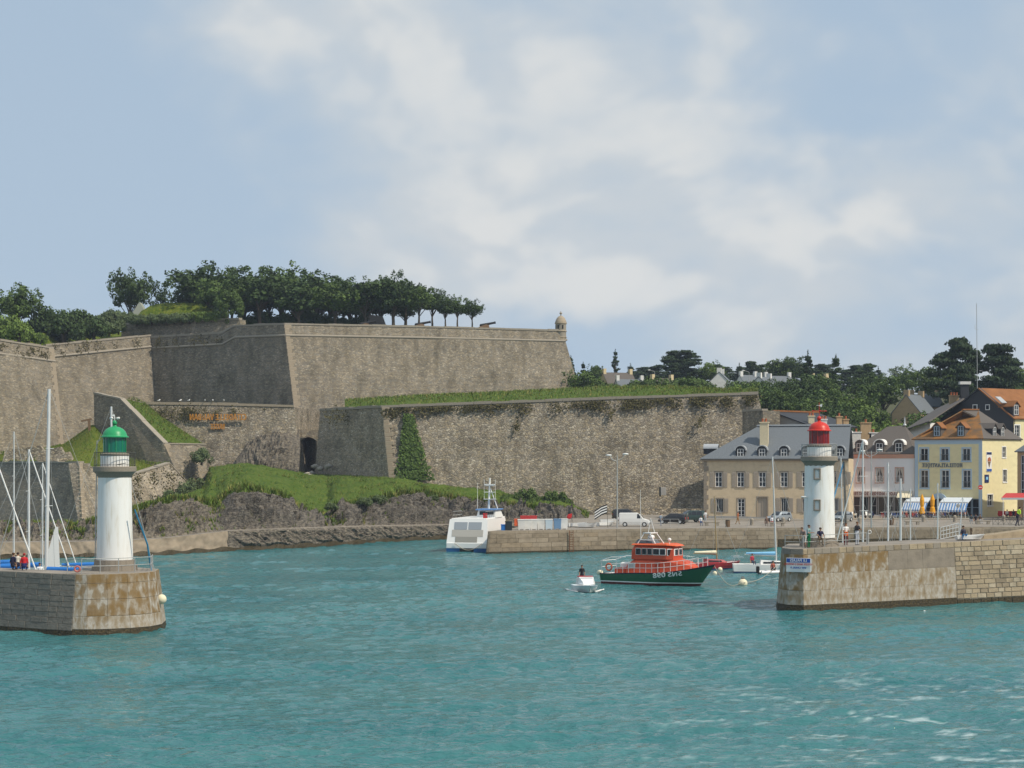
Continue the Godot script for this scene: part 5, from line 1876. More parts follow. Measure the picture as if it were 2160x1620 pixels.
func gable_house(called: String, label: String, px: float, py_ridge: float, d: float, w: float, dep: float, wall_h: float, rise: float, turn: float, wall: Material, roof: Material, group := "", ends := true) -> Node3D:
	# ridge along local x; ridge middle shows at (px, py_ridge)
	var top := at(px, py_ridge, d)
	var base := Vector3(top.x, top.y - rise - wall_h, top.z)
	var t := thing(called, label, "house", base, turn, group)
	var g := Geo.new()
	g.prism([Vector2(-dep / 2, -4), Vector2(dep / 2, -4), Vector2(dep / 2, wall_h), Vector2(0, wall_h + rise), Vector2(-dep / 2, wall_h)], -w / 2, w / 2, Transform3D(Basis(Vector3.UP, PI / 2), Vector3.ZERO))
	part(t, "wall", g, wall)
	g = Geo.new()
	for s in [-1.0, 1.0]:
		var e := 0.3
		var yl := wall_h - e * rise / (dep / 2)
		slab(g, [Vector3(-w / 2 - 0.1, yl + 0.12, s * (dep / 2 + e)), Vector3(w / 2 + 0.1, yl + 0.12, s * (dep / 2 + e)), Vector3(w / 2 + 0.1, wall_h + rise + 0.12, 0), Vector3(-w / 2 - 0.1, wall_h + rise + 0.12, 0)], 0.12)
	part(t, "roof", g, roof)
	if ends:
		for s in [-1.0, 1.0]:
			g = Geo.new()
			g.box(Vector3(s * (w / 2 - 0.35), wall_h + rise + 0.35, 0), Vector3(0.7, 1.3, 1.1))
			part(t, "chimney", g, wall)
	var f := fac(Vector3(-w / 2, 0, dep / 2), Vector3(w / 2, 0, dep / 2))
	for k in int(w / 2.6):
		var ww := Node3D.new()
		ww.name = "window"
		t.add_child(ww, true)
		ww.position = Vector3(-w / 2 + (k + 0.5) * w / int(w / 2.6), wall_h * 0.5, dep / 2)
		g = Geo.new()
		g.box(Vector3(0, 0, 0.02), Vector3(0.9, 1.2, 0.06))
		part(ww, "frame", g, M.frame_grey)
		g = Geo.new()
		g.box(Vector3(0, 0, 0.04), Vector3(0.72, 1.02, 0.06))
		part(ww, "pane", g, M.dark_glass)
	return t


func make_quay() -> void:
	rng.seed = 505
	# the quay wall faces the harbour in one long line; its head turns in beside the catamaran
	var c0 := up(1031, 232.0, QUAY)
	var c1 := up(1300, 240.0, QUAY)
	var c2 := up(1640, 245.0, QUAY)
	var c3 := up(2500, 252.0, QUAY)
	var back0 := up(1150, 262.0, QUAY)
	var top := [back0, c0, c1, c2, c3, up(2500, 430.0, QUAY), up(1215, 430.0, QUAY), up(1215, 322.0, QUAY), up(1190, 300, QUAY)]
	var bot := lower(grow(top, 0.25), -1.0)
	var o := setting("quay", solid(grow(top, -0.2), grow(bot, -0.2)), M.mortar_dark)
	var g := Geo.new()
	solid(lower(grow(top, -0.1), QUAY + 0.004), lower(grow(top, -0.1), QUAY - 0.1), g)
	wpart(o, "paving", g, M.paving)
	var vs := [0.0, 0.1, 0.25, 0.4, 0.55, 0.68, 1.0]
	var lit := ["quay_stone", "quay_stone_b", "quay_stone_c"]
	masonry(o, top[0], top[1], bot[0], bot[1], vs, 1.6, [["quay_stone_c"], lit, lit, lit, ["quay_stone_b"], ["weed"]], {"proud": 0.03})
	masonry(o, top[1], top[2], bot[1], bot[2], vs, 2.1, [["quay_stone_c"], lit, lit, lit, ["quay_stone_b"], ["weed"]], {"proud": 0.03})
	masonry(o, top[2], top[3], bot[2], bot[3], vs, 2.1, [["quay_stone_c"], lit, lit, ["quay_stone_b"], ["quay_stone_b"], ["weed"]], {"proud": 0.03})
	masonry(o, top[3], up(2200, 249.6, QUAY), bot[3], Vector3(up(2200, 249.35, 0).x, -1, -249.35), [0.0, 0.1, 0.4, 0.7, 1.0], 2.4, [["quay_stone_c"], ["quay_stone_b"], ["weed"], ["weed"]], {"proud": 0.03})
	# kerb in front of the houses
	g = Geo.new()
	for q in [[1480, 1490, 279.0], [1790, 2075, 282.0]]:
		var a := up(q[0], q[2], QUAY)
		var b := up(q[1] if q[0] > 1500 else 1785, q[2] - 3.0, QUAY)
		g.hexa([a, b, b + Vector3(0, 0, -4), a + Vector3(0, 0, -4), a + Vector3(0, 0.13, 0), b + Vector3(0, 0.13, 0), b + Vector3(0, 0.13, -4), a + Vector3(0, 0.13, -4)])
	setting("pavement", g, M.coping)
	# low stone wall at the foot of the long rampart
	g = Geo.new()
	var la := up(1215, 309.0, QUAY)
	var lb := up(1482, 309.0, QUAY)
	g.hexa([la, lb, lb + Vector3(0, 0, -0.6), la + Vector3(0, 0, -0.6), la + Vector3(0, 1.0, 0), lb + Vector3(0, 1.0, 0), lb + Vector3(0, 1.0, -0.6), la + Vector3(0, 1.0, -0.6)])
	solo("low_wall", "low stone wall along the foot of the long rampart", "wall", g, M.rubble, "", la)
	# iron ladder on the quay wall
	var lt := up(1205, 237.0, QUAY)
	var t := thing("iron_ladder", "rusty iron ladder on the quay wall", "ladder", Vector3(lt.x, 0, lt.z + 0.35))
	for s in [-0.22, 0.22]:
		g = Geo.new()
		g.bar(Vector3(s, -0.3, 0.25), Vector3(s, QUAY - 0.05, 0), 0.07, 0.07)
		part(t, "stringer", g, M.rust)
	for k in 9:
		g = Geo.new()
		g.bar(Vector3(-0.22, 0.05 + k * 0.3, 0.23 - k * 0.025), Vector3(0.22, 0.05 + k * 0.3, 0.23 - k * 0.025), 0.05, 0.05)
		part(t, "rung", g, M.rust)


func make_houses() -> void:
	rng.seed = 606
	beige_house()
	shop_house()
	hotel()
	rear_houses()


func beige_house() -> void:
	var f := fac(up(1485, 286.0, QUAY), up(1790, 281.0, QUAY))
	var t := thing("beige_house", "long beige two-storey house with slate hip roof and taupe shutters", "house", f.a)
	var ye := hit(f, 1620, 967.5).y
	var holes := []
	var ups := []
	for c in [1515.8, 1562.3, 1608, 1653.8, 1699, 1742, 1764, 1779]:
		if c > 1750: ups.append(hole(f, c - 4.2, 996, c + 4.2, 1021))
		else: ups.append(hole(f, c - 7.5, 996, c + 7.5, 1027))
	var downs := [hole(f, 1511, 1052, 1525.5, 1080), hole(f, 1648, 1051, 1662, 1079), hole(f, 1693, 1052, 1707, 1080), hole(f, 1760, 1052, 1768, 1078)]
	var door := hole(f, 1556, 1052, 1571, 1095)
	door.size.y += door.position.y - QUAY - 0.02
	door.position.y = QUAY + 0.02
	var gar := hole(f, 1597.5, 1049, 1618.5, 1095)
	gar.size.y += gar.position.y - QUAY - 0.02
	gar.position.y = QUAY + 0.02
	holes.append_array(ups + downs + [door, gar])
	wpart(t, "wall", wall_geo(f, QUAY - 0.3, ye, holes), M.wall_beige)
	var dep := 13.0
	var back := fac(f.b - f.n * dep, f.a - f.n * dep)
	var g := Geo.new()
	for e in [fac(f.a - f.n * dep, f.a), fac(f.b, f.b - f.n * dep), back]: g.add(wall_geo(e, QUAY - 0.3, ye, []))
	wpart(t, "side_walls", g, M.wall_beige)
	# plinth, string course, quoins
	g = Geo.new()
	g.hexa([spot(f, -0.06, QUAY - 0.2, 0.06), spot(f, f.len, QUAY - 0.2, 0.06), spot(f, f.len, QUAY - 0.2, -0.1), spot(f, -0.06, QUAY - 0.2, -0.1), spot(f, -0.06, QUAY + 0.45, 0.06), spot(f, door.position.x - 0.1, QUAY + 0.45, 0.06), spot(f, door.position.x - 0.1, QUAY + 0.45, -0.1), spot(f, -0.06, QUAY + 0.45, -0.1)])
	wpart(t, "plinth", g, M.wall_grey)
	for k in 12:
		g = Geo.new()
		var l := 0.75 if k % 2 == 0 else 0.5
		g.cbox(spot(f, l / 2 - 0.06, QUAY + 0.4 + k * 0.72, -0.02), Vector3(l, 0.68, 0.16), 0.015, Basis(f.dir, Vector3.UP, f.n))
		wpart(t, "quoin", g, M.stone_trim)
	for r in ups: window(t, f, r, {"surround": M.stone_trim, "shutter": M.shutter_taupe, "shutter_w": 0.62, "bar": 0.09})
	for r in downs: window(t, f, r, {"surround": M.stone_trim, "shutter": M.shutter_taupe, "shutter_w": 0.62, "bar": 0.07, "cols": 3, "rows": 1, "frame": M.frame_grey})
	window(t, f, door, {"called": "door", "surround": M.stone_trim, "bar": 0.1, "cols": 2, "rows": 5})
	window(t, f, gar, {"called": "garage_door", "surround": M.stone_trim, "pane": M.shutter_taupe, "frame": M.shutter_taupe, "cols": 2, "rows": 1})
	# cornice and roof
	g = Geo.new()
	g.hexa([spot(f, -0.3, ye - 0.35, 0.25), spot(f, f.len, ye - 0.35, 0.25), spot(f, f.len, ye - 0.35, -0.1), spot(f, -0.3, ye - 0.35, -0.1), spot(f, -0.4, ye, 0.45), spot(f, f.len, ye, 0.45), spot(f, f.len, ye, -0.1), spot(f, -0.4, ye, -0.1)])
	wpart(t, "cornice", g, M.stone_trim)
	var rise := 5.0
	var e0 := spot(f, -0.6, ye, 0.6)
	var e1 := spot(f, f.len, ye, 0.6)
	var r0 := spot(f, 7.6, ye + rise, -5.6)
	var r1 := spot(f, f.len, ye + rise, -5.6)
	var q0 := spot(f, 7.6, ye + rise, -7.6)
	var q1 := spot(f, f.len, ye + rise, -7.6)
	var b0 := spot(f, -0.6, ye, -dep - 0.6)
	var b1 := spot(f, f.len, ye, -dep - 0.6)
	g = Geo.new()
	slab(g, [e0, e1, r1, r0]); slab(g, [b0, b1, q1, q0]); slab(g, [e0, r0, q0, b0]); slab(g, [r0, r1, q1, q0])
	wpart(t, "roof", g, M.slate)
	g = Geo.new()
	g.bar(r0 + Vector3(0, 0.12, 0), r1 + Vector3(0, 0.12, 0), 0.5, 0.22)
	g.bar(r0 + Vector3(0, 0.1, 0), q0 + Vector3(0, 0.1, 0), 0.5, 0.22)
	wpart(t, "ridge_cap", g, M.zinc)
	for c in [1562, 1607.5, 1653.8, 1700, 1745, 1771]:
		var h := hit(f, c, 963)
		dormer(t, spot(f, h.x, ye + 0.25, 0.05), f.dir, 1.35, 1.6, 2.0, M.zinc, M.dark_slate, M.frame_white, "round")
	dormer(t, spot(f, 1.2, ye + 0.7, -6.0), f.n * -1.0, 1.3, 1.4, 2.0, M.zinc, M.dark_slate, M.frame_white, "round")
	var h := hit(f, 1609, 935)
	chimney(t, spot(f, h.x, ye + 1.5, -2.2), Vector3(1.25, 3.9, 1.0), M.cream_paint, 2, atan2(-f.dir.z, f.dir.x))


func shop_house() -> void:
	var f := fac(up(1790.5, 303.0, QUAY), up(1929, 299.0, QUAY))
	var t := thing("shop_house", "pale shop house with pink cornice, dormers and a cycle shop below", "house", f.a)
	var ye := hit(f, 1860, 957).y
	var wins := []
	for c in [1815, 1855.4, 1897.4]: wins.append(hole(f, c - 8.2, 987, c + 8.2, 1018))
	var shop := hole(f, 1799, 1048, 1920, 1093)
	shop.size.y += shop.position.y - QUAY - 0.15
	shop.position.y = QUAY + 0.15
	wpart(t, "wall", wall_geo(f, QUAY - 0.3, ye - 0.7, wins + [shop], 0.3), mk("shop_white", Color(0.74, 0.77, 0.79), 0.9))
	var dep := 11.0
	var g := Geo.new()
	for e in [fac(f.a - f.n * dep, f.a), fac(f.b, f.b - f.n * dep), fac(f.b - f.n * dep, f.a - f.n * dep)]: g.add(wall_geo(e, QUAY - 0.3, ye, []))
	wpart(t, "side_walls", g, M.wall_tan)
	g = Geo.new()
	g.hexa([spot(f, -0.1, ye - 0.72, 0.12), spot(f, f.len, ye - 0.72, 0.12), spot(f, f.len, ye - 0.72, -0.2), spot(f, -0.1, ye - 0.72, -0.2), spot(f, -0.25, ye, 0.35), spot(f, f.len, ye, 0.35), spot(f, f.len, ye, -0.2), spot(f, -0.25, ye, -0.2)])
	wpart(t, "cornice", g, M.wall_pink)
	for r in wins: window(t, f, r, {"surround": M.wall_pink, "trim": 0.12, "cols": 2, "rows": 2, "curtain": M.curtain, "balcony": M.frame_white})
	# shop front: dark glazing between pale posts
	var n := 7
	for i in n:
		var r := Rect2(shop.position.x + shop.size.x * i / n + 0.06, shop.position.y, shop.size.x / n - 0.12, shop.size.y)
		window(t, f, r, {"called": "shop_window", "cols": 1, "rows": 1 if i % 2 else 2, "bar": 0.12, "frame": M.frame_grey})
	g = Geo.new()
	var fa := hole(f, 1800, 1035.5, 1893, 1046.5)
	g.hexa([spot(f, fa.position.x, fa.position.y, 0.4), spot(f, fa.end.x, fa.position.y, 0.4), spot(f, fa.end.x, fa.position.y, 0.0), spot(f, fa.position.x, fa.position.y, 0.0), spot(f, fa.position.x, fa.end.y, 0.4), spot(f, fa.end.x, fa.end.y, 0.4), spot(f, fa.end.x, fa.end.y, 0.0), spot(f, fa.position.x, fa.end.y, 0.0)])
	var fs := wpart(t, "fascia", g, M.wall_white)
	letters(t, "lettering", "VELOS - MOTOS - SCOOTERS", spot(f, fa.get_center().x, fa.get_center().y, 0.43) - t.position, Basis(f.dir, Vector3.UP, f.n), 0.5, M.brown_letter, 0.05, 0.86)
	for q in [[1784, 1800], [1895, 1925]]:
		g = Geo.new()
		var a := hit(f, q[0], 1036)
		var b := hit(f, q[1], 1036)
		slab(g, [spot(f, a.x, a.y - 1.0, 1.5), spot(f, b.x, b.y - 1.0, 1.5), spot(f, b.x, b.y, 0.05), spot(f, a.x, a.y, 0.05)], 0.04)
		wpart(t, "awning", g, M.awning_cream)
	# roof
	var e0 := spot(f, -0.4, ye, 0.4)
	var e1 := spot(f, f.len + 0.2, ye, 0.4)
	var b1 := spot(f, f.len + 0.2, ye, -dep - 0.4)
	var b0 := spot(f, -0.4, ye, -dep - 0.4)
	var hp := hit(f, 1886.5, 930)
	var ap := spot(f, hp.x + 0.6, ye + 4.6, -dep / 2)
	g = Geo.new()
	var ap2 := spot(f, hp.x - 2.2, ye + 4.4, -dep / 2)
	slab(g, [e0, e1, ap, ap2]); slab(g, [e1, b1, ap]); slab(g, [b1, b0, ap2, ap]); slab(g, [b0, e0, ap2])
	wpart(t, "roof", g, M.brown_slate)
	g = Geo.new()
	g.lathe([Vector2(0.35, 0), Vector2(0.12, 0.3), Vector2(0.1, 1.0), Vector2(0.02, 1.4)], 8, ap)
	wpart(t, "finial", g, M.zinc)
	for c in [1814, 1855, 1896]:
		var h := hit(f, c, 956)
		dormer(t, spot(f, h.x, ye + 0.15, 0.0), f.dir, 1.55, 2.0, 2.6, M.wall_bright, M.brown_slate, M.frame_white, "round")
	for q in [[1770, 880, 3.0], [1784, 886, 2.4]]:
		var p := at(q[0], q[1], 308)
		chimney(t, p - Vector3(0, 3.6, 0), Vector3(0.9, 3.6, 0.8), M.wall_tan, 1)
	for q in [[1806, 913, 1.5], [1826, 893, 1.7], [1842, 914, 1.4]]:
		var p := at(q[0], q[1], 311)
		chimney(t, p - Vector3(0, 3.6, 0), Vector3(q[2], 3.6, 0.8), M.wall_tan if q[1] < 900 else M.wall_white, 1)
	# drainpipe
	g = Geo.new()
	g.tube(spot(f, -0.05, QUAY, 0.12), spot(f, -0.05, ye, 0.12), 0.06, 0.06, 6)
	wpart(t, "drainpipe", g, M.zinc)


func hotel() -> void:
	var f := fac(up(1929.5, 298.5, QUAY), up(2072, 293.0, QUAY))
	var s := fac(f.b, f.b + Vector3(0.64, 0, -0.77) * 14.0)
	var t := thing("hotel", "yellow three-storey hotel with pale blue trim and lichen-covered roof", "hotel", f.a)
	var ye := hit(f, 2000, 926).y
	var hs := []
	for c in [1949.5, 1993, 2038.6]:
		hs.append(hole(f, c - 7.8, 946, c + 7.8, 972))
	var hb := []
	for c in [1950, 1994, 2039.5]:
		hb.append(hole(f, c - 7.8, 992, c + 7.8, 1029))
	var gr := hole(f, 1936, 1052, 2066, 1092)
	gr.size.y += gr.position.y - QUAY - 0.15
	gr.position.y = QUAY + 0.15
	wpart(t, "wall", wall_geo(f, QUAY - 0.3, ye, hs + hb + [gr], 0.3), M.wall_yellow)
	var sh := [hole(s, 2114, 943, 2121.5, 965), hole(s, 2115.5, 991, 2123.5, 1017), hole(s, 2083, 1043, 2094, 1067)]
	var sw := wpart(t, "side_wall", wall_geo(s, QUAY - 0.3, ye, sh, 0.25), M.wall_yellow)
	var g := Geo.new()
	var back := s.b - f.dir * f.len as Vector3
	for e in [fac(s.b, back), fac(back, f.a)]: g.add(wall_geo(e, QUAY - 0.3, ye, []))
	wpart(t, "rear_walls", g, M.wall_cream)
	# pale blue bands
	g = Geo.new()
	for q in [[0.0, 0.55, QUAY, ye], [f.len - 0.55, f.len, QUAY, ye], [0.55, f.len - 0.55, ye - 0.8, ye]]:
		g.hexa([spot(f, q[0], q[2], 0.03), spot(f, q[1], q[2], 0.03), spot(f, q[1], q[2], -0.05), spot(f, q[0], q[2], -0.05), spot(f, q[0], q[3], 0.03), spot(f, q[1], q[3], 0.03), spot(f, q[1], q[3], -0.05), spot(f, q[0], q[3], -0.05)])
	wpart(t, "trim_band", g, M.trim_blue)
	for r in hs: window(t, f, r, {"surround": M.trim_blue, "trim": 0.22, "cols": 2, "rows": 2, "balcony": M.rail_dark})
	for r in hb: window(t, f, r, {"surround": M.trim_blue, "trim": 0.22, "cols": 2, "rows": 3, "balcony": M.rail_dark})
	for r in sh: window(t, s, r, {"surround": M.frame_white, "trim": 0.14, "cols": 2, "rows": 2})
	var n := 8
	for i in n:
		window(t, f, Rect2(gr.position.x + gr.size.x * i / n + 0.05, gr.position.y, gr.size.x / n - 0.1, gr.size.y), {"called": "veranda_window", "cols": 1, "rows": 2, "bar": 0.1, "frame": M.trim_blue})
	# writing
	for q in [["HOTEL", 2016, 0.62], ["ATLANTIQUE", 1973, 0.62]]:
		var h := hit(f, q[1], 981.5)
		letters(t, "lettering", q[0], spot(f, h.x, h.y, 0.06) - t.position, Basis(f.dir, Vector3.UP, f.n), 0.6, M.blue_letter, 0.05, 0.75, true)
	# cornice and roof
	g = Geo.new()
	g.hexa([spot(f, -0.2, ye - 0.12, 0.3), spot(f, f.len + 0.2, ye - 0.12, 0.3), spot(f, f.len + 0.2, ye - 0.12, -0.1), spot(f, -0.2, ye - 0.12, -0.1), spot(f, -0.2, ye + 0.06, 0.4), spot(f, f.len + 0.3, ye + 0.06, 0.4), spot(f, f.len + 0.3, ye + 0.06, -0.1), spot(f, -0.2, ye + 0.06, -0.1)])
	wpart(t, "cornice", g, M.zinc)
	var up_ := Vector3(0, ye + 0.05, 0)
	var e0: Vector3 = spot(f, -0.4, ye + 0.05, 0.4)
	var e1: Vector3 = spot(f, f.len + 0.3, ye + 0.05, 0.4)
	var e2: Vector3 = spot(s, s.len, ye + 0.05, 0.3)
	var e3: Vector3 = Vector3(back.x, ye + 0.05, back.z)
	var ra := at(2030, 865, 301)
	var rb := at(2064, 865, 304)
	g = Geo.new()
	slab(g, [e0, e1, rb, ra]); slab(g, [e0, ra, e3])
	wpart(t, "roof", g, M.lichen_slate)
	g = Geo.new()
	slab(g, [e1, e2, rb]); slab(g, [e2, e3, ra, rb])
	wpart(t, "side_roof", g, M.brown_slate)
	g = Geo.new()
	g.bar(ra + Vector3(0, 0.1, 0), rb + Vector3(0, 0.1, 0), 0.35, 0.2)
	wpart(t, "ridge_tiles", g, M.orange_roof)
	for c in [1974.5, 2025]:
		var h := hit(f, c, 921)
		dormer(t, spot(f, h.x, ye + 0.35, -0.4), f.dir, 1.25, 2.2, 2.6, M.orange_roof, M.brown_slate, M.trim_blue)
	for c in [2101, 2118]:
		var h := hit(s, c, 921)
		dormer(t, spot(s, h.x, ye + 0.3, -0.3), s.dir, 1.5, 2.1, 2.6, M.brown_slate, M.dark_slate, M.frame_white)
	# banner and small sign on the side wall
	var pr := hole(s, 2080, 953, 2091, 995)
	g = Geo.new()
	g.hexa([spot(s, pr.position.x, pr.position.y, 0.08), spot(s, pr.end.x, pr.position.y, 0.08), spot(s, pr.end.x, pr.position.y, 0.0), spot(s, pr.position.x, pr.position.y, 0.0), spot(s, pr.position.x, pr.end.y, 0.08), spot(s, pr.end.x, pr.end.y, 0.08), spot(s, pr.end.x, pr.end.y, 0.0), spot(s, pr.position.x, pr.end.y, 0.0)])
	var bn := solo("ice_cream_banner", "tall banner with a picture of an ice cream cone on the yellow side wall", "banner", g, M.gloss_white, "", spot(s, pr.position.x, pr.position.y, 0.04))
	var bx := Basis(s.dir, Vector3.UP, s.n)
	var cc := spot(s, pr.get_center().x, pr.position.y, 0.1)
	var hh := pr.size.y
	var ww := pr.size.x
	g = Geo.new()
	g.prism([Vector2(-ww * 0.28, hh * 0.5), Vector2(0, hh * 0.2), Vector2(ww * 0.28, hh * 0.5)], 0.0, 0.01, Transform3D(bx, cc))
	wpart(bn, "cone_print", g, M.wood)
	g = Geo.new()
	g.prism([Vector2(-ww * 0.34, hh * 0.52), Vector2(ww * 0.34, hh * 0.52), Vector2(ww * 0.3, hh * 0.66), Vector2(ww * 0.1, hh * 0.74), Vector2(-ww * 0.25, hh * 0.68)], 0.0, 0.01, Transform3D(bx, cc))
	wpart(bn, "ice_print", g, M.terracotta)
	g = Geo.new()
	g.prism([Vector2(-ww * 0.46, hh * 0.02), Vector2(ww * 0.46, hh * 0.02), Vector2(ww * 0.46, hh * 0.14), Vector2(-ww * 0.46, hh * 0.14)], 0.0, 0.01, Transform3D(bx, cc))
	wpart(bn, "blue_print", g, M.sign_blue)
	g = Geo.new()
	g.prism([Vector2(-ww * 0.46, hh * 0.86), Vector2(ww * 0.46, hh * 0.86), Vector2(ww * 0.46, hh * 0.98), Vector2(-ww * 0.46, hh * 0.98)], 0.0, 0.01, Transform3D(bx, cc))
	wpart(bn, "dark_print", g, M.navy)
	var ps := hole(s, 2076.5, 1001, 2085, 1018)
	g = Geo.new()
	g.box(spot(s, ps.get_center().x, ps.get_center().y, 0.05), Vector3(ps.size.x, ps.size.y, 0.08), bx)
	var sg := solo("wall_sign", "small dark blue sign on the yellow side wall under the banner", "sign", g, M.navy, "", spot(s, ps.get_center().x, ps.position.y, 0.05))
	g = Geo.new()
	g.box(spot(s, ps.get_center().x, ps.get_center().y + 0.05, 0.1), Vector3(ps.size.x * 0.5, ps.size.y * 0.35, 0.02), bx)
	wpart(sg, "print", g, M.sky_blue)
	# arched entrance canopy
	var h0 := hit(f, 1981, 1052)
	g = Geo.new()
	var arc := []
	for k in 11: arc.append(Vector2(cos(PI * k / 10) * 1.4, sin(PI * k / 10) * 1.4))
	for k in 11: arc.append(Vector2(-cos(PI * k / 10) * 0.85, sin(PI * k / 10) * 0.85 - 0.25))
	g.prism(arc, 0.0, 0.25, Transform3D(Basis(f.dir, Vector3.UP, f.n), spot(f, h0.x, h0.y - 0.5, 0.05)))
	wpart(t, "entrance_arch", g, M.trim_blue)
	# two blue and white striped awnings, each a thing of its own
	for q in [[1904, 1963, 1917, 1967, "blue and white striped awning beside the shop house"], [1980, 2044, 1992, 2052, "blue and white striped awning at the yellow hotel's corner"]]:
		var ta := thing("striped_awning", q[4], "awning", spot(f, hit(f, q[2], 1049).x, hit(f, q[2], 1049).y, 0.0), 0.0, "striped awnings of the hotel")
		var A := spot(f, hit(f, q[2], 1049).x, hit(f, 1990, 1049).y, 0.1)
		var B := spot(f, hit(f, q[3], 1049).x, hit(f, 1990, 1049).y, 0.1)
		var o1 := f.n * 3.0 as Vector3
		g = Geo.new()
		slab(g, [A + o1 * 0.75 + Vector3(0, -0.75, 0), B + o1 * 0.75 + Vector3(0, -0.75, 0), B, A], 0.05)
		wpart(ta, "canopy", g, M.awning_pale)
		g = Geo.new()
		g.bar(A + o1 * 0.76 + Vector3(0, -0.75, 0), B + o1 * 0.76 + Vector3(0, -0.75, 0), 0.16, 0.2)
		wpart(ta, "front_bar", g, M.gloss_white)
		var C := A + o1 * 0.8 + Vector3(0, -0.85, 0)
		var D := B + o1 * 0.8 + Vector3(0, -0.85, 0)
		var ns := 20
		for i in ns:
			g = Geo.new()
			var u0 := float(i) / ns
			var u1 := float(i + 1) / ns
			var dr := f.n * 0.95 + Vector3(0, -1.05, 0) as Vector3
			slab(g, [C.lerp(D, u0) + dr, C.lerp(D, u1) + dr, C.lerp(D, u1), C.lerp(D, u0)], 0.03)
			g.hexa([C.lerp(D, u0) + dr + Vector3(0, -0.3, 0), C.lerp(D, u1) + dr + Vector3(0, -0.3, 0), C.lerp(D, u1) + dr + Vector3(0, -0.3, -0.03), C.lerp(D, u0) + dr + Vector3(0, -0.3, -0.03), C.lerp(D, u0) + dr, C.lerp(D, u1) + dr, C.lerp(D, u1) + dr + Vector3(0, 0, -0.03), C.lerp(D, u0) + dr + Vector3(0, 0, -0.03)])
			wpart(ta, "stripe", g, M.awning_blue if i % 2 else M.awning_pale)
		for u in [0.03, 0.97]:
			g = Geo.new()
			var p := C.lerp(D, u) + (f.n as Vector3) * 0.9 + Vector3(0, -1.0, 0)
			g.tube(p, Vector3(p.x, QUAY, p.z), 0.05, 0.05, 6)
			wpart(ta, "post", g, M.frame_white)


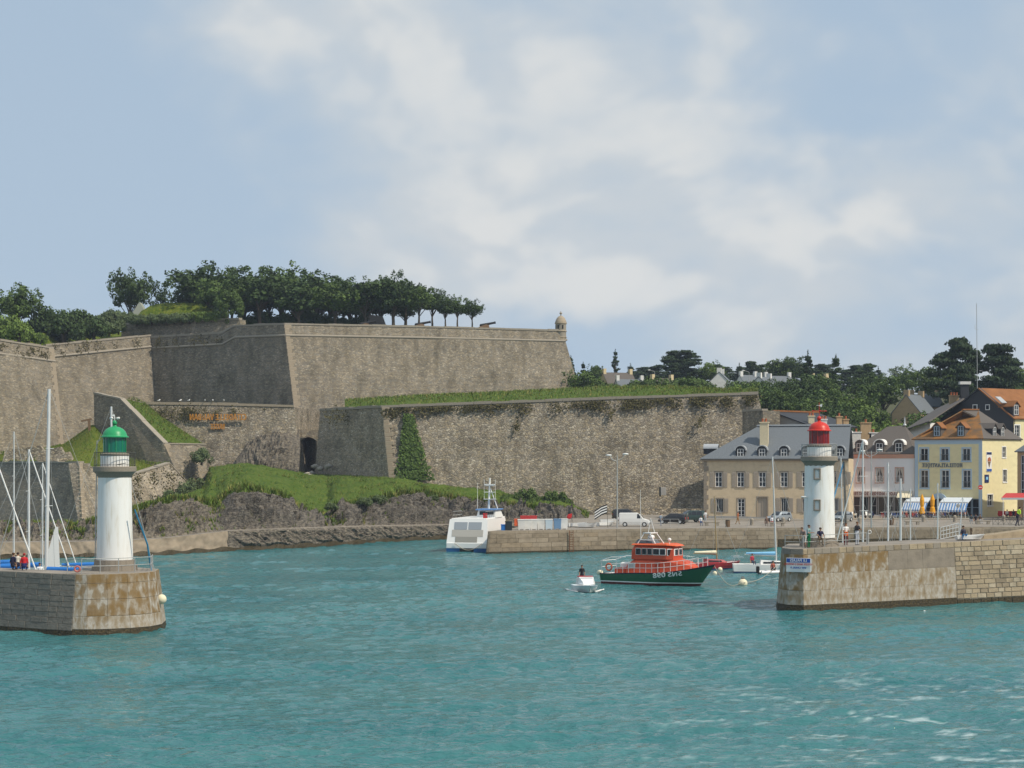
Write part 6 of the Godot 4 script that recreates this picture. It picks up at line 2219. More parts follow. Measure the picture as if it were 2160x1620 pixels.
func rear_houses() -> void:
	# slate-clad gable and orange roof behind the hotel
	var A := up(1985, 331.0, QUAY)
	var B := up(2138, 318.0, QUAY)
	var f := fac(A, B)
	var ye := 19.0
	var ap: Vector3 = (A + B) / 2.0 + Vector3(0, 24.1 - QUAY, 0) + f.dir * 0.6
	var t := thing("tall_house", "tall house with dark slate-hung gable and orange lichened roof", "house", A)
	var g := Geo.new()
	var L := 22.0
	g.prism([Vector2(0, QUAY), Vector2(f.len, QUAY), Vector2(f.len, ye), Vector2(f.len / 2 + 0.6, 24.1), Vector2(0, ye)], -0.4, 0.0, Transform3D(Basis(f.dir, Vector3.UP, f.n), Vector3(A.x, 0, A.z)))
	wpart(t, "gable", g, M.dark_slate)
	var s := fac(B, B - f.n * L)
	var sh := [hole(s, 2140.5, 897, 2151, 921)]
	wpart(t, "wall", wall_geo(s, QUAY - 0.3, ye, sh), M.wall_yellow)
	window(t, s, sh[0], {"surround": M.frame_white, "cols": 2, "rows": 3})
	g = Geo.new()
	slab(g, [spot(s, -0.3, ye - 0.3, 0.4), spot(s, L, ye - 0.3, 0.4), ap - f.n * L, ap + f.n * 0.3])
	wpart(t, "roof", g, M.orange_roof)
	g = Geo.new()
	slab(g, [A + Vector3(0, ye - QUAY - 0.2, 0) - f.dir * 0.4, A + Vector3(0, ye - QUAY - 0.2, 0) - f.dir * 0.4 - f.n * L, ap - f.n * L, ap + f.n * 0.3])
	wpart(t, "rear_roof", g, M.dark_slate)
	for q in [[2052, 2062], [2079, 2088]]:
		var r := hole(f, q[0], 853, q[1], 865)
		g = Geo.new()
		g.box(spot(f, r.get_center().x, r.get_center().y, 0.03), Vector3(r.size.x, r.size.y, 0.08), Basis(f.dir, Vector3.UP, f.n))
		var fr := wpart(t, "gable_window", g, M.frame_white)
		g = Geo.new()
		g.box(spot(f, r.get_center().x, r.get_center().y, 0.06), Vector3(r.size.x * 0.7, r.size.y * 0.75, 0.06), Basis(f.dir, Vector3.UP, f.n))
		wpart(fr, "pane", g, M.dark_glass)
	var hd := hit(s, 2146, 868)
	dormer(t, spot(s, hd.x, ye + 0.2, -0.3), s.dir, 1.6, 2.4, 3.0, M.orange_roof, M.dark_slate, M.frame_white)
	var sky_l := Geo.new()
	var sl := spot(s, hit(s, 2125, 840).x + 1.5, ye + 2.9, -2.6)
	sky_l.box(sl, Vector3(1.3, 0.12, 1.8), Basis(s.dir, 0.0) * Basis() if false else Basis(s.dir, (Vector3.UP + s.n * 0.75).normalized(), s.dir.cross((Vector3.UP + s.n * 0.75).normalized())))
	wpart(t, "roof_light", sky_l, M.zinc)
	chimney(t, at(2035, 810, 334) - Vector3(0, 9, 0), Vector3(1.3, 9, 1.0), M.dark_slate, 0)
	var cp := Geo.new()
	cp.box(at(2035, 808, 334), Vector3(1.9, 0.5, 1.4))
	wpart(t, "chimney_cap", cp, M.wall_white)
	# grey roof between hotel and woods
	var t2 := thing("grey_roof_house", "white-walled house under a big plain brown-grey roof behind the hotel", "house", up(1914, 330.0, QUAY))
	g = Geo.new()
	var e0 := at(1908, 906, 327)
	var e1 := at(1985, 884, 316)
	slab(g, [e0, at(1960, 888, 318), at(2034, 840, 328), at(2024, 839, 345), at(1975, 862, 350)])
	wpart(t2, "roof", g, M.brown_slate)
	g = Geo.new()
	var w0 := at(1914, 907, 328)
	var w1 := at(1962, 892, 320)
	g.quad(Vector3(w0.x, QUAY, w0.z), Vector3(w1.x, QUAY, w1.z), w1, w0)
	g.quad(Vector3(w1.x, QUAY, w1.z), Vector3(w1.x + 8, QUAY, w1.z - 8), w1 + Vector3(8, 0, -8), w1)
	g.quad(Vector3(w0.x, QUAY, w0.z), Vector3(w0.x + 7, QUAY, w0.z - 22), w0 + Vector3(7, 0, -22), w0)
	wpart(t2, "wall", g, M.wall_bright)
	chimney(t2, at(2012, 838, 336) - Vector3(0, 2.0, 0), Vector3(1.6, 2.2, 0.8), M.wall_tan, 3)
	# grey gable behind the beige house
	var A3 := up(1600, 312.0, QUAY)
	var B3 := up(1712, 304.0, QUAY)
	var f3 := fac(A3, B3)
	var t3 := thing("gable_house", "grey gable of a house rising behind the beige house's roof", "house", A3)
	var yb := hit(f3, 1600, 905).y
	var p0 := hit(f3, 1632, 870)
	g = Geo.new()
	g.prism([Vector2(0, QUAY), Vector2(f3.len, QUAY), Vector2(f3.len, hit(f3, 1705, 899).y), Vector2(p0.x, p0.y), Vector2(0, hit(f3, 1600, 893).y)], -0.4, 0.0, Transform3D(Basis(f3.dir, Vector3.UP, f3.n), Vector3(A3.x, 0, A3.z)))
	wpart(t3, "gable", g, M.wall_grey)
	g = Geo.new()
	var rp := spot(f3, p0.x, p0.y + 0.15, 0.3)
	slab(g, [spot(f3, f3.len + 0.3, hit(f3, 1705, 899).y, 0.3), spot(f3, f3.len + 0.3, hit(f3, 1705, 899).y, -12), rp - f3.n * 12, rp])
	slab(g, [spot(f3, -0.4, hit(f3, 1600, 893).y, 0.3), spot(f3, -0.4, hit(f3, 1600, 893).y, -12), rp - f3.n * 12, rp])
	wpart(t3, "roof", g, M.dark_slate)
	g = Geo.new()
	g.bar(rp + Vector3(0, 0.12, 0), rp - f3.n * 12 + Vector3(0, 0.12, 0), 0.4, 0.25)
	wpart(t3, "ridge_tiles", g, M.orange_roof)
	chimney(t3, at(1711, 879, 306) - Vector3(0, 4.0, 0), Vector3(0.95, 4.0, 0.8), M.cream_paint, 2)
	chimney(t3, at(1738, 886, 306) - Vector3(0, 4.0, 0), Vector3(0.9, 4.0, 0.8), M.wall_white, 2)
	# dark roof with white dormer between the beige house and the shop
	var t4 := thing("slate_house", "low slate-roofed house wedged between beige house and shop", "house", up(1745, 300.0, QUAY))
	g = Geo.new()
	slab(g, [at(1742, 935, 297), at(1792, 935, 293), at(1786, 903, 301), at(1748, 903, 304)])
	wpart(t4, "roof", g, M.dark_slate)
	g = Geo.new()
	g.hexa([up(1744, 302, QUAY), up(1796, 298.5, QUAY), up(1796, 306, QUAY), up(1744, 308, QUAY), at(1744, 932, 302), at(1796, 932, 298.5), at(1796, 925, 306), at(1744, 925, 308)])
	wpart(t4, "wall", g, M.wall_pink)
	dormer(t4, at(1788, 932, 294), Vector3(1, 0, 0.25).normalized(), 1.0, 2.3, 2.0, M.frame_white, M.wall_bright, M.frame_white)
	# orange-walled house at the end of the quay
	var A5 := up(2146, 288.0, QUAY)
	var B5 := up(2300, 280.0, QUAY)
	var f5 := fac(A5, B5)
	var t5 := thing("orange_house", "orange-walled house with pale band and slate roof past the red awning", "house", A5)
	var y5 := hit(f5, 2146, 952).y
	wpart(t5, "wall", wall_geo(f5, QUAY, y5, [hole(f5, 2153, 960, 2166, 1050)]), M.wall_tan)
	window(t5, f5, hole(f5, 2153, 960, 2166, 1050), {"frame": M.frame_white, "cols": 2, "rows": 5})
	g = Geo.new()
	g.add(wall_geo(fac(A5 - f5.n * 10, A5), QUAY, y5, []))
	wpart(t5, "side_wall", g, M.wall_tan)
	g = Geo.new()
	slab(g, [spot(f5, -0.3, y5, 0.4), spot(f5, f5.len, y5, 0.4), spot(f5, f5.len, y5 + 4, -5), spot(f5, 3.5, y5 + 4, -5)])
	wpart(t5, "roof", g, M.slate)
	# red restaurant awning
	var ra := thing("red_awning", "red awning with white valance over the restaurant terrace", "awning", up(2120, 283.0, QUAY + 3.2))
	g = Geo.new()
	slab(g, [at(2112, 1050, 279), at(2230, 1050, 275), at(2230, 1040, 281), at(2122, 1040, 285)], 0.05)
	wpart(ra, "canopy", g, M.awning_red)
	g = Geo.new()
	g.bar(at(2112, 1052, 279), at(2230, 1052, 275), 0.05, 0.3)
	wpart(ra, "valance", g, M.gloss_white)
	for px in [2116, 2160, 2200]:
		g = Geo.new()
		var p := at(px, 1051, 278)
		g.tube(p, Vector3(p.x, QUAY, p.z), 0.05, 0.05, 6)
		wpart(ra, "post", g, M.frame_white)
	# houses on the hill
	var hh := "white houses on the hill above the ramparts"
	gable_house("hill_house", "cream-gabled hill house with dark roof and a big square chimney", 1302, 787, 452, 7.5, 6.0, 3.0, 2.6, 0.35, M.wall_cream, M.brown_slate)
	gable_house("hill_house", "low white hill house in front of the dark-roofed house", 1328, 801, 440, 6.5, 5.0, 2.4, 1.6, 0.2, M.wall_bright, M.slate)
	gable_house("hill_house", "brown-roofed hill house with cream gable end", 1396, 799, 445, 5.8, 6.0, 2.2, 2.0, 0.45, M.wall_cream, M.brown_slate)
	gable_house("hill_house", "white hill house turning its tall gable to the harbour", 1520, 786, 446, 6.0, 5.6, 4.0, 2.8, 1.35, M.wall_bright, M.slate)
	gable_house("hill_house", "far white hill house under a street lamp", 1578, 792, 462, 4.5, 4.5, 3.0, 1.6, 0.3, M.wall_bright, M.slate)
	gable_house("hill_house", "white hill house with stepped white chimneys", 1612, 796, 440, 6.0, 5.0, 3.4, 2.0, 1.0, M.wall_bright, M.slate)
	gable_house("hill_house", "white hill house beside the wood's edge with tall chimney", 1640, 794, 448, 6.5, 5.0, 3.4, 1.8, 0.2, M.wall_bright, M.slate)
	gable_house("hill_house", "tan stone hill house with steep slate roof among the woods", 1928, 834, 392, 8.0, 6.2, 3.0, 3.6, 0.95, M.wall_tan, M.slate)
	gable_house("hill_house", "slate-roofed hill house partly hidden behind the tan stone house", 1950, 833, 402, 6.5, 5.0, 3.0, 2.4, 0.2, M.wall_tan, M.slate)
	gable_house("hill_house", "small pale house glimpsed among dark trees on the hill", 1728, 797, 440, 4.5, 4.0, 3.0, 1.4, 0.4, M.wall_cream, M.brown_slate)
	# radio mast
	var g9 := Geo.new()
	var mb := at(2063, 850, 360)
	var mt := at(2060, 640, 360)
	var tm := thing("radio_mast", "thin guyed radio mast rising behind the tall house", "mast", Vector3(mb.x, hill_y(360) - 0.2, mb.z))
	g9.tube(Vector3(mb.x, hill_y(360) - 0.2, mb.z), mt, 0.09, 0.05, 6)
	wpart(tm, "pole", g9, M.rail_grey)
	g9 = Geo.new()
	for q in [[2058, 695], [2066, 782]]: g9.bar(at(q[0], q[1], 360), at(q[0] + 6, q[1], 360), 0.06, 0.06)
	g9.tube(at(2057, 695, 360), at(2057, 685, 360), 0.05, 0.05, 5)
	wpart(tm, "aerial", g9, M.alloy)


# ---------- boats ----------
func hull(L: float, B: float, f_bow: float, f_mid: float, f_stern: float, draft: float, tw: float, over: float, boot := 0.14) -> Dictionary:
	# bow towards +x, water at y 0
	var S := []
	var N := 18
	for i in N + 1:
		var t := float(i) / N
		var shape := lerpf(tw, 1.0, smoothstep(0.0, 0.5, t)) if t < 0.5 else pow(maxf(0.0, 1.0 - pow((t - 0.5) / 0.5, 2.4)), 0.75)
		var bd := maxf(B / 2 * shape, 0.02)
		var bw := maxf(bd * (0.94 - 0.4 * smoothstep(0.45, 1.0, t)), 0.015)
		var fy := lerpf(f_stern, f_mid, smoothstep(0.0, 0.45, t)) if t < 0.45 else lerpf(f_mid, f_bow, pow((t - 0.45) / 0.55, 1.7))
		var xd := -L / 2 + L * t
		var xw := -L / 2 + 0.1 + (L - over - 0.1) * t
		var kd := draft * (1.0 - smoothstep(0.75, 1.0, t))
		var xb := lerpf(xw, xd, boot / fy)
		S.append({"k": Vector3(xw, -kd, 0), "w": Vector3(xw, 0, bw), "b": Vector3(xb, boot, lerpf(bw, bd, boot / fy)), "b2": Vector3(lerpf(xw, xd, (boot + 0.09) / fy), boot + 0.09, lerpf(bw, bd, (boot + 0.09) / fy)), "m": Vector3(lerpf(xw, xd, 0.55), fy * 0.55, lerpf(bw, bd, 0.68)), "r": Vector3(lerpf(xw, xd, 0.9), fy * 0.9, lerpf(bw, bd, 0.95)), "d": Vector3(xd, fy, bd)})
	var out := {"bottom": Geo.new(), "stripe": Geo.new(), "side": Geo.new(), "strake": Geo.new(), "deck": Geo.new(), "S": S}
	var fl := Vector3(1, 1, -1)
	for i in N:
		var a: Dictionary = S[i]
		var c: Dictionary = S[i + 1]
		for z in [Vector3.ONE, fl]:
			for e in [["bottom", "k", "w"], ["bottom", "w", "b"], ["stripe", "b", "b2"], ["side", "b2", "m"], ["side", "m", "r"], ["strake", "r", "d"]]:
				out[e[0]].quad_out(a[e[1]] * z, c[e[1]] * z, c[e[2]] * z, a[e[2]] * z, Vector3(0, 0, z.z))
		out.deck.quad_out(a.d + Vector3(0, -0.05, 0), c.d + Vector3(0, -0.05, 0), c.d * fl + Vector3(0, -0.05, 0), a.d * fl + Vector3(0, -0.05, 0), Vector3.UP)
	var s: Dictionary = S[0]
	for e in [["bottom", "k", "b"], ["stripe", "b", "b2"], ["side", "b2", "r"], ["strake", "r", "d"]]:
		out[e[0]].quad_out(s[e[1]], s[e[1]] * fl, s[e[2]] * fl, s[e[2]], Vector3(-1, 0, 0))
	return out


func hull_parts(t: Node3D, h: Dictionary, bottom: Material, stripe: Material, side: Material, strake: Material, deck: Material) -> void:
	part(t, "hull", h.side, side)
	part(t, "antifouling", h.bottom, bottom)
	part(t, "boot_stripe", h.stripe, stripe)
	part(t, "rubbing_strake", h.strake, strake)
	part(t, "deck", h.deck, deck)


func yacht(label: String, where: Vector3, turn: float, L: float, mast: float, o := {}) -> Node3D:
	var t := thing(o.get("called", "sailing_yacht"), label, "sailboat", where, turn, o.get("group", ""))
	var side: Material = o.get("hull", M.gloss_white)
	hull_parts(t, hull(L, L * 0.32, L * 0.14, L * 0.11, L * 0.115, 0.4, 0.7, L * 0.1), M.navy, side, side, side, M.wall_bright)
	var dk := L * 0.11
	var g := Geo.new()
	var r := []
	for q in [[-L * 0.12, 0.0, 0.95], [L * 0.28, 0.0, 0.5]]: r.append(q)
	g.hexa([Vector3(-L * 0.14, dk - 0.05, L * 0.1), Vector3(L * 0.26, dk - 0.05, L * 0.07), Vector3(L * 0.26, dk - 0.05, -L * 0.07), Vector3(-L * 0.14, dk - 0.05, -L * 0.1), Vector3(-L * 0.13, dk + 0.42, L * 0.085), Vector3(L * 0.18, dk + 0.3, L * 0.055), Vector3(L * 0.18, dk + 0.3, -L * 0.055), Vector3(-L * 0.13, dk + 0.42, -L * 0.085)])
	part(t, "cabin", g, side)
	for s in [-1, 1]:
		g = Geo.new()
		g.hexa([Vector3(-L * 0.1, dk + 0.1, s * L * 0.098), Vector3(L * 0.14, dk + 0.1, s * L * 0.078), Vector3(L * 0.14, dk + 0.1, s * L * 0.07), Vector3(-L * 0.1, dk + 0.1, s * L * 0.09), Vector3(-L * 0.1, dk + 0.28, s * L * 0.092), Vector3(L * 0.13, dk + 0.25, s * L * 0.072), Vector3(L * 0.13, dk + 0.25, s * L * 0.065), Vector3(-L * 0.1, dk + 0.28, s * L * 0.085)])
		part(t, "cabin_window", g, M.dark_glass)
	var mx := L * 0.08
	var rake: float = o.get("rake", 0.0)
	var mt := Vector3(mx - rake, mast, o.get("lean", 0.0))
	var mb := Vector3(mx, dk, 0)
	var mm: Material = o.get("mast_mat", M.alloy)
	var mr: float = o.get("mast_r", 0.075)
	g = Geo.new()
	g.tube(mb, mt, mr, mr * 0.75, 8)
	part(t, "mast", g, mm)
	g = Geo.new()
	for k in ([0.45, 0.72] if mast > 10 else [0.6]):
		var c := mb.lerp(mt, k)
		g.tube(c - Vector3(0.1, 0, 0.75), c + Vector3(0.0, 0, 0), 0.025, 0.025, 5)
		g.tube(c - Vector3(0.1, 0, -0.75), c + Vector3(0.0, 0, 0), 0.025, 0.025, 5)
	part(t, "spreader", g, mm)
	var by: float = o.get("boom", dk + 0.95)
	g = Geo.new()
	g.tube(mb.lerp(mt, (by - dk) / mast) + Vector3(0, 0, 0), Vector3(mx - L * 0.42, by + 0.05, o.get("swing", 0.0)), 0.06, 0.05, 8)
	part(t, "boom", g, mm)
	g = Geo.new()
	var b0 := Vector3(mx - 0.12, by + 0.14, 0)
	var b1 := Vector3(mx - L * 0.4, by + 0.15, o.get("swing", 0.0))
	for k in 6:
		var p := b0.lerp(b1, k / 6.0)
		var q := b0.lerp(b1, (k + 1) / 6.0)
		g.tube(p, q, 0.2 - 0.018 * k, 0.2 - 0.018 * (k + 1), 8)
	part(t, "sail_cover", g, o.get("cover", M.sail_blue))
	var wires := [[mt, Vector3(L * 0.48, L * 0.14, 0), o.get("stay", 0.02)], [mt, Vector3(-L * 0.49, L * 0.115, 0), 0.012]]
	var c2 := mb.lerp(mt, 0.95)
	for s in [-1, 1]: wires.append([c2, Vector3(mx - 0.1, dk, s * L * 0.15), 0.012])
	for w in wires:
		g = Geo.new()
		g.tube(w[0], w[1], w[2], w[2], 5, false)
		part(t, "stay", g, o.get("jib", M.gloss_white) if w[2] > 0.03 else M.rail_grey)
	# pulpit and stern rail
	for s in [[L * 0.36, L * 0.48, 0.5], [-L * 0.49, -L * 0.36, 0.95]]:
		g = Geo.new()
		var y := L * 0.125
		var w: float = s[2] * L * 0.14
		for zz in [-1, 1]:
			g.tube(Vector3(s[0], y, zz * w), Vector3(s[0], y + 0.6, zz * w), 0.018, 0.018, 5)
			g.tube(Vector3(s[0], y + 0.6, zz * w), Vector3(s[1], y + 0.6, zz * w * (0.25 if s[0] > 0 else 1.0)), 0.018, 0.018, 5)
		var e: float = s[1] if s[0] > 0 else s[0]
		g.tube(Vector3(e, y + 0.6, -w * (0.25 if s[0] > 0 else 1.0)), Vector3(e, y + 0.6, w * (0.25 if s[0] > 0 else 1.0)), 0.018, 0.018, 5)
		part(t, "guard_rail", g, M.steel)
	return t


func make_boats() -> void:
	rng.seed = 707
	lifeboat()
	catamaran()
	motor_boat()
	# moored behind the green light's jetty
	var gl := "sailing yachts behind the green light's jetty"
	yacht("large yacht whose thick white mast rises beside the green-topped lighthouse", up(122, 133.0, 0), PI - 0.12, 11.0, 16.2, {"group": gl, "mast_r": 0.15, "rake": 0.1, "stay": 0.03, "boom": 3.35, "lean": 0.4})
	yacht("yacht with a shorter white mast and blue sail cover moored behind the jetty", up(40, 140.0, 0), 0.1, 9.0, 12.0, {"group": gl, "mast_r": 0.1, "stay": 0.05, "boom": 3.2})
	yacht("yacht moored off the jetty whose thin mast shows just past the green dome", up(214, 141.0, 0), 0.2, 9.0, 15.2, {"group": gl, "mast_r": 0.1, "boom": 3.3})
	yacht("yacht at the jetty with a furled white jib slanting to its bow", up(-24, 138.0, 0), 0.02, 8.6, 10.8, {"group": gl, "mast_r": 0.09, "stay": 0.06, "boom": 3.2})
	yacht("yacht with a thin mast and bare forestay between two thicker masts", up(72, 146.0, 0), 0.12, 8.0, 11.0, {"group": gl, "mast_r": 0.06, "boom": 3.0, "stay": 0.04})
	yacht("yacht with the slimmest mast moored behind the green light's jetty", up(12, 150.0, 0), 0.2, 8.0, 13.5, {"group": gl, "mast_r": 0.06, "boom": 3.0})
	# the harbour basin
	yacht("white yacht with blue and yellow sail cover moored by the red light's jetty head", up(1625, 191.0, 0), -0.05, 7.6, 11.7, {"cover": M.sky_blue, "mast_r": 0.085, "rake": 0.4})
	var w := yacht("small red wooden sailboat with varnished mast moored behind the lifeboat", up(1503, 197.0, 0), 0.25, 6.2, 7.6, {"hull": M.hull_red, "mast_mat": M.wood_mast, "cover": M.awning_cream, "called": "wooden_sailboat", "rake": 0.3})
	var gr := "yachts hidden behind the red light's jetty with masts showing"
	yacht("yacht with dark mast showing over the red light's jetty", up(1800, 186.0, 0), 2.7, 8.0, 11.2, {"group": gr, "mast_mat": M.rail_dark, "mast_r": 0.13, "stay": 0.09, "jib": M.sky_blue, "rake": -0.3})
	yacht("yacht with the tallest pale mast behind the red light's jetty", up(1834, 180.0, 0), 2.4, 9.0, 13.2, {"group": gr, "mast_r": 0.1, "stay": 0.07})
	yacht("yacht whose grey mast stands in front of the cycle shop", up(1862, 188.0, 0), 0.4, 8.0, 11.1, {"group": gr, "mast_r": 0.1})
	yacht("yacht whose thick short white mast stands below the hotel's corner", up(1890, 176.0, 0), 0.6, 7.6, 9.6, {"group": gr, "mast_r": 0.12})
	yacht("yacht whose slim mast stands in front of the yellow parasols", up(1966, 184.0, 0), 0.3, 7.8, 9.1, {"group": gr, "mast_r": 0.08})
	yacht("yacht with slim pale mast showing between red lighthouse and shop", up(1768, 190.0, 0), 0.5, 8.0, 11.6, {"group": gr, "mast_r": 0.07, "rake": 0.3})
	yacht("yacht with low thin mast before the striped awnings", up(1932, 196.0, 0), 2.8, 7.0, 8.4, {"group": gr, "mast_r": 0.07})
	yacht("yacht with thin leaning mast near the gangway frame", up(2008, 190.0, 0), 0.2, 7.0, 7.6, {"group": gr, "mast_r": 0.06, "rake": -0.6})
	dinghies()
	buoys()
	# small white sail of a dinghy behind the green light's jetty
	var g := Geo.new()
	var s0 := up(113, 139.0, 2.0)
	g.hexa([s0 + Vector3(-0.9, 0.8, 0), s0 + Vector3(0.5, 0.5, 0), s0 + Vector3(0.5, 0.5, -0.03), s0 + Vector3(-0.9, 0.8, -0.03), s0 + Vector3(0.15, 4.3, 0.1), s0 + Vector3(0.35, 4.3, 0.1), s0 + Vector3(0.35, 4.3, 0.07), s0 + Vector3(0.15, 4.3, 0.07)])
	var sd := thing("sailing_dinghy", "little dinghy with one small white sail behind the green light's jetty", "dinghy", up(113, 139.0, 0), 0.2)
	hull_parts(sd, hull(3.4, 1.4, 0.5, 0.4, 0.4, 0.15, 0.8, 0.3, 0.05), M.gloss_white, M.gloss_white, M.gloss_white, M.gloss_white, M.wood)
	wpart(sd, "sail", g, M.gloss_white).rotation.y = -0.2


func lifeboat() -> void:
	var st := on(1289, 1229.5)
	var bw := on(1482, 1236.5)
	var mid := (st + bw) / 2.0
	var turn := atan2(-(bw.z - st.z), bw.x - st.x)
	var L := 10.9
	var t := thing("lifeboat", "orange and green rescue lifeboat moored to a cream buoy", "lifeboat", mid + (bw - st).normalized() * 0.45, turn)
	var green := mk("hull_green", Color(0.012, 0.1, 0.045), 0.35, {"coat": 0.3})
	var or_m := mk("cabin_orange", Color(0.52, 0.075, 0.03), 0.5)
	var or_l := mk("roof_orange", Color(0.66, 0.12, 0.04), 0.5)
	var H := hull(L, 3.7, 2.0, 1.15, 0.98, 0.5, 0.84, 1.5, 0.22)
	hull_parts(t, H, mk("bottom_maroon", Color(0.1, 0.02, 0.02), 0.6), M.gloss_white, green, mk("strake_navy", Color(0.01, 0.02, 0.04), 0.5), M.wall_bright)
	# trunk cabin, lower and forward
	var g := Geo.new()
	var ring := func(x: float, yb: float, yt: float, wb: float, wt: float) -> Array:
		return [Vector3(x, yb, -wb), Vector3(x, yb, wb), Vector3(x, lerpf(yb, yt, 0.75), lerpf(wb, wt, 0.5)), Vector3(x - 0.04, yt, wt * 0.8), Vector3(x - 0.04, yt, -wt * 0.8), Vector3(x, lerpf(yb, yt, 0.75), -lerpf(wb, wt, 0.5))]
	g.loft([ring.call(-2.9, 0.95, 1.75, 1.3, 1.2), ring.call(-1.9, 0.95, 2.5, 1.32, 1.2), ring.call(1.6, 1.05, 2.45, 1.3, 1.15), ring.call(2.9, 1.2, 2.15, 1.0, 0.8), ring.call(3.6, 1.35, 1.75, 0.6, 0.5)])
	part(t, "trunk_cabin", g, or_m)
	# wheelhouse
	g = Geo.new()
	g.loft([ring.call(-2.35, 2.3, 3.3, 1.22, 1.1), ring.call(-2.1, 2.3, 3.62, 1.22, 1.12), ring.call(1.15, 2.35, 3.62, 1.22, 1.1), ring.call(1.75, 2.35, 3.5, 1.0, 0.85)])
	part(t, "wheelhouse", g, or_m)
	g = Geo.new()
	g.loft([[Vector3(-2.4, 3.6, -1.15), Vector3(-2.4, 3.6, 1.15), Vector3(1.2, 3.62, 1.2), Vector3(2.0, 3.55, 0.85), Vector3(2.0, 3.55, -0.85), Vector3(1.2, 3.62, -1.2)], [Vector3(-2.3, 3.72, -1.05), Vector3(-2.3, 3.72, 1.05), Vector3(1.1, 3.78, 1.1), Vector3(1.8, 3.68, 0.75), Vector3(1.8, 3.68, -0.75), Vector3(1.1, 3.78, -1.1)]])
	part(t, "wheelhouse_roof", g, or_l)
	for s in [-1, 1]:
		var n := 0
		for q in [[-1.65, 0.5], [-1.05, 0.42], [-0.5, 0.42], [0.15, 0.62], [0.8, 0.55]]:
			var w := Node3D.new()
			w.name = "cabin_window"
			t.add_child(w, true)
			w.position = Vector3(q[0], 3.03, s * 1.205)
			g = Geo.new()
			g.cbox(Vector3.ZERO, Vector3(q[1] + 0.08, 0.62, 0.05), 0.02)
			part(w, "frame", g, M.gloss_white if n >= 3 else M.rail_grey)
			g = Geo.new()
			g.box(Vector3(0, 0, s * 0.015), Vector3(q[1] - 0.04, 0.5, 0.05))
			part(w, "pane", g, M.dark_glass)
			n += 1
		# corner and front windows
	for q in [[1.5, 0.98, 0.95], [1.77, 0.42, 0.0], [1.77, -0.42, 0.0], [1.5, -0.98, -0.95]]:
		var w := Node3D.new()
		w.name = "front_window"
		t.add_child(w, true)
		w.transform = Transform3D(Basis(Vector3.UP, PI / 2 - q[2]), Vector3(q[0], 3.0, q[1]))
		g = Geo.new()
		g.cbox(Vector3.ZERO, Vector3(0.7, 0.64, 0.05), 0.02)
		part(w, "frame", g, M.gloss_white)
		g = Geo.new()
		g.box(Vector3(0, 0, 0.02), Vector3(0.56, 0.5, 0.05))
		part(w, "pane", g, M.dark_glass)
	# door and low side window
	g = Geo.new()
	g.box(Vector3(0.35, 1.6, 1.3), Vector3(0.55, 1.1, 0.05))
	part(t, "door", g, mk("door_orange", Color(0.4, 0.05, 0.02), 0.5))
	g = Geo.new()
	g.box(Vector3(-2.3, 1.75, 1.27), Vector3(0.75, 0.45, 0.06))
	part(t, "low_window", g, M.frame_grey)
	# locker aft
	g = Geo.new()
	g.cbox(Vector3(-3.6, 1.2, 0.3), Vector3(1.1, 0.55, 1.6), 0.04)
	part(t, "locker", g, or_m)
	g = Geo.new()
	g.cbox(Vector3(-4.0, 1.45, -0.7), Vector3(0.8, 0.9, 0.6), 0.1)
	part(t, "liferaft", g, M.gloss_white)
	# radar arch
	g = Geo.new()
	for z in [-0.85, 0.85]:
		g.tube(Vector3(-1.9, 3.7, z), Vector3(-1.35, 4.65, z * 0.75), 0.05, 0.05, 6)
		g.tube(Vector3(-0.1, 3.7, z), Vector3(-0.75, 4.65, z * 0.75), 0.05, 0.05, 6)
		g.tube(Vector3(-1.7, 4.05, z * 0.93), Vector3(-0.3, 4.05, z * 0.93), 0.04, 0.04, 6)
	g.box(Vector3(-1.05, 4.68, 0), Vector3(0.8, 0.08, 1.4))
	for q in [[-1.35, 4.7, -0.2, 6.0], [-0.7, 4.7, -0.2, 6.0]]: g.tube(Vector3(q[0], q[1], q[2]), Vector3(-1.02, q[3], 0), 0.03, 0.03, 5)
	g.tube(Vector3(-1.6, 4.0, 0.8), Vector3(-1.65, 8.6, 0.8), 0.03, 0.015, 5)
	part(t, "radar_arch", g, M.gloss_white)
	g = Geo.new()
	g.ball(Vector3(-0.9, 4.3, 0.1), Vector3(0.32, 0.24, 0.32), 12)
	g.lathe([Vector2(0.2, 3.75), Vector2(0.2, 4.1)], 10, Vector3(-0.9, 0, 0.1))
	part(t, "radar_dome", g, M.gloss_white)
	g = Geo.new()
	g.ball(Vector3(1.0, 4.1, 0.2), Vector3(0.17, 0.17, 0.17), 10)
	g.tube(Vector3(1.0, 3.7, 0.2), Vector3(1.0, 4.0, 0.2), 0.04, 0.04, 6)
	part(t, "searchlight", g, M.gloss_white)
	g = Geo.new()
	g.loft([[Vector3(-2.2, 3.75, -0.8), Vector3(-2.2, 3.75, 0.8), Vector3(-0.4, 3.75, 0.8), Vector3(-0.4, 3.75, -0.8)], [Vector3(-2.0, 4.1, -0.6), Vector3(-2.0, 4.1, 0.6), Vector3(-0.6, 4.0, 0.6), Vector3(-0.6, 4.0, -0.6)]])
	part(t, "inflatable_tender", g, mk("tender_grey", Color(0.1, 0.12, 0.14), 0.7))
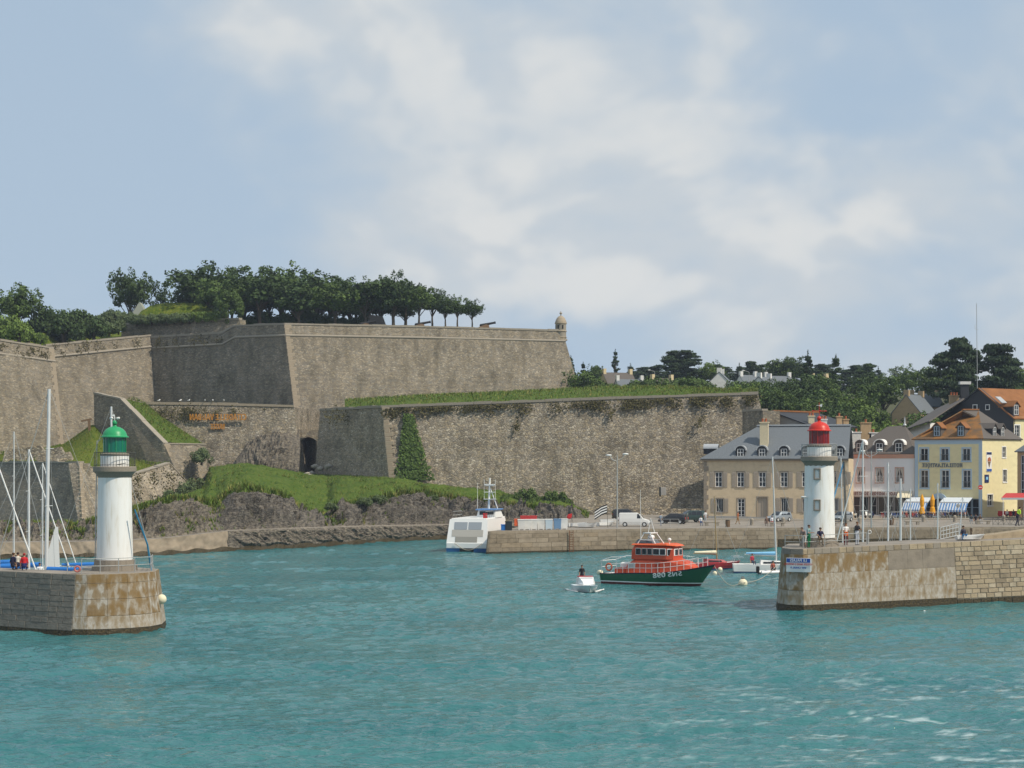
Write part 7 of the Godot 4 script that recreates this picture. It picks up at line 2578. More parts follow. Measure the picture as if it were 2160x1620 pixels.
	# guard rails
	for s in [-1, 1]:
		var pts := []
		for k in 15:
			var e: Dictionary = H.S[2 + k] if 2 + k < H.S.size() else H.S[-1]
			pts.append(Vector3(e.d.x, e.d.y, maxf(e.d.z - 0.06, 0.05) * s))
		for hh in [0.42, 0.85]:
			g = Geo.new()
			for k in pts.size() - 1: g.tube(pts[k] + Vector3(0, hh, 0), pts[k + 1] + Vector3(0, hh, 0), 0.022, 0.022, 5, false)
			part(t, "guard_rail", g, M.gloss_white)
		for p in pts:
			g = Geo.new()
			g.tube(p, p + Vector3(0, 0.85, 0), 0.022, 0.022, 5, false)
			part(t, "stanchion", g, M.gloss_white)
		# raised stern rail
	g = Geo.new()
	var sp := [Vector3(-5.3, 1.0, -1.45), Vector3(-5.35, 2.1, -1.45), Vector3(-5.35, 2.1, 1.45), Vector3(-5.3, 1.0, 1.45)]
	g.path(sp, 0.03)
	for z in [-1.45, 1.45]: g.path([Vector3(-5.35, 2.1, z), Vector3(-4.3, 2.45, z), Vector3(-2.9, 2.5, z * 0.9)], 0.035)
	g.path([Vector3(-5.33, 1.55, -1.45), Vector3(-5.33, 1.55, 1.45), Vector3(-4.2, 1.5, 1.45)], 0.025)
	part(t, "stern_rail", g, M.gloss_white)
	g = Geo.new()
	g.ring(Vector3(-4.5, 1.55, 1.52), 0.3, 0.08, Basis(), 16, 6)
	part(t, "lifebuoy", g, mk("buoy_orange", Color(0.6, 0.13, 0.06), 0.7))
	g = Geo.new()
	g.ball(Vector3(-5.6, 1.0, 1.2), Vector3(0.32, 0.25, 0.25), 10)
	part(t, "fender", g, M.awning_cream)
	# registration on the bow
	var e8: Dictionary = H.S[12]
	var e9: Dictionary = H.S[14]
	var a := (e8.m + e8.r) / 2.0 as Vector3
	var b := (e9.m + e9.r) / 2.0 as Vector3
	var xx := (b - a).normalized()
	var zz := xx.cross(Vector3(0, 1, 0.25).normalized())
	letters(t, "lettering", "SNS 098", (a + b) / 2.0 + Vector3(-0.6, 0.02, 0.2), Basis(xx, zz.cross(xx), zz), 0.42, M.gloss_white, 0.05, 1.25)
	# mooring line to the buoy
	var bow := t.transform * Vector3(5.3, 1.9, 0)
	rope("mooring line from the lifeboat's bow to the cream buoy", bow, on(1564, 1229, 0.3), 0.9)


func rope(label: String, a: Vector3, b: Vector3, sag: float) -> void:
	var g := Geo.new()
	var pts := []
	for k in 13:
		var u := k / 12.0
		pts.append(a.lerp(b, u) - Vector3(0, sin(u * PI) * sag, 0))
	g.path(pts, 0.03, 5)
	solo("mooring_line", label, "rope", g, M.rope, "", b)


func catamaran() -> void:
	var base := on(984, 1165.5)
	var t := thing("catamaran", "white and blue passenger catamaran moored stern-on behind the quay head", "ferry", base, PI / 2 - 0.22)
	# local: bow +x, stern at x = 0
	var g := Geo.new()
	for z in [-1.75, 1.75]:
		g = Geo.new()
		g.loft([[Vector3(0, -0.4, z - 0.75), Vector3(0, -0.4, z + 0.75), Vector3(0, 0.5, z + 0.85), Vector3(0, 0.5, z - 0.85)], [Vector3(14, -0.4, z - 0.7), Vector3(14, -0.4, z + 0.7), Vector3(14, 0.5, z + 0.8), Vector3(14, 0.5, z - 0.8)], [Vector3(19, 0.1, z - 0.1), Vector3(19, 0.1, z + 0.1), Vector3(19.5, 0.5, z + 0.1), Vector3(19.5, 0.5, z - 0.1)]])
		part(t, "float", g, mk("cat_blue", Color(0.02, 0.1, 0.26), 0.4))
	g = Geo.new()
	g.cbox(Vector3(9.5, 0.85, 0), Vector3(19, 0.75, 5.25), 0.08)
	part(t, "bridge_deck", g, M.gloss_white)
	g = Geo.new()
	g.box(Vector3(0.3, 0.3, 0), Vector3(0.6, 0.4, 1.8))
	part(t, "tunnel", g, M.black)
	# saloon with raked stern
	g = Geo.new()
	g.loft([[Vector3(0.1, 1.2, -2.6), Vector3(0.1, 1.2, 2.6), Vector3(1.1, 4.1, 2.42), Vector3(1.1, 4.1, -2.42)], [Vector3(12, 1.2, -2.6), Vector3(12, 1.2, 2.6), Vector3(11, 4.1, 2.42), Vector3(11, 4.1, -2.42)], [Vector3(16.5, 1.2, -2.2), Vector3(16.5, 1.2, 2.2), Vector3(13.5, 2.6, 1.6), Vector3(13.5, 2.6, -1.6)]])
	part(t, "saloon", g, M.gloss_white)
	# stern panels
	var pan := func(y0: float, y1: float, z0: float, z1: float, out: float) -> Geo:
		var q := Geo.new()
		var x := func(y: float) -> float: return 0.1 + (y - 1.2) / 2.9 * 1.0
		q.hexa([Vector3(x.call(y0) - out, y0, z0), Vector3(x.call(y0) - out, y0, z1), Vector3(x.call(y0) + 0.1, y0, z1), Vector3(x.call(y0) + 0.1, y0, z0), Vector3(x.call(y1) - out, y1, z0), Vector3(x.call(y1) - out, y1, z1), Vector3(x.call(y1) + 0.1, y1, z1), Vector3(x.call(y1) + 0.1, y1, z0)])
		return q
	part(t, "stern_window", pan.call(2.85, 3.75, -1.75, -0.08, 0.04), mk("cat_glass", Color(0.3, 0.33, 0.36), 0.12))
	part(t, "stern_window", pan.call(2.85, 3.75, 0.08, 1.75, 0.04), M.cat_glass)
	part(t, "stern_panel", pan.call(1.95, 2.8, -2.0, 2.0, 0.03), mk("cat_grey", Color(0.42, 0.4, 0.36), 0.6))
	part(t, "stern_door", pan.call(1.25, 1.95, -1.5, 1.3, 0.05), mk("cat_dark", Color(0.28, 0.27, 0.24), 0.6))
	for z in [-2.6, 2.6]:
		for k in 4:
			g = Geo.new()
			var s := signf(z)
			g.hexa([Vector3(2.2 + k * 2.2, 2.3, s * 2.46), Vector3(3.9 + k * 2.2, 2.3, s * 2.46), Vector3(3.9 + k * 2.2, 2.3, s * 2.3), Vector3(2.2 + k * 2.2, 2.3, s * 2.3), Vector3(2.4 + k * 2.2, 3.3, s * 2.32), Vector3(4.0 + k * 2.2, 3.3, s * 2.32), Vector3(4.0 + k * 2.2, 3.3, s * 2.1), Vector3(2.4 + k * 2.2, 3.3, s * 2.1)])
			part(t, "side_window", g, M.sign_blue)
	# upper deck, wheelhouse, rails
	g = Geo.new()
	g.cbox(Vector3(6.5, 4.15, 0), Vector3(10.5, 0.14, 4.5), 0.04)
	part(t, "sun_deck", g, M.gloss_white)
	g = Geo.new()
	g.loft([[Vector3(6.0, 4.2, -0.2), Vector3(6.0, 4.2, 2.4), Vector3(6.2, 5.1, 2.2), Vector3(6.2, 5.1, 0.0)], [Vector3(10.0, 4.2, -0.2), Vector3(10.0, 4.2, 2.4), Vector3(9.4, 5.1, 2.2), Vector3(9.4, 5.1, 0.0)]])
	part(t, "wheelhouse", g, M.gloss_white)
	g = Geo.new()
	g.cbox(Vector3(7.8, 5.2, 1.1), Vector3(4.2, 0.16, 2.7), 0.05)
	part(t, "wheelhouse_roof", g, mk("cat_light_blue", Color(0.1, 0.22, 0.45), 0.4))
	g = Geo.new()
	g.box(Vector3(6.08, 4.75, 1.1), Vector3(0.06, 0.45, 1.8))
	part(t, "wheelhouse_window", g, M.dark_glass)
	for z in [-2.1, 2.1]:
		for y in [4.6, 5.05]:
			g = Geo.new()
			g.tube(Vector3(1.4, y, z), Vector3(6.0, y, z), 0.025, 0.025, 5)
			part(t, "deck_rail", g, M.rail_grey)
		for k in 5:
			g = Geo.new()
			g.tube(Vector3(1.4 + k * 1.15, 4.2, z), Vector3(1.4 + k * 1.15, 5.05, z), 0.025, 0.025, 5)
			part(t, "stanchion", g, M.rail_dark)
	g = Geo.new()
	g.tube(Vector3(8.2, 5.2, 0.9), Vector3(8.0, 9.2, 1.1), 0.16, 0.1, 8)
	g.tube(Vector3(8.2, 5.2, 2.1), Vector3(8.0, 7.8, 1.2), 0.07, 0.06, 6)
	for y in [6.5, 7.4, 8.2]: g.box(Vector3(8.0, y, 1.1), Vector3(0.3, 0.07, 1.6 - (y - 6.5) * 0.3))
	for z in [0.35, 1.8]: g.tube(Vector3(8.0, 6.5, z), Vector3(8.0, 9.0, z), 0.025, 0.025, 5)
	g.tube(Vector3(7.0, 5.2, -0.3), Vector3(7.0, 8.6, -0.3), 0.03, 0.02, 5)
	part(t, "mast", g, M.gloss_white)
	g = Geo.new()
	g.box(Vector3(7.9, 8.35, 1.1), Vector3(0.25, 0.16, 1.3))
	part(t, "radar", g, M.gloss_white)
	g = Geo.new()
	g.box(Vector3(2.0, 4.5, 1.9), Vector3(0.1, 0.7, 0.5))
	part(t, "flag", g, M.sign_red)
	# rope slung across the stern
	var pts := []
	for k in 11: pts.append(Vector3(-0.12, 1.15 - sin(k / 10.0 * PI) * 0.85, lerpf(-1.5, 2.0, k / 10.0)))
	g = Geo.new()
	g.path(pts, 0.04, 5)
	part(t, "stern_rope", g, M.rope)


func motor_boat() -> void:
	var p := on(1237, 1250)
	var t := thing("motor_boat", "small white cabin motorboat steered by a person in dark clothes", "motorboat", p + Vector3(0, 0, -2.0), -PI / 2 + 0.15)
	var h := hull(4.6, 1.95, 0.62, 0.48, 0.45, 0.2, 0.9, 0.5, 0.05)
	hull_parts(t, h, M.gloss_white, M.gloss_white, M.gloss_white, mk("pale_blue", Color(0.5, 0.62, 0.7), 0.5), M.gloss_white)
	var g := Geo.new()
	g.loft([[Vector3(-0.6, 0.55, -0.78), Vector3(-0.6, 0.55, 0.78), Vector3(-0.6, 1.22, 0.66), Vector3(-0.6, 1.22, -0.66)], [Vector3(0.5, 0.6, -0.76), Vector3(0.5, 0.6, 0.76), Vector3(0.35, 1.22, 0.62), Vector3(0.35, 1.22, -0.62)], [Vector3(1.5, 0.65, -0.45), Vector3(1.5, 0.65, 0.45), Vector3(1.0, 0.85, 0.42), Vector3(1.0, 0.85, -0.42)]])
	part(t, "cabin", g, M.gloss_white)
	g = Geo.new()
	g.hexa([Vector3(0.68, 0.98, -0.55), Vector3(0.68, 0.98, 0.55), Vector3(0.5, 0.98, 0.55), Vector3(0.5, 0.98, -0.55), Vector3(0.47, 1.17, -0.53), Vector3(0.47, 1.17, 0.53), Vector3(0.3, 1.17, 0.53), Vector3(0.3, 1.17, -0.53)])
	part(t, "windscreen", g, M.navy)
	g = Geo.new()
	g.box(Vector3(-0.2, 1.26, 0), Vector3(0.5, 0.08, 1.3))
	part(t, "hatch", g, M.hull_red)
	g = Geo.new()
	g.cbox(Vector3(-2.35, 0.5, 0), Vector3(0.4, 0.8, 0.35), 0.06)
	part(t, "outboard", g, M.black)
	# bow waves
	g = Geo.new()
	rng.seed = 12
	for s in [-1, 1]:
		for k in 26:
			var u := rng.randf()
			var q := p + Vector3(s * (0.75 + u * 0.9), 0.05, -0.8 - u * 2.8 + rr(-0.5, 0.5))
			g.ball(q, Vector3(rr(0.05, 0.2), rr(0.02, 0.05), rr(0.05, 0.2)), 6)
	setting("bow_foam", g, M.gloss_white, "stuff", "white foam of the small motorboat's bow wave", "foam")


func dinghies() -> void:
	var t := thing("inflatable_dinghy", "pale grey inflatable dinghy beside the white yacht", "dinghy", on(1628, 1212), 0.2)
	var g := Geo.new()
	for s in [-0.6, 0.6]:
		g.tube(Vector3(-1.3, 0.22, s), Vector3(0.8, 0.25, s), 0.2, 0.2, 10)
		g.tube(Vector3(0.8, 0.25, s), Vector3(1.5, 0.35, 0), 0.2, 0.17, 10)
	part(t, "tube", g, M.alloy)
	g = Geo.new()
	g.box(Vector3(-0.2, 0.15, 0), Vector3(2.2, 0.06, 1.0))
	part(t, "floor", g, M.rail_dark)
	g = Geo.new()
	g.cbox(Vector3(-1.45, 0.5, 0), Vector3(0.3, 0.7, 0.3), 0.05)
	part(t, "outboard", g, M.black)
	rope("pale mooring line from the cream buoy towards the white yacht", on(1564, 1229, 0.35), up(1640, 188, 0.9), 0.5)


func buoys() -> void:
	for q in [[1567, 1234, 0.42, "cream mooring buoy with a ring holding the lifeboat's line"], [342, 1256, 0.33, "pale round fender buoy hanging at the green light's jetty"], [1519, 1203, 0.25, "small yellowish buoy behind the red sailboat"], [1950, 1292, 0.12, "tiny white float drifting off the long jetty"], [1508, 1211, 0.22, "small white buoy under the lifeboat's bow"]]:
		var p := on(q[0], q[1])
		if q[0] == 342: p = up(341, 125.0, 1.85)
		var t := thing("buoy", q[3], "buoy", p)
		var g := Geo.new()
		g.ball(Vector3(0, q[2] * 0.35, 0), Vector3(q[2], q[2], q[2]), 14)
		part(t, "float", g, M.awning_cream if q[2] > 0.2 else M.gloss_white)
		if q[0] == 1567:
			g = Geo.new()
			g.ring(Vector3(0, q[2] * 1.5, 0), 0.12, 0.03, Basis(), 10, 5)
			g.lathe([Vector2(0.1, q[2] * 1.25), Vector2(0.1, q[2] * 1.42)], 8)
			part(t, "ring", g, M.rust)
		elif q[0] == 342:
			g = Geo.new()
			g.tube(Vector3(-0.5, 0.1, 0), Vector3(-0.1, 0.12, 0), 0.1, 0.1, 8)
			part(t, "arm", g, M.rust)


# ---------- people ----------
func body_mesh(caps: Array, cell := 0.04, k := 0.045) -> Geo:  # caps: [a, b, ra, rb, colour]; one skin round tapered capsules, meshed as surface nets
	var lo := Vector3(9, 9, 9)
	var hi := -lo
	for c in caps:
		var r := Vector3.ONE * (maxf(c[2], c[3]) + 0.07)
		for p in [c[0], c[1]]:
			lo = lo.min(p - r)
			hi = hi.max(p + r)
	var n := Vector3i(((hi - lo) / cell).ceil()) + Vector3i.ONE
	var f := PackedFloat32Array()
	f.resize(n.x * n.y * n.z)
	f.fill(1.0)
	var near := f.duplicate()
	var who := PackedInt32Array()
	who.resize(f.size())
	for ci in caps.size():
		var c: Array = caps[ci]
		var a: Vector3 = c[0]
		var ab: Vector3 = c[1] - a
		var l2 := maxf(ab.length_squared(), 1e-6)
		var m := Vector3.ONE * (maxf(c[2], c[3]) + 0.1)
		var i0 := Vector3i(((a.min(c[1]) - m - lo) / cell).floor()).clamp(Vector3i.ZERO, n - Vector3i.ONE)
		var i1 := Vector3i(((a.max(c[1]) + m - lo) / cell).ceil()).clamp(Vector3i.ZERO, n - Vector3i.ONE)
		for z in range(i0.z, i1.z + 1):
			for y in range(i0.y, i1.y + 1):
				for x in range(i0.x, i1.x + 1):
					var p := lo + Vector3(x, y, z) * cell - a
					var t := clampf(p.dot(ab) / l2, 0.0, 1.0)
					var d := (p - ab * t).length() - lerpf(c[2], c[3], t)
					var id := (z * n.y + y) * n.x + x
					if d < near[id]:
						near[id] = d
						who[id] = ci
					var h := maxf(k - absf(f[id] - d), 0.0) / k
					f[id] = minf(f[id], d) - h * h * k * 0.25
	var g := Geo.new()
	var vid := {}
	var pos := []
	var nor := []
	var cl := []
	var sx := 1
	var sy := n.x
	var sz := n.x * n.y
	for z in n.z - 1:
		for y in n.y - 1:
			for x in n.x - 1:
				var b := (z * n.y + y) * n.x + x
				var inside := 0
				for o in [0, sx, sy, sx + sy, sz, sz + sx, sz + sy, sz + sx + sy]:
					if f[b + o] < 0.0: inside += 1
				if inside == 0 or inside == 8: continue
				var acc := Vector3.ZERO
				var cnt := 0
				for e in [[0, 0, 0, 1, 0, 0], [0, 1, 0, 1, 1, 0], [0, 0, 1, 1, 0, 1], [0, 1, 1, 1, 1, 1], [0, 0, 0, 0, 1, 0], [1, 0, 0, 1, 1, 0], [0, 0, 1, 0, 1, 1], [1, 0, 1, 1, 1, 1], [0, 0, 0, 0, 0, 1], [1, 0, 0, 1, 0, 1], [0, 1, 0, 0, 1, 1], [1, 1, 0, 1, 1, 1]]:
					var fa := f[b + e[0] * sx + e[1] * sy + e[2] * sz]
					var fb := f[b + e[3] * sx + e[4] * sy + e[5] * sz]
					if (fa < 0.0) != (fb < 0.0):
						var t := fa / (fa - fb)
						acc += Vector3(e[0], e[1], e[2]).lerp(Vector3(e[3], e[4], e[5]), t)
						cnt += 1
				vid[b] = pos.size()
				pos.append(lo + (Vector3(x, y, z) + acc / cnt) * cell)
				nor.append(Vector3(f[b + sx] - f[b], f[b + sy] - f[b], f[b + sz] - f[b]).normalized())
				cl.append(caps[who[b]][4])
	for z in range(1, n.z - 1):
		for y in range(1, n.y - 1):
			for x in range(1, n.x - 1):
				var b := (z * n.y + y) * n.x + x
				for ax in [[sx, sy, sz], [sy, sx, sz], [sz, sx, sy]]:
					if (f[b] < 0.0) != (f[b + ax[0]] < 0.0):
						var q := [b, b - ax[1], b - ax[1] - ax[2], b - ax[2]]
						if not (vid.has(q[0]) and vid.has(q[1]) and vid.has(q[2]) and vid.has(q[3])): continue
						var i := [vid[q[0]], vid[q[1]], vid[q[2]], vid[q[3]]]
						g.col = cl[i[0]]
						g.stri(pos[i[0]], pos[i[1]], pos[i[2]], nor[i[0]], nor[i[1]], nor[i[2]])
						g.stri(pos[i[0]], pos[i[2]], pos[i[3]], nor[i[0]], nor[i[2]], nor[i[3]])
	return g


func person(label: String, where: Vector3, turn: float, pose: String, o := {}) -> Node3D:
	# faces +z; feet at y 0
	var skin: Color = o.get("skin", Color(0.45, 0.26, 0.17))
	var top: Color = o.get("top", Color(0.6, 0.6, 0.6))
	var legs: Color = o.get("legs", Color(0.05, 0.06, 0.1))
	var hair: Color = o.get("hair", Color(0.05, 0.03, 0.02))
	var shoe: Color = o.get("shoe", Color(0.06, 0.05, 0.05))
	var sleeve: Color = o.get("sleeve", top)
	var shin: Color = o.get("shin", legs)
	var J := {}
	var hip := 0.92
	if pose == "sit": hip = 0.5
	if pose == "crouch": hip = 0.32
	var lean: float = o.get("lean", 0.0)
	var chest := Vector3(0, hip + 0.45, sin(lean) * 0.4 + (0.04 if pose != "stand" else 0.0))
	var neck := Vector3(0, hip + 0.58 - lean * 0.05, chest.z + sin(lean) * 0.15)
	var head := neck + Vector3(0, 0.17, 0.03 + lean * 0.08)
	var caps := []
	caps.append([Vector3(0, hip, 0), Vector3(0, hip + 0.2, chest.z * 0.4), 0.145, 0.135, legs if pose != "skirt" else top])
	caps.append([Vector3(0, hip + 0.14, chest.z * 0.3), chest, 0.135, 0.15, top])
	caps.append([chest + Vector3(-0.13, 0.04, 0), chest + Vector3(0.13, 0.04, 0), 0.09, 0.09, top])
	caps.append([neck - Vector3(0, 0.08, 0.01), neck + Vector3(0, 0.08, 0.01), 0.055, 0.052, skin])
	caps.append([head + Vector3(0, 0.02, -0.01), head + Vector3(0, -0.05, 0.025), 0.095, 0.07, skin])
	var hands := []
	for s in [-1.0, 1.0]:
		var sh := chest + Vector3(0.185 * s, 0.05, 0)
		var el := sh + Vector3(0.06 * s, -0.27, -0.02)
		var wr := el + Vector3(0.0, -0.24, 0.06)
		match o.get("arms", "down"):
			"front":
				el = sh + Vector3(0.05 * s, -0.24, 0.06)
				wr = el + Vector3(-0.1 * s, 0.02, 0.24)
			"lap":
				el = sh + Vector3(0.07 * s, -0.22, 0.08)
				wr = el + Vector3(-0.1 * s, -0.1, 0.2)
			"up":
				if s > 0:
					el = sh + Vector3(0.1, -0.12, 0.2)
					wr = head + Vector3(0.1, -0.02, 0.14)
			"rail":
				el = sh + Vector3(0.12 * s, -0.2, 0.1)
				wr = el + Vector3(0.0, -0.16, 0.2)
		caps.append([sh, el, 0.062, 0.048, sleeve])
		caps.append([el, wr, 0.046, 0.034, o.get("forearm", skin)])
		caps.append([wr, wr + (wr - el).normalized() * 0.08, 0.034, 0.036, skin])
		hands.append([wr + (wr - el).normalized() * 0.08, (wr - el).normalized(), s])
		var hp := Vector3(0.095 * s, hip - 0.02, 0)
		var kn := Vector3(0.1 * s, 0.5, 0.03)
		var an := Vector3(0.1 * s, 0.08, -0.02)
		if pose == "stride":
			kn = Vector3(0.1 * s, 0.5, 0.1 * s + 0.04)
			an = Vector3(0.1 * s, 0.09, 0.24 * s - 0.04)
		elif pose == "sit":
			kn = Vector3(0.12 * s, hip + 0.0, 0.42)
			an = Vector3(0.12 * s, 0.08, 0.4 + 0.06 * s)
		elif pose == "crouch":
			kn = Vector3(0.16 * s, 0.48, 0.32)
			an = Vector3(0.13 * s, 0.08, 0.12)
		caps.append([hp, kn, 0.085, 0.062, legs])
		caps.append([kn, an, 0.06, 0.04, shin])
		caps.append([an - Vector3(0, 0.03, 0.03), an + Vector3(0.01 * s, -0.045, 0.16), 0.038, 0.032, shoe])
	var g := body_mesh(caps)
	# fingers
	g.col = skin
	for h in hands:
		var side := Vector3(h[1].z, 0.2, -h[1].x).normalized()
		var curl := Vector3(-h[2] * 0.3, -0.1, 0.35)
		for k in 4:
			var b: Vector3 = h[0] + side * (k - 1.5) * 0.02
			var l: float = [0.038, 0.045, 0.042, 0.032][k]
			var kn: Vector3 = b + h[1] * l
			g.tube(b, kn, 0.0095, 0.009, 5)
			g.tube(kn, kn + (h[1] + curl).normalized() * l * 0.9, 0.009, 0.0075, 5)
		var tb: Vector3 = h[0] - h[1] * 0.045 + side * 0.036
		g.tube(tb, tb + (side + h[1]).normalized() * 0.045, 0.011, 0.0085, 5)
	# face
	g.ball(head + Vector3(0, -0.02, 0.1), Vector3(0.014, 0.024, 0.022), 6)
	for s in [-1.0, 1.0]:
		g.col = skin
		g.ball(head + Vector3(0.092 * s, -0.01, 0.0), Vector3(0.014, 0.032, 0.02), 6)
		g.col = Color(0.02, 0.015, 0.01)
		g.ball(head + Vector3(0.034 * s, 0.012, 0.085), Vector3(0.012, 0.008, 0.01), 6)
	g.col = Color(0.3, 0.09, 0.07)
	g.ball(head + Vector3(0, -0.07, 0.088), Vector3(0.026, 0.007, 0.012), 6)
	var t := thing("person", label, "person", where, turn, o.get("group", ""))
	var s: float = o.get("height", 1.7) / 1.76
	t.scale = Vector3.ONE * s
	part(t, "body", g, M.cloth_vc)
	var hg := Geo.new()
	hg.col = hair
	hg.ball(head + Vector3(0, 0.045, -0.02), Vector3(0.105, 0.09, 0.112), 12)
	if o.get("long", false): hg.ball(head + Vector3(0, -0.06, -0.06), Vector3(0.1, 0.16, 0.07), 10)
	part(t, "hair", hg, M.cloth_vc)
	if o.has("bag"):
		var b := Geo.new()
		b.cbox(Vector3(0.0, hip + 0.02, 0.2), Vector3(0.3, 0.36, 0.12), 0.04)
		b.col = Color.WHITE
		part(t, "bag", b, mk("bag" + str(t.name), o.bag, 0.8))
	return t


func make_people() -> void:
	rng.seed = 808
	var yj := 4.606
	var jg := "people on the jetty by the red lighthouse"
	person("person in green trousers and grey-blue top standing at the jetty's edge", up(1706, 141.7, yj), 0.9, "stand", {"top": Color(0.2, 0.3, 0.3), "legs": Color(0.01, 0.16, 0.06), "hair": Color(0.06, 0.035, 0.02), "arms": "front", "shoe": Color(0.3, 0.2, 0.14), "height": 1.72, "group": jg})
	person("person in white shorts bending behind the one in green trousers", up(1697, 142.6, yj), -0.7, "stand", {"top": Color(0.3, 0.22, 0.2), "legs": Color(0.6, 0.6, 0.6), "shin": Color(0.42, 0.25, 0.17), "lean": 0.7, "height": 1.55, "group": jg})
	person("person in dark jacket sitting on the red lighthouse's plinth", up(1729, 142.05, yj + 0.24), 0.1, "sit", {"top": Color(0.03, 0.03, 0.07), "legs": Color(0.2, 0.14, 0.09), "lean": 0.25, "arms": "lap", "height": 1.7, "group": jg})
	person("person in white top with an orange bag leaning by the railing", up(1784, 145.2, yj + 0.05), 0.0, "stand", {"top": Color(0.75, 0.74, 0.72), "legs": Color(0.12, 0.02, 0.03), "hair": Color(0.1, 0.05, 0.03), "arms": "front", "bag": Color(0.7, 0.15, 0.04), "height": 1.7, "group": jg, "long": true})
	person("person in black jacket and light trousers looking at something in hand", up(1808, 145.4, yj + 0.07), 0.6, "stand", {"top": Color(0.02, 0.02, 0.024), "legs": Color(0.5, 0.54, 0.6), "hair": Color(0.16, 0.08, 0.04), "arms": "front", "height": 1.78, "group": jg, "forearm": Color(0.02, 0.02, 0.024)})
	person("person in a yellow-green vest on the jetty's ramp", up(2146, 157.6, 5.75), 1.9, "stride", {"top": Color(0.45, 0.72, 0.05), "legs": Color(0.03, 0.03, 0.05), "lean": 0.35, "height": 1.6})
	person("person in dark top crouching by the dinghy on the jetty", up(2031, 150.3, 4.87), 0.4, "crouch", {"top": Color(0.05, 0.05, 0.07), "legs": Color(0.05, 0.2, 0.42)})
	var gj := "people sitting on the green light's jetty"
	person("person in dark clothes sitting on the green light's jetty", up(27, 125.9, 3.85), 2.6, "crouch", {"top": Color(0.02, 0.02, 0.05), "legs": Color(0.02, 0.02, 0.04), "hair": Color(0.08, 0.04, 0.02), "group": gj})
	person("person in a pale top sitting between the dark and red clothed people", up(37, 126.4, 3.85), 2.9, "crouch", {"top": Color(0.65, 0.6, 0.52), "legs": Color(0.02, 0.02, 0.06), "group": gj})
	person("person in a red top sitting on the green light's jetty", up(51, 125.2, 3.85), 3.3, "crouch", {"top": Color(0.5, 0.02, 0.03), "legs": Color(0.02, 0.03, 0.12), "hair": Color(0.3, 0.03, 0.03), "group": gj})
	person("person in white standing in a boat behind the green light's jetty", up(84, 136.5, 2.05), 0.4, "stand", {"top": Color(0.7, 0.72, 0.75), "legs": Color(0.1, 0.12, 0.2), "height": 1.7})
	# quay
	var q := QUAY + 0.005
	person("person in an orange-brown outfit walking past the beige house", on(1556, 1106, q), 1.2, "stride", {"top": Color(0.36, 0.12, 0.05), "legs": Color(0.3, 0.16, 0.05), "height": 1.72})
	person("person in a white shirt standing beside the dark green car", on(1488, 1104, q), 0.4, "stand", {"top": Color(0.7, 0.7, 0.7), "legs": Color(0.4, 0.42, 0.45), "height": 1.75})
	person("person in white sitting on the quay bench near the dark green car", on(1478, 1109, q), 0.2, "sit", {"top": Color(0.65, 0.66, 0.68), "legs": Color(0.1, 0.14, 0.25)})
	person("person in a patterned dark top sitting on the quay by the silver car", on(1617, 1110, q), -0.2, "sit", {"top": Color(0.2, 0.13, 0.1), "legs": Color(0.16, 0.12, 0.1), "hair": Color(0.3, 0.2, 0.13)})
	person("person in a white shirt sitting beside the stone bench on the quay", on(1628, 1109, q), 0.3, "sit", {"top": Color(0.65, 0.66, 0.7), "legs": Color(0.35, 0.1, 0.1)})
	person("person in pale blue walking behind the barriers near the van", on(1394, 1109, q), -0.8, "stride", {"top": Color(0.4, 0.48, 0.55), "legs": Color(0.2, 0.24, 0.32), "height": 1.6})
	var tg := "three people sitting together on the quay's edge"
	person("person with a backpack sitting in the middle of three on the quay", on(2058, 1105, q), 0.0, "sit", {"top": Color(0.03, 0.02, 0.03), "legs": Color(0.03, 0.02, 0.03), "group": tg, "long": true})
	person("person in grey shorts sitting beside the backpack wearer on the quay", on(2049, 1105, q), -0.2, "sit", {"top": Color(0.05, 0.06, 0.07), "legs": Color(0.3, 0.32, 0.36), "group": tg})
	person("person in brown sitting at the stone block beside two others", on(2067, 1104.5, q), 0.2, "sit", {"top": Color(0.1, 0.07, 0.05), "legs": Color(0.35, 0.4, 0.45), "group": tg})
	var rg := "guests at the red restaurant terrace"
	person("restaurant guest in white at the red terrace", on(2124, 1093, q), 0.3, "sit", {"top": Color(0.68, 0.66, 0.62), "legs": Color(0.06, 0.06, 0.08), "group": rg})
	person("restaurant guest in dark blue at the red terrace", on(2138, 1093, q), -0.4, "sit", {"top": Color(0.03, 0.04, 0.07), "legs": Color(0.06, 0.06, 0.08), "group": rg})
	person("person in dark clothes steering the small motorboat", on(1224, 1250, 0.0) + Vector3(0.25, 0.5, -3.0), 0.1, "stand", {"top": Color(0.02, 0.02, 0.025), "legs": Color(0.03, 0.03, 0.04), "height": 1.65})
	person("person in a red top in the white yacht's cockpit", up(1586, 191.0, 0.6), 0.6, "sit", {"top": Color(0.45, 0.05, 0.08), "legs": Color(0.05, 0.06, 0.1)})
	person("person in a red life vest in the inflatable dinghy", on(1630, 1212, 0.0) + Vector3(0, 0.22, 0), 0.3, "crouch", {"top": Color(0.4, 0.12, 0.08), "legs": Color(0.05, 0.05, 0.08)})


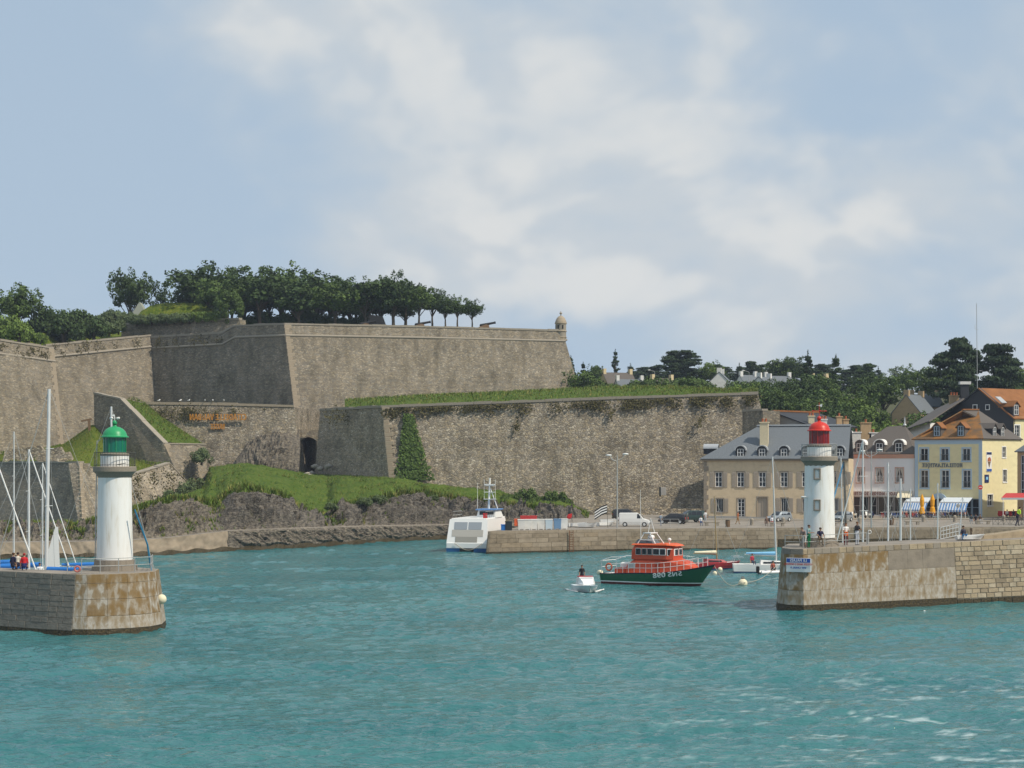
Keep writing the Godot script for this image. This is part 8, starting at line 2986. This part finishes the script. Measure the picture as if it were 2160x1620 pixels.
# ---------- vehicles ----------
func wheel(t: Node3D, p: Vector3, r: float) -> void:
	var w := Node3D.new()
	w.name = "wheel"
	t.add_child(w, true)
	w.position = p
	var b := Basis(Vector3.RIGHT, PI / 2)
	var g := Geo.new()
	g.lathe([Vector2(r * 0.6, -0.1), Vector2(r * 0.92, -0.1), Vector2(r, -0.06), Vector2(r, 0.06), Vector2(r * 0.92, 0.1), Vector2(r * 0.6, 0.1)], 18, Vector3.ZERO, b)
	part(w, "tyre", g, M.tyre)
	g = Geo.new()
	g.lathe([Vector2(0.02, -0.08), Vector2(r * 0.62, -0.085), Vector2(r * 0.62, 0.085), Vector2(0.02, 0.08)], 14, Vector3.ZERO, b)
	part(w, "rim", g, M.alloy)


func car(label: String, where: Vector3, turn: float, style: String, paint: Material, category := "car") -> Node3D:
	# front towards +x
	var t := thing("delivery_van" if style == "van" else "parked_car", label, category, where, turn)
	var st := []
	var W := 0.84
	match style:
		"van": st = [[-2.05, 0.32, 1.0, 1.7, 0.8, 0.7], [-1.95, 0.25, 1.05, 1.8, 0.84, 0.74], [0.3, 0.25, 1.05, 1.82, 0.85, 0.74], [0.75, 0.25, 1.03, 1.62, 0.85, 0.7], [1.25, 0.25, 0.98, 1.06, 0.84, 0.76], [1.85, 0.28, 0.8, 0.86, 0.8, 0.7], [2.05, 0.35, 0.6, 0.62, 0.7, 0.62]]
		"suv": st = [[-2.1, 0.45, 1.0, 1.25, 0.8, 0.7], [-1.95, 0.38, 1.05, 1.66, 0.86, 0.68], [0.1, 0.38, 1.05, 1.72, 0.88, 0.7], [0.55, 0.38, 1.03, 1.5, 0.88, 0.68], [1.05, 0.38, 1.0, 1.05, 0.87, 0.8], [1.9, 0.4, 0.92, 0.95, 0.84, 0.76], [2.1, 0.45, 0.7, 0.72, 0.76, 0.68]]
		_: st = [[-1.95, 0.4, 0.85, 0.98, 0.76, 0.68], [-1.8, 0.28, 0.88, 1.32, 0.82, 0.62], [-0.9, 0.26, 0.9, 1.44, 0.84, 0.64], [0.2, 0.26, 0.9, 1.44, 0.84, 0.64], [0.6, 0.26, 0.89, 1.24, 0.84, 0.64], [1.05, 0.26, 0.86, 0.91, 0.83, 0.74], [1.75, 0.3, 0.74, 0.78, 0.78, 0.68], [1.95, 0.38, 0.55, 0.57, 0.7, 0.6]]
	var rings := []
	for s in st:
		rings.append([Vector3(s[0], s[1], -s[4] * 0.94), Vector3(s[0], s[1], s[4] * 0.94), Vector3(s[0], (s[1] + s[2]) / 2, s[4]), Vector3(s[0], s[2], s[4] * 0.98), Vector3(s[0], lerpf(s[2], s[3], 0.93), s[5]), Vector3(s[0], s[3], s[5] * 0.86), Vector3(s[0], s[3], -s[5] * 0.86), Vector3(s[0], lerpf(s[2], s[3], 0.93), -s[5]), Vector3(s[0], s[2], -s[4] * 0.98), Vector3(s[0], (s[1] + s[2]) / 2, -s[4])])
	var g := Geo.new()
	g.loft(rings)
	part(t, "body", g, paint)
	# glass
	var wx := 0.35 if style == "van" else 0.12
	var belt: float = st[2][2] + 0.04
	var top: float = st[2][3] - 0.14
	for z in [-1.0, 1.0]:
		var spans := [[0.32, 0.98]] if style == "van" else [[-1.55, -0.75], [-0.68, 0.05], [0.1, 0.62]]
		for sp in spans:
			g = Geo.new()
			var cut: float = 0.45 if sp[1] > 0.3 else 0.0
			var zb: float = st[2][4] * 0.985 * z
			var zt: float = (st[2][5] + 0.02) * z
			g.hexa([Vector3(sp[0], belt, zb), Vector3(sp[1], belt, zb), Vector3(sp[1], belt, zb - 0.05 * z), Vector3(sp[0], belt, zb - 0.05 * z), Vector3(sp[0] + 0.05, top, zt), Vector3(sp[1] - cut, top, zt), Vector3(sp[1] - cut, top, zt - 0.05 * z), Vector3(sp[0] + 0.05, top, zt - 0.05 * z)])
			part(t, "side_window", g, M.dark_glass)
	var i0 := 3 if style != "car" else 4
	var a: Array = st[i0 - 1]
	var m: Array = st[i0]
	var c: Array = st[i0 + 1]
	g = Geo.new()
	g.quad(Vector3(a[0] + 0.06, a[3] + 0.0, -a[5] * 0.82), Vector3(a[0] + 0.06, a[3] + 0.0, a[5] * 0.82), Vector3(m[0] + 0.02, m[3] + 0.02, m[5] * 0.88), Vector3(m[0] + 0.02, m[3] + 0.02, -m[5] * 0.88))
	g.quad(Vector3(m[0] + 0.02, m[3] + 0.02, -m[5] * 0.88), Vector3(m[0] + 0.02, m[3] + 0.02, m[5] * 0.88), Vector3(c[0], c[3] + 0.02, c[5] * 0.9), Vector3(c[0], c[3] + 0.02, -c[5] * 0.9))
	part(t, "windscreen", g, M.dark_glass)
	g = Geo.new()
	var e: Array = st[0]
	g.box(Vector3(e[0] - 0.005, e[2] + 0.18, 0), Vector3(0.04, 0.3, 1.1))
	part(t, "rear_window", g, M.dark_glass)
	var f: Array = st[-1]
	for z in [-0.52, 0.52]:
		g = Geo.new()
		g.cbox(Vector3(f[0] - 0.12, f[2] + 0.04, z), Vector3(0.24, 0.14, 0.3), 0.03)
		part(t, "headlight", g, M.gloss_white)
		g = Geo.new()
		g.cbox(Vector3(e[0] + 0.02, e[2] - 0.05, z * 1.25), Vector3(0.1, 0.3, 0.14), 0.02)
		part(t, "tail_light", g, M.sign_red)
	for x in [f[0] - 0.05, e[0] + 0.05]:
		g = Geo.new()
		g.cbox(Vector3(x, 0.42, 0), Vector3(0.2, 0.22, 1.5), 0.05)
		part(t, "bumper", g, M.rail_dark)
	var r := 0.31 if style != "suv" else 0.36
	for x in [-1.25, 1.3]:
		for z in [-0.76, 0.76]: wheel(t, Vector3(x, r, z), r)
	return t


func make_vehicles() -> void:
	rng.seed = 909
	var q := QUAY + 0.004
	car("white panel van parked on the quay under the lamp post", on(1340, 1111, q) + Vector3(0, 0, -1.0), -0.12, "van", mk("van_white", Color(0.72, 0.72, 0.7), 0.35, {"coat": 0.5}), "van")
	car("dark green car parked below the long rampart", on(1455, 1102, q), PI + 0.3, "suv", mk("car_green", Color(0.02, 0.045, 0.04), 0.3, {"coat": 0.6}))
	car("low dark grey car parked beside the green car", on(1420, 1105, q), PI - 0.4, "car", mk("car_dark", Color(0.025, 0.026, 0.03), 0.3, {"coat": 0.6}))
	var sv := mk("car_silver", Color(0.36, 0.4, 0.43), 0.3, {"metal": 0.4, "coat": 0.6})
	car("silver car parked in front of the beige house", on(1644, 1100, q), PI + 0.75, "car", sv)
	car("pale silver car parked at the beige house's far end", on(1776, 1100, q), PI + 0.9, "car", sv)
	car("dark car partly hidden behind the white van", on(1322, 1098, q), 0.05, "suv", M.car_dark)


func bicycle() -> Node3D:
	var t := thing("bicycle", "hire bicycle standing in the row before the shops", "bicycle", Vector3.ZERO, 0.0, "hire bicycles before the shops")
	for x in [-0.52, 0.52]:
		var g := Geo.new()
		g.ring(Vector3(x, 0.34, 0), 0.32, 0.022, Basis(), 16, 4)
		var w := part(t, "wheel", g, M.tyre)
		g = Geo.new()
		for k in 6:
			var a := PI * k / 6
			g.tube(Vector3(x - cos(a) * 0.31, 0.34 - sin(a) * 0.31, 0), Vector3(x + cos(a) * 0.31, 0.34 + sin(a) * 0.31, 0), 0.006, 0.006, 4, false)
		part(w, "spokes", g, M.alloy)
	var g := Geo.new()
	for q in [[Vector3(-0.52, 0.34, 0), Vector3(-0.15, 0.85, 0)], [Vector3(-0.52, 0.34, 0), Vector3(-0.05, 0.3, 0)], [Vector3(-0.05, 0.3, 0), Vector3(-0.2, 0.9, 0)], [Vector3(-0.05, 0.3, 0), Vector3(0.36, 0.8, 0)], [Vector3(-0.17, 0.8, 0), Vector3(0.36, 0.85, 0)], [Vector3(0.52, 0.34, 0), Vector3(0.34, 1.0, 0)]]: g.tube(q[0], q[1], 0.022, 0.022, 6)
	part(t, "frame", g, M.sign_blue)
	g = Geo.new()
	g.tube(Vector3(0.3, 1.02, -0.28), Vector3(0.3, 1.02, 0.28), 0.018, 0.018, 6)
	part(t, "handlebar", g, M.alloy)
	g = Geo.new()
	g.ball(Vector3(-0.22, 0.94, 0), Vector3(0.14, 0.05, 0.09), 8)
	part(t, "saddle", g, M.black)
	return t


func make_street() -> void:
	rng.seed = 1001
	var q := QUAY + 0.004
	# bicycles
	var proto := bicycle()
	var frames := [M.sign_blue, M.rail_dark, M.sign_red, M.alloy, M.navy]
	var first := true
	for row in [[1862, 2008, 1095.0, 23], [1868, 2000, 1093.0, 20]]:
		for i in row[3]:
			var p := on(lerpf(row[0], row[1], (i + rr(-0.2, 0.2)) / row[3]), row[2], q)
			var b: Node3D = proto if first else twin(proto, p)
			b.position = p
			b.rotation.y = PI / 2 + rr(-0.3, 0.3)
			(b.get_node("frame") as MeshInstance3D).material_override = frames[rng.randi() % 5]
			first = false
	# scooters before the cycle shop
	for i in 5:
		var t := thing("scooter", "small motor scooter parked before the cycle shop", "scooter", on(1800 + i * 10.0, 1093, q), PI / 2 + rr(-0.5, 0.5), "scooters before the cycle shop")
		var pm: Material = [M.gloss_white, M.black, M.car_silver, M.gloss_white, M.navy][i]
		var g := Geo.new()
		for x in [-0.6, 0.6]:
			g = Geo.new()
			g.lathe([Vector2(0.1, -0.05), Vector2(0.24, -0.05), Vector2(0.25, 0), Vector2(0.24, 0.05), Vector2(0.1, 0.05)], 12, Vector3(x, 0.25, 0), Basis(Vector3.RIGHT, PI / 2))
			part(t, "wheel", g, M.tyre)
		g = Geo.new()
		g.prism([Vector2(-0.75, 0.45), Vector2(-0.1, 0.3), Vector2(0.3, 0.3), Vector2(0.5, 0.95), Vector2(0.4, 1.0), Vector2(0.2, 0.45), Vector2(-0.05, 0.45), Vector2(-0.15, 0.75), Vector2(-0.8, 0.75)], -0.16, 0.16)
		part(t, "body", g, pm)
		g = Geo.new()
		g.cbox(Vector3(-0.45, 0.8, 0), Vector3(0.65, 0.1, 0.28), 0.04)
		part(t, "seat", g, M.black)
		g = Geo.new()
		g.tube(Vector3(0.42, 1.05, -0.3), Vector3(0.42, 1.05, 0.3), 0.025, 0.025, 6)
		part(t, "handlebar", g, M.rail_dark)
	# café chairs and tables under the awnings
	var ch: Node3D = null
	for i in 14:
		var px := 1905.0 + (i % 7) * 9.0 + (78.0 if i > 6 else 0.0)
		var p := on(px, 1091.5, q)
		if ch == null:
			ch = thing("cafe_chair", "cafe chair on the hotel's terrace under the awnings", "chair", p, 0.3, "chairs on the hotel terrace")
			var g := Geo.new()
			g.cbox(Vector3(0, 0.46, 0), Vector3(0.44, 0.05, 0.44), 0.015)
			part(ch, "seat", g, M.terracotta)
			g = Geo.new()
			g.cbox(Vector3(0, 0.75, -0.2), Vector3(0.44, 0.4, 0.04), 0.015)
			part(ch, "backrest", g, M.terracotta)
			for x in [-0.19, 0.19]:
				for z in [-0.19, 0.19]:
					g = Geo.new()
					g.tube(Vector3(x, 0, z), Vector3(x, 0.46 if z > 0 else 0.9, z), 0.018, 0.018, 5)
					part(ch, "leg", g, M.rail_grey)
		else:
			twin(ch, p, rr(0, TAU))
	# closed parasols
	for d in [[1945, 1095, "closed yellow parasol between the bicycles and the awning"], [1967, 1094.5, "closed yellow parasol beside the hotel's arched entrance"]]:
		var p := on(d[0], d[1], q)
		var t := thing("parasol", d[2], "parasol", p)
		var g := Geo.new()
		g.tube(Vector3(0, 0, 0), Vector3(0, 3.7, 0), 0.04, 0.03, 6)
		part(t, "pole", g, M.wood)
		g = Geo.new()
		g.lathe([Vector2(0.34, 0.75), Vector2(0.46, 0.9), Vector2(0.34, 1.7), Vector2(0.24, 1.85), Vector2(0.3, 2.1), Vector2(0.34, 2.9), Vector2(0.2, 3.4), Vector2(0.05, 3.75)], 9, Vector3.ZERO, Basis(), 1.1)
		part(t, "canopy", g, M.parasol)
		g = Geo.new()
		g.lathe([Vector2(0.4, 0), Vector2(0.4, 0.12), Vector2(0.05, 0.14)], 10)
		part(t, "base", g, M.wall_grey)
	# bollards and stone benches
	var bp: Node3D = null
	var nb := 0
	for d in [[1586, 1108], [1652, 1106], [1726, 1107], [1782, 1107], [1813, 1105], [1948, 1101], [2014, 1101], [2117, 1100]]:
		if bp == null:
			bp = thing("stone_bollard", "first granite bollard along the quay from the white van", "bollard", on(d[0], d[1], q), 0.0, "granite bollards on the quay")
			var g := Geo.new()
			g.lathe([Vector2(0.27, 0), Vector2(0.24, 0.65), Vector2(0.26, 0.7), Vector2(0.24, 0.85), Vector2(0.12, 0.96), Vector2(0.01, 0.98)], 12)
			part(bp, "shaft", g, M.coping)
		else:
			twin(bp, on(d[0], d[1], q), 0.0, nth(nb) + " granite bollard along the quay from the white van")
		nb += 1
	var sb: Node3D = null
	for d in [[1502, 1109, "stone bench on the quay near the white-shirted people"], [1640, 1110, "stone bench on the quay below the silver car"], [1772, 1110, "stone bench beside the red lighthouse's shaft"], [1925, 1107, "long stone bench in front of the bicycles"], [2074, 1106, "stone bench beside the three sitting people"]]:
		if sb == null:
			sb = thing("stone_bench", d[2], "bench", on(d[0], d[1], q), 0.0, "stone benches on the quay")
			var g := Geo.new()
			g.cbox(Vector3(0, 0.47, 0), Vector3(2.1, 0.16, 0.5), 0.02)
			part(sb, "seat", g, M.coping)
			for x in [-0.7, 0.7]:
				g = Geo.new()
				g.cbox(Vector3(x, 0.2, 0), Vector3(0.4, 0.42, 0.44), 0.02)
				part(sb, "leg", g, M.coping)
		else:
			twin(sb, on(d[0], d[1], q), 0.0, d[2])
	# waste bins
	for d in [[1535, 1112, "brown slatted waste bin on the quay before the beige house"], [1881, 1108, "brown slatted waste bin on the quay before the cycle shop"]]:
		var t := thing("waste_bin", d[2], "bin", on(d[0], d[1], q))
		for k in 10:
			var a := TAU * k / 10
			var g := Geo.new()
			g.cbox(Vector3(cos(a) * 0.27, 0.45, sin(a) * 0.27), Vector3(0.06, 0.84, 0.14), 0.01, Basis(Vector3.UP, -a))
			part(t, "slat", g, M.wood)
		var g2 := Geo.new()
		g2.lathe([Vector2(0.24, 0.04), Vector2(0.25, 0.92), Vector2(0.31, 0.92), Vector2(0.31, 0.97), Vector2(0.2, 0.97)], 12)
		part(t, "drum", g2, M.rail_dark)
	# lamp posts
	for d in [[1302, 1114, 954, "double-headed lamp post beside the white van"], [1838, 1113, 944, "double-headed lamp post in front of the cycle shop"]]:
		var p := on(d[0], d[1], q)
		var t := thing("lamp_post", d[3], "street lamp", p)
		var h := at(d[0], d[2], -p.z).y - p.y
		var g := Geo.new()
		g.tube(Vector3.ZERO, Vector3(0, h * 0.96, 0), 0.1, 0.06, 8)
		part(t, "pole", g, M.rail_grey)
		for s in [-1.0, 1.0]:
			g = Geo.new()
			var pts := []
			for k in 7: pts.append(Vector3(s * (0.1 + 0.75 * sin(k / 6.0 * PI / 2)), h * 0.9 + 0.75 * (1 - cos(k / 6.0 * PI / 2)) - (0.15 if s < 0 else 0.0), 0 if s > 0 else -0.5 * k / 6.0))
			g.path(pts, 0.045)
			part(t, "arm", g, M.rail_grey)
			g = Geo.new()
			g.ball(pts[-1] + Vector3(s * 0.22, 0.0, 0), Vector3(0.42, 0.12, 0.18), 10)
			part(t, "lamp_head", g, M.gloss_white)
	for d in [[1580, 785, 452, "thin lamp post on the hill beside the white houses"], [1381, 784, 470, "thin lamp post on the hill above the low pale house"]]:
		var p := up(d[0], d[2], hill_y(d[2], (d[0] - 1080.0) * d[2] / F))
		var t := thing("lamp_post", d[3], "street lamp", p)
		var h := at(d[0], d[1], d[2]).y - p.y
		var g := Geo.new()
		g.tube(Vector3.ZERO, Vector3(0, h, 0), 0.08, 0.05, 6)
		g.tube(Vector3(0, h, 0), Vector3(-1.2, h + 0.4, 0), 0.05, 0.04, 6)
		part(t, "pole", g, M.rail_grey)
		g = Geo.new()
		g.ball(Vector3(-1.4, h + 0.4, 0), Vector3(0.4, 0.12, 0.16), 8)
		part(t, "lamp_head", g, M.gloss_white)
	# fish tubs on the quay head
	var tubs := [[1100, M.wall_white], [1112, M.wall_white], [1126, M.wall_white], [1141, M.wall_white], [1158, mk("tub_pale", Color(0.5, 0.6, 0.68), 0.6)], [1176, mk("tub_blue", Color(0.16, 0.28, 0.45), 0.6)], [1190, M.wall_bright]]
	var names := ["white insulated fish tub beside the dark box on the quay head", "dented white fish tub in the row on the quay head", "white fish tub under a pale tarpaulin", "white fish tub tied with blue line", "pale blue fish tub in the row on the quay head", "bright blue fish tub between blue and white tubs", "clean white fish tub ending the row above the ladder"]
	for i in tubs.size():
		var p := up(tubs[i][0], 233.6 + (tubs[i][0] - 1031) * 0.0298, q)
		var t := thing("fish_tub", names[i], "tub", p + Vector3(0, 0, -0.6), 0.04, "fish tubs on the quay head")
		var g := Geo.new()
		g.loft([[Vector3(-0.4, 0.12, -0.45), Vector3(0.4, 0.12, -0.45), Vector3(0.4, 0.12, 0.45), Vector3(-0.4, 0.12, 0.45)], [Vector3(-0.46, 1.25, -0.5), Vector3(0.46, 1.25, -0.5), Vector3(0.46, 1.25, 0.5), Vector3(-0.46, 1.25, 0.5)]])
		part(t, "bin", g, tubs[i][1])
		g = Geo.new()
		g.cbox(Vector3(0, 1.28, 0), Vector3(0.98, 0.1, 1.06), 0.02)
		part(t, "lid", g, M.gloss_white if i % 2 == 0 else tubs[i][1])
		for x in [-0.3, 0.3]:
			g = Geo.new()
			g.box(Vector3(x, 0.06, 0), Vector3(0.12, 0.12, 0.9))
			part(t, "foot", g, tubs[i][1])
	for d in [[1073, 1121, Vector3(0.85, 1.1, 0.8), "car_dark", "dark grey storage box beside the catamaran"], [1062, 1120, Vector3(0.6, 0.7, 0.6), "sail_blue", "blue plastic crate between the catamaran and the dark box"], [1115, 1101, Vector3(2.2, 1.3, 1.6), "awning_red", "dark red skip behind the fish tubs"], [1096, 1104, Vector3(1.4, 0.9, 1.0), "roof_orange", "orange crate behind the fish tubs"], [1100, 1105.5, Vector3(0.8, 0.8, 0.6), "sign_blue", "blue crate in front of the orange one"]]:
		var g := Geo.new()
		var p := on(d[0], d[1], q)
		p = up(d[0], 252.0 if d[1] < 1110 else 234.8, q)
		var s: Vector3 = d[2]
		var t := thing("storage_box", d[4], "box", p)
		g.cbox(Vector3(0, s.y / 2, 0), s, 0.04)
		part(t, "box", g, M[d[3]])
		g = Geo.new()
		g.cbox(Vector3(0, s.y, 0), Vector3(s.x + 0.08, 0.1, s.z + 0.08), 0.02)
		part(t, "rim", g, M[d[3]])
	# dinghies and gear ashore
	for d in [[1218, 1112, 0.2], [1240, 1113, -0.2], [1278, 1110, 0.5], [1285, 1104, 0.1]]:
		var t := thing("beached_dinghy", "small white dinghy laid up on the quay near the ladder", "dinghy", on(d[0], d[1], q) + Vector3(0, 0.1, -0.5), d[2], "dinghies laid up on the quay")
		hull_parts(t, hull(2.6, 1.2, 0.55, 0.42, 0.42, 0.1, 0.85, 0.3, 0.04), M.gloss_white, M.gloss_white, M.gloss_white, M.alloy, M.frame_grey)
	# gear poles with red flags, and the striped flag
	for d in [[1203, 1113, 1083, 0.25], [1211, 1112, 1086, -0.4]]:
		var p := on(d[0], d[1], q)
		var t := thing("marker_flag", "red marker flag of fishing gear standing on the quay", "flag", p, 0.0, "red marker flags on the quay")
		var h := at(0, d[2], -p.z).y - p.y
		var g := Geo.new()
		g.tube(Vector3.ZERO, Vector3(d[3], h, 0), 0.03, 0.02, 5)
		part(t, "pole", g, M.rail_dark)
		g = Geo.new()
		g.prism([Vector2(d[3], h), Vector2(d[3] - 0.55, h - 0.1), Vector2(d[3] - 0.5, h - 0.5), Vector2(d[3] - 0.05, h - 0.55)], -0.015, 0.015)
		part(t, "cloth", g, M.sign_red)
	var fp := on(1282, 1113, q)
	var tf := thing("striped_flag", "black and white striped flag flying over the quay", "flag", fp)
	var g3 := Geo.new()
	g3.tube(Vector3.ZERO, Vector3(-0.1, 2.7, 0), 0.035, 0.025, 5)
	part(tf, "pole", g3, M.rail_dark)
	for k in 7:
		g3 = Geo.new()
		var y0 := 2.65 - k * 0.17
		g3.prism([Vector2(-0.1, y0 + 0.4), Vector2(-0.8, y0 + 0.15), Vector2(-1.7, y0 - 0.45), Vector2(-1.7, y0 - 0.62), Vector2(-0.8, y0 - 0.02), Vector2(-0.1, y0 + 0.23)], -0.01, 0.01)
		part(tf, "stripe", g3, M.gloss_white if k % 2 else M.black)
	# railings on the quay near the cars
	railing("quay_barrier", "grey railing on the quay beside the parked dark cars", [on(1376, 1112, q), on(1432, 1112, q)], 1.05, [0.5, 1.0], M.rail_grey, 1.3)
	var bar := on(2094, 1108, q)
	for i in 3:
		var t := thing("crowd_barrier", "black metal crowd barrier before the red terrace", "barrier", bar + Vector3(i * 2.35, 0, 0.3 * i), -0.05, "barriers before the red terrace")
		for y in [0.15, 1.05]:
			var g := Geo.new()
			g.tube(Vector3(0, y, 0), Vector3(2.2, y, 0), 0.03, 0.03, 5)
			part(t, "rail", g, M.rail_dark)
		for x in [0.0, 0.73, 1.46, 2.2]:
			var g := Geo.new()
			g.tube(Vector3(x, 0, 0), Vector3(x, 1.05, 0), 0.03, 0.03, 5)
			part(t, "post", g, M.rail_dark)
		for x in [0.0, 0.73, 1.46]:
			var g := Geo.new()
			g.tube(Vector3(x, 0.15, 0), Vector3(x + 0.73, 1.05, 0), 0.018, 0.018, 4)
			g.tube(Vector3(x + 0.73, 0.15, 0), Vector3(x, 1.05, 0), 0.018, 0.018, 4)
			part(t, "brace", g, M.rail_dark)
	# red terrace seats, planters
	for i in 6:
		var t := thing("red_armchair", "red armchair on the restaurant terrace", "chair", on(2110 + i * 11.0, 1091.5, q), rr(-0.4, 0.4), "red armchairs on the terrace")
		var g := Geo.new()
		g.cbox(Vector3(0, 0.35, 0), Vector3(0.65, 0.35, 0.6), 0.06)
		part(t, "seat", g, M.awning_red)
		g = Geo.new()
		g.cbox(Vector3(0, 0.7, -0.3), Vector3(0.7, 0.6, 0.14), 0.05)
		part(t, "backrest", g, M.awning_red)
		for x in [-0.34, 0.34]:
			g = Geo.new()
			g.cbox(Vector3(x, 0.5, 0), Vector3(0.12, 0.35, 0.6), 0.04)
			part(t, "armrest", g, M.awning_red)
	# traffic signs
	var ns := thing("no_entry_sign", "round red no-entry sign at the yellow hotel's corner", "sign", on(2068, 1094, q))
	var g4 := Geo.new()
	g4.tube(Vector3.ZERO, Vector3(0, 4.9, 0), 0.035, 0.035, 6)
	part(ns, "pole", g4, M.rail_grey)
	g4 = Geo.new()
	g4.lathe([Vector2(0.01, 0), Vector2(0.34, 0), Vector2(0.34, 0.03), Vector2(0.01, 0.03)], 20, Vector3(0, 4.75, 0.05), Basis(Vector3.RIGHT, PI / 2))
	part(ns, "disc", g4, M.sign_red)
	g4 = Geo.new()
	g4.box(Vector3(0, 4.75, 0.1), Vector3(0.44, 0.1, 0.02))
	part(ns, "bar", g4, M.gloss_white)
	var bs := thing("round_sign", "round road sign seen from behind near the hotel terrace", "sign", on(2021, 1096, q))
	g4 = Geo.new()
	g4.tube(Vector3.ZERO, Vector3(0, 2.3, 0), 0.035, 0.035, 6)
	part(bs, "pole", g4, M.rail_grey)
	g4 = Geo.new()
	g4.lathe([Vector2(0.01, 0), Vector2(0.3, 0), Vector2(0.3, 0.03), Vector2(0.01, 0.03)], 20, Vector3(0, 2.05, -0.06), Basis(Vector3.RIGHT, PI / 2))
	part(bs, "disc", g4, M.rail_grey)
	# on the red light's jetty: gangway, crates, dinghy, post with ring
	var gw := thing("gangway_rail", "pale tubular gangway frame leaning on the long jetty", "gangway", up(1984, 150.2, 4.82))
	for k in 4:
		var g := Geo.new()
		g.tube(Vector3(0, 0.15 + k * 0.3, 0), Vector3(1.45, 0.45 + k * 0.32, 0), 0.03, 0.03, 5)
		part(gw, "rail", g, M.alloy)
	for k in 7:
		var g := Geo.new()
		var x := k * 1.45 / 6
		g.tube(Vector3(x, 0.15 + x * 0.2, 0), Vector3(x, 1.08 + x * 0.24, 0), 0.025, 0.025, 5)
		part(gw, "bar", g, M.alloy)
	for d in [[2056, 151.5], [2066, 151.8]]:
		for k in 3:
			var t := thing("wooden_crate", "slatted wooden fish crate stacked on the long jetty", "crate", up(d[0], d[1], 4.9 + k * 0.3), 0.1 * k, "crates on the long jetty")
			for y in [0.05, 0.15, 0.25]:
				for z in [-0.2, 0.2]:
					var g := Geo.new()
					g.box(Vector3(0, y, z), Vector3(0.6, 0.07, 0.02))
					part(t, "slat", g, M.quoin)
			for x in [-0.29, 0.29]:
				var g := Geo.new()
				g.box(Vector3(x, 0.15, 0), Vector3(0.03, 0.28, 0.4))
				part(t, "end_board", g, M.wood)
	var dn := thing("upturned_dinghy", "pale dinghy lying on the long jetty beside the crates", "dinghy", up(2046, 150.6, 4.95), 0.1)
	hull_parts(dn, hull(2.4, 1.0, 0.4, 0.3, 0.3, 0.1, 0.8, 0.3, 0.04), M.gloss_white, M.gloss_white, M.gloss_white, M.gloss_white, M.frame_grey)
	var lp := thing("ringed_post", "steel post with a ring at the end of the jetty railing", "post", up(1831, 146.0, 4.72))
	g4 = Geo.new()
	g4.tube(Vector3.ZERO, Vector3(0, 1.05, 0), 0.06, 0.06, 8)
	part(lp, "shaft", g4, M.rail_grey)
	g4 = Geo.new()
	g4.ring(Vector3(0.12, 0.95, 0), 0.13, 0.035, Basis(), 12, 5)
	part(lp, "ring", g4, M.alloy)
	# floodlight pole arms on the big mast at the green light's jetty
	var box := thing("wall_box", "pale box lamp fixed on the long rampart", "box", at(1398, 1040, 317.0) + Vector3(0, 0, 1.2))
	g4 = Geo.new()
	g4.cbox(Vector3(0, 0.3, 0), Vector3(0.9, 1.3, 0.6), 0.05)
	part(box, "housing", g4, M.wall_grey)
	g4 = Geo.new()
	g4.box(Vector3(-0.5, 0.3, -0.6), Vector3(0.25, 1.6, 1.4))
	part(box, "bracket", g4, M.rail_dark)
	# seagulls on the coping of the lettered wall
	var gull: Node3D = null
	var ng := 0
	for px in [335, 380, 398, 432, 449, 472]:
		var p := at(px, 852.6 + (px - 330) * 0.018, 351.3)
		p.y = at(px, 854, 351.6).y + 0.55
		if gull == null:
			gull = thing("seagull", "first seagull on the lettered wall's coping from the grass ramp", "bird", p, 0.3, "seagulls on the lettered wall")
			var g := Geo.new()
			g.add(body_mesh([[Vector3(-0.22, 0.24, 0), Vector3(0.1, 0.3, 0), 0.05, 0.12, Color(0.75, 0.75, 0.75)], [Vector3(0.1, 0.3, 0), Vector3(0.22, 0.42, 0), 0.1, 0.06, Color(0.8, 0.8, 0.8)], [Vector3(0.22, 0.46, 0), Vector3(0.25, 0.46, 0), 0.065, 0.055, Color(0.8, 0.8, 0.8)], [Vector3(-0.2, 0.28, 0), Vector3(-0.42, 0.25, 0), 0.05, 0.02, Color(0.25, 0.26, 0.28)]], 0.03, 0.04))
			g.col = Color(0.6, 0.4, 0.05)
			g.tube(Vector3(0.3, 0.46, 0), Vector3(0.4, 0.44, 0), 0.018, 0.005, 5)
			for z in [-0.04, 0.04]: g.tube(Vector3(0, 0.2, z), Vector3(0.02, 0, z), 0.01, 0.01, 5)
			part(gull, "body", g, M.cloth_vc)
		else:
			twin(gull, p, rr(-2, 2), nth(ng) + " seagull on the lettered wall's coping from the grass ramp")
		ng += 1


func _ready() -> void:
	make_view()
	make_materials()
	make_water()
	make_jetties()
	make_citadel()
	make_quay()
	make_houses()
	make_trees()
	make_lights()
	make_boats()
	make_vehicles()
	make_street()
	make_people()
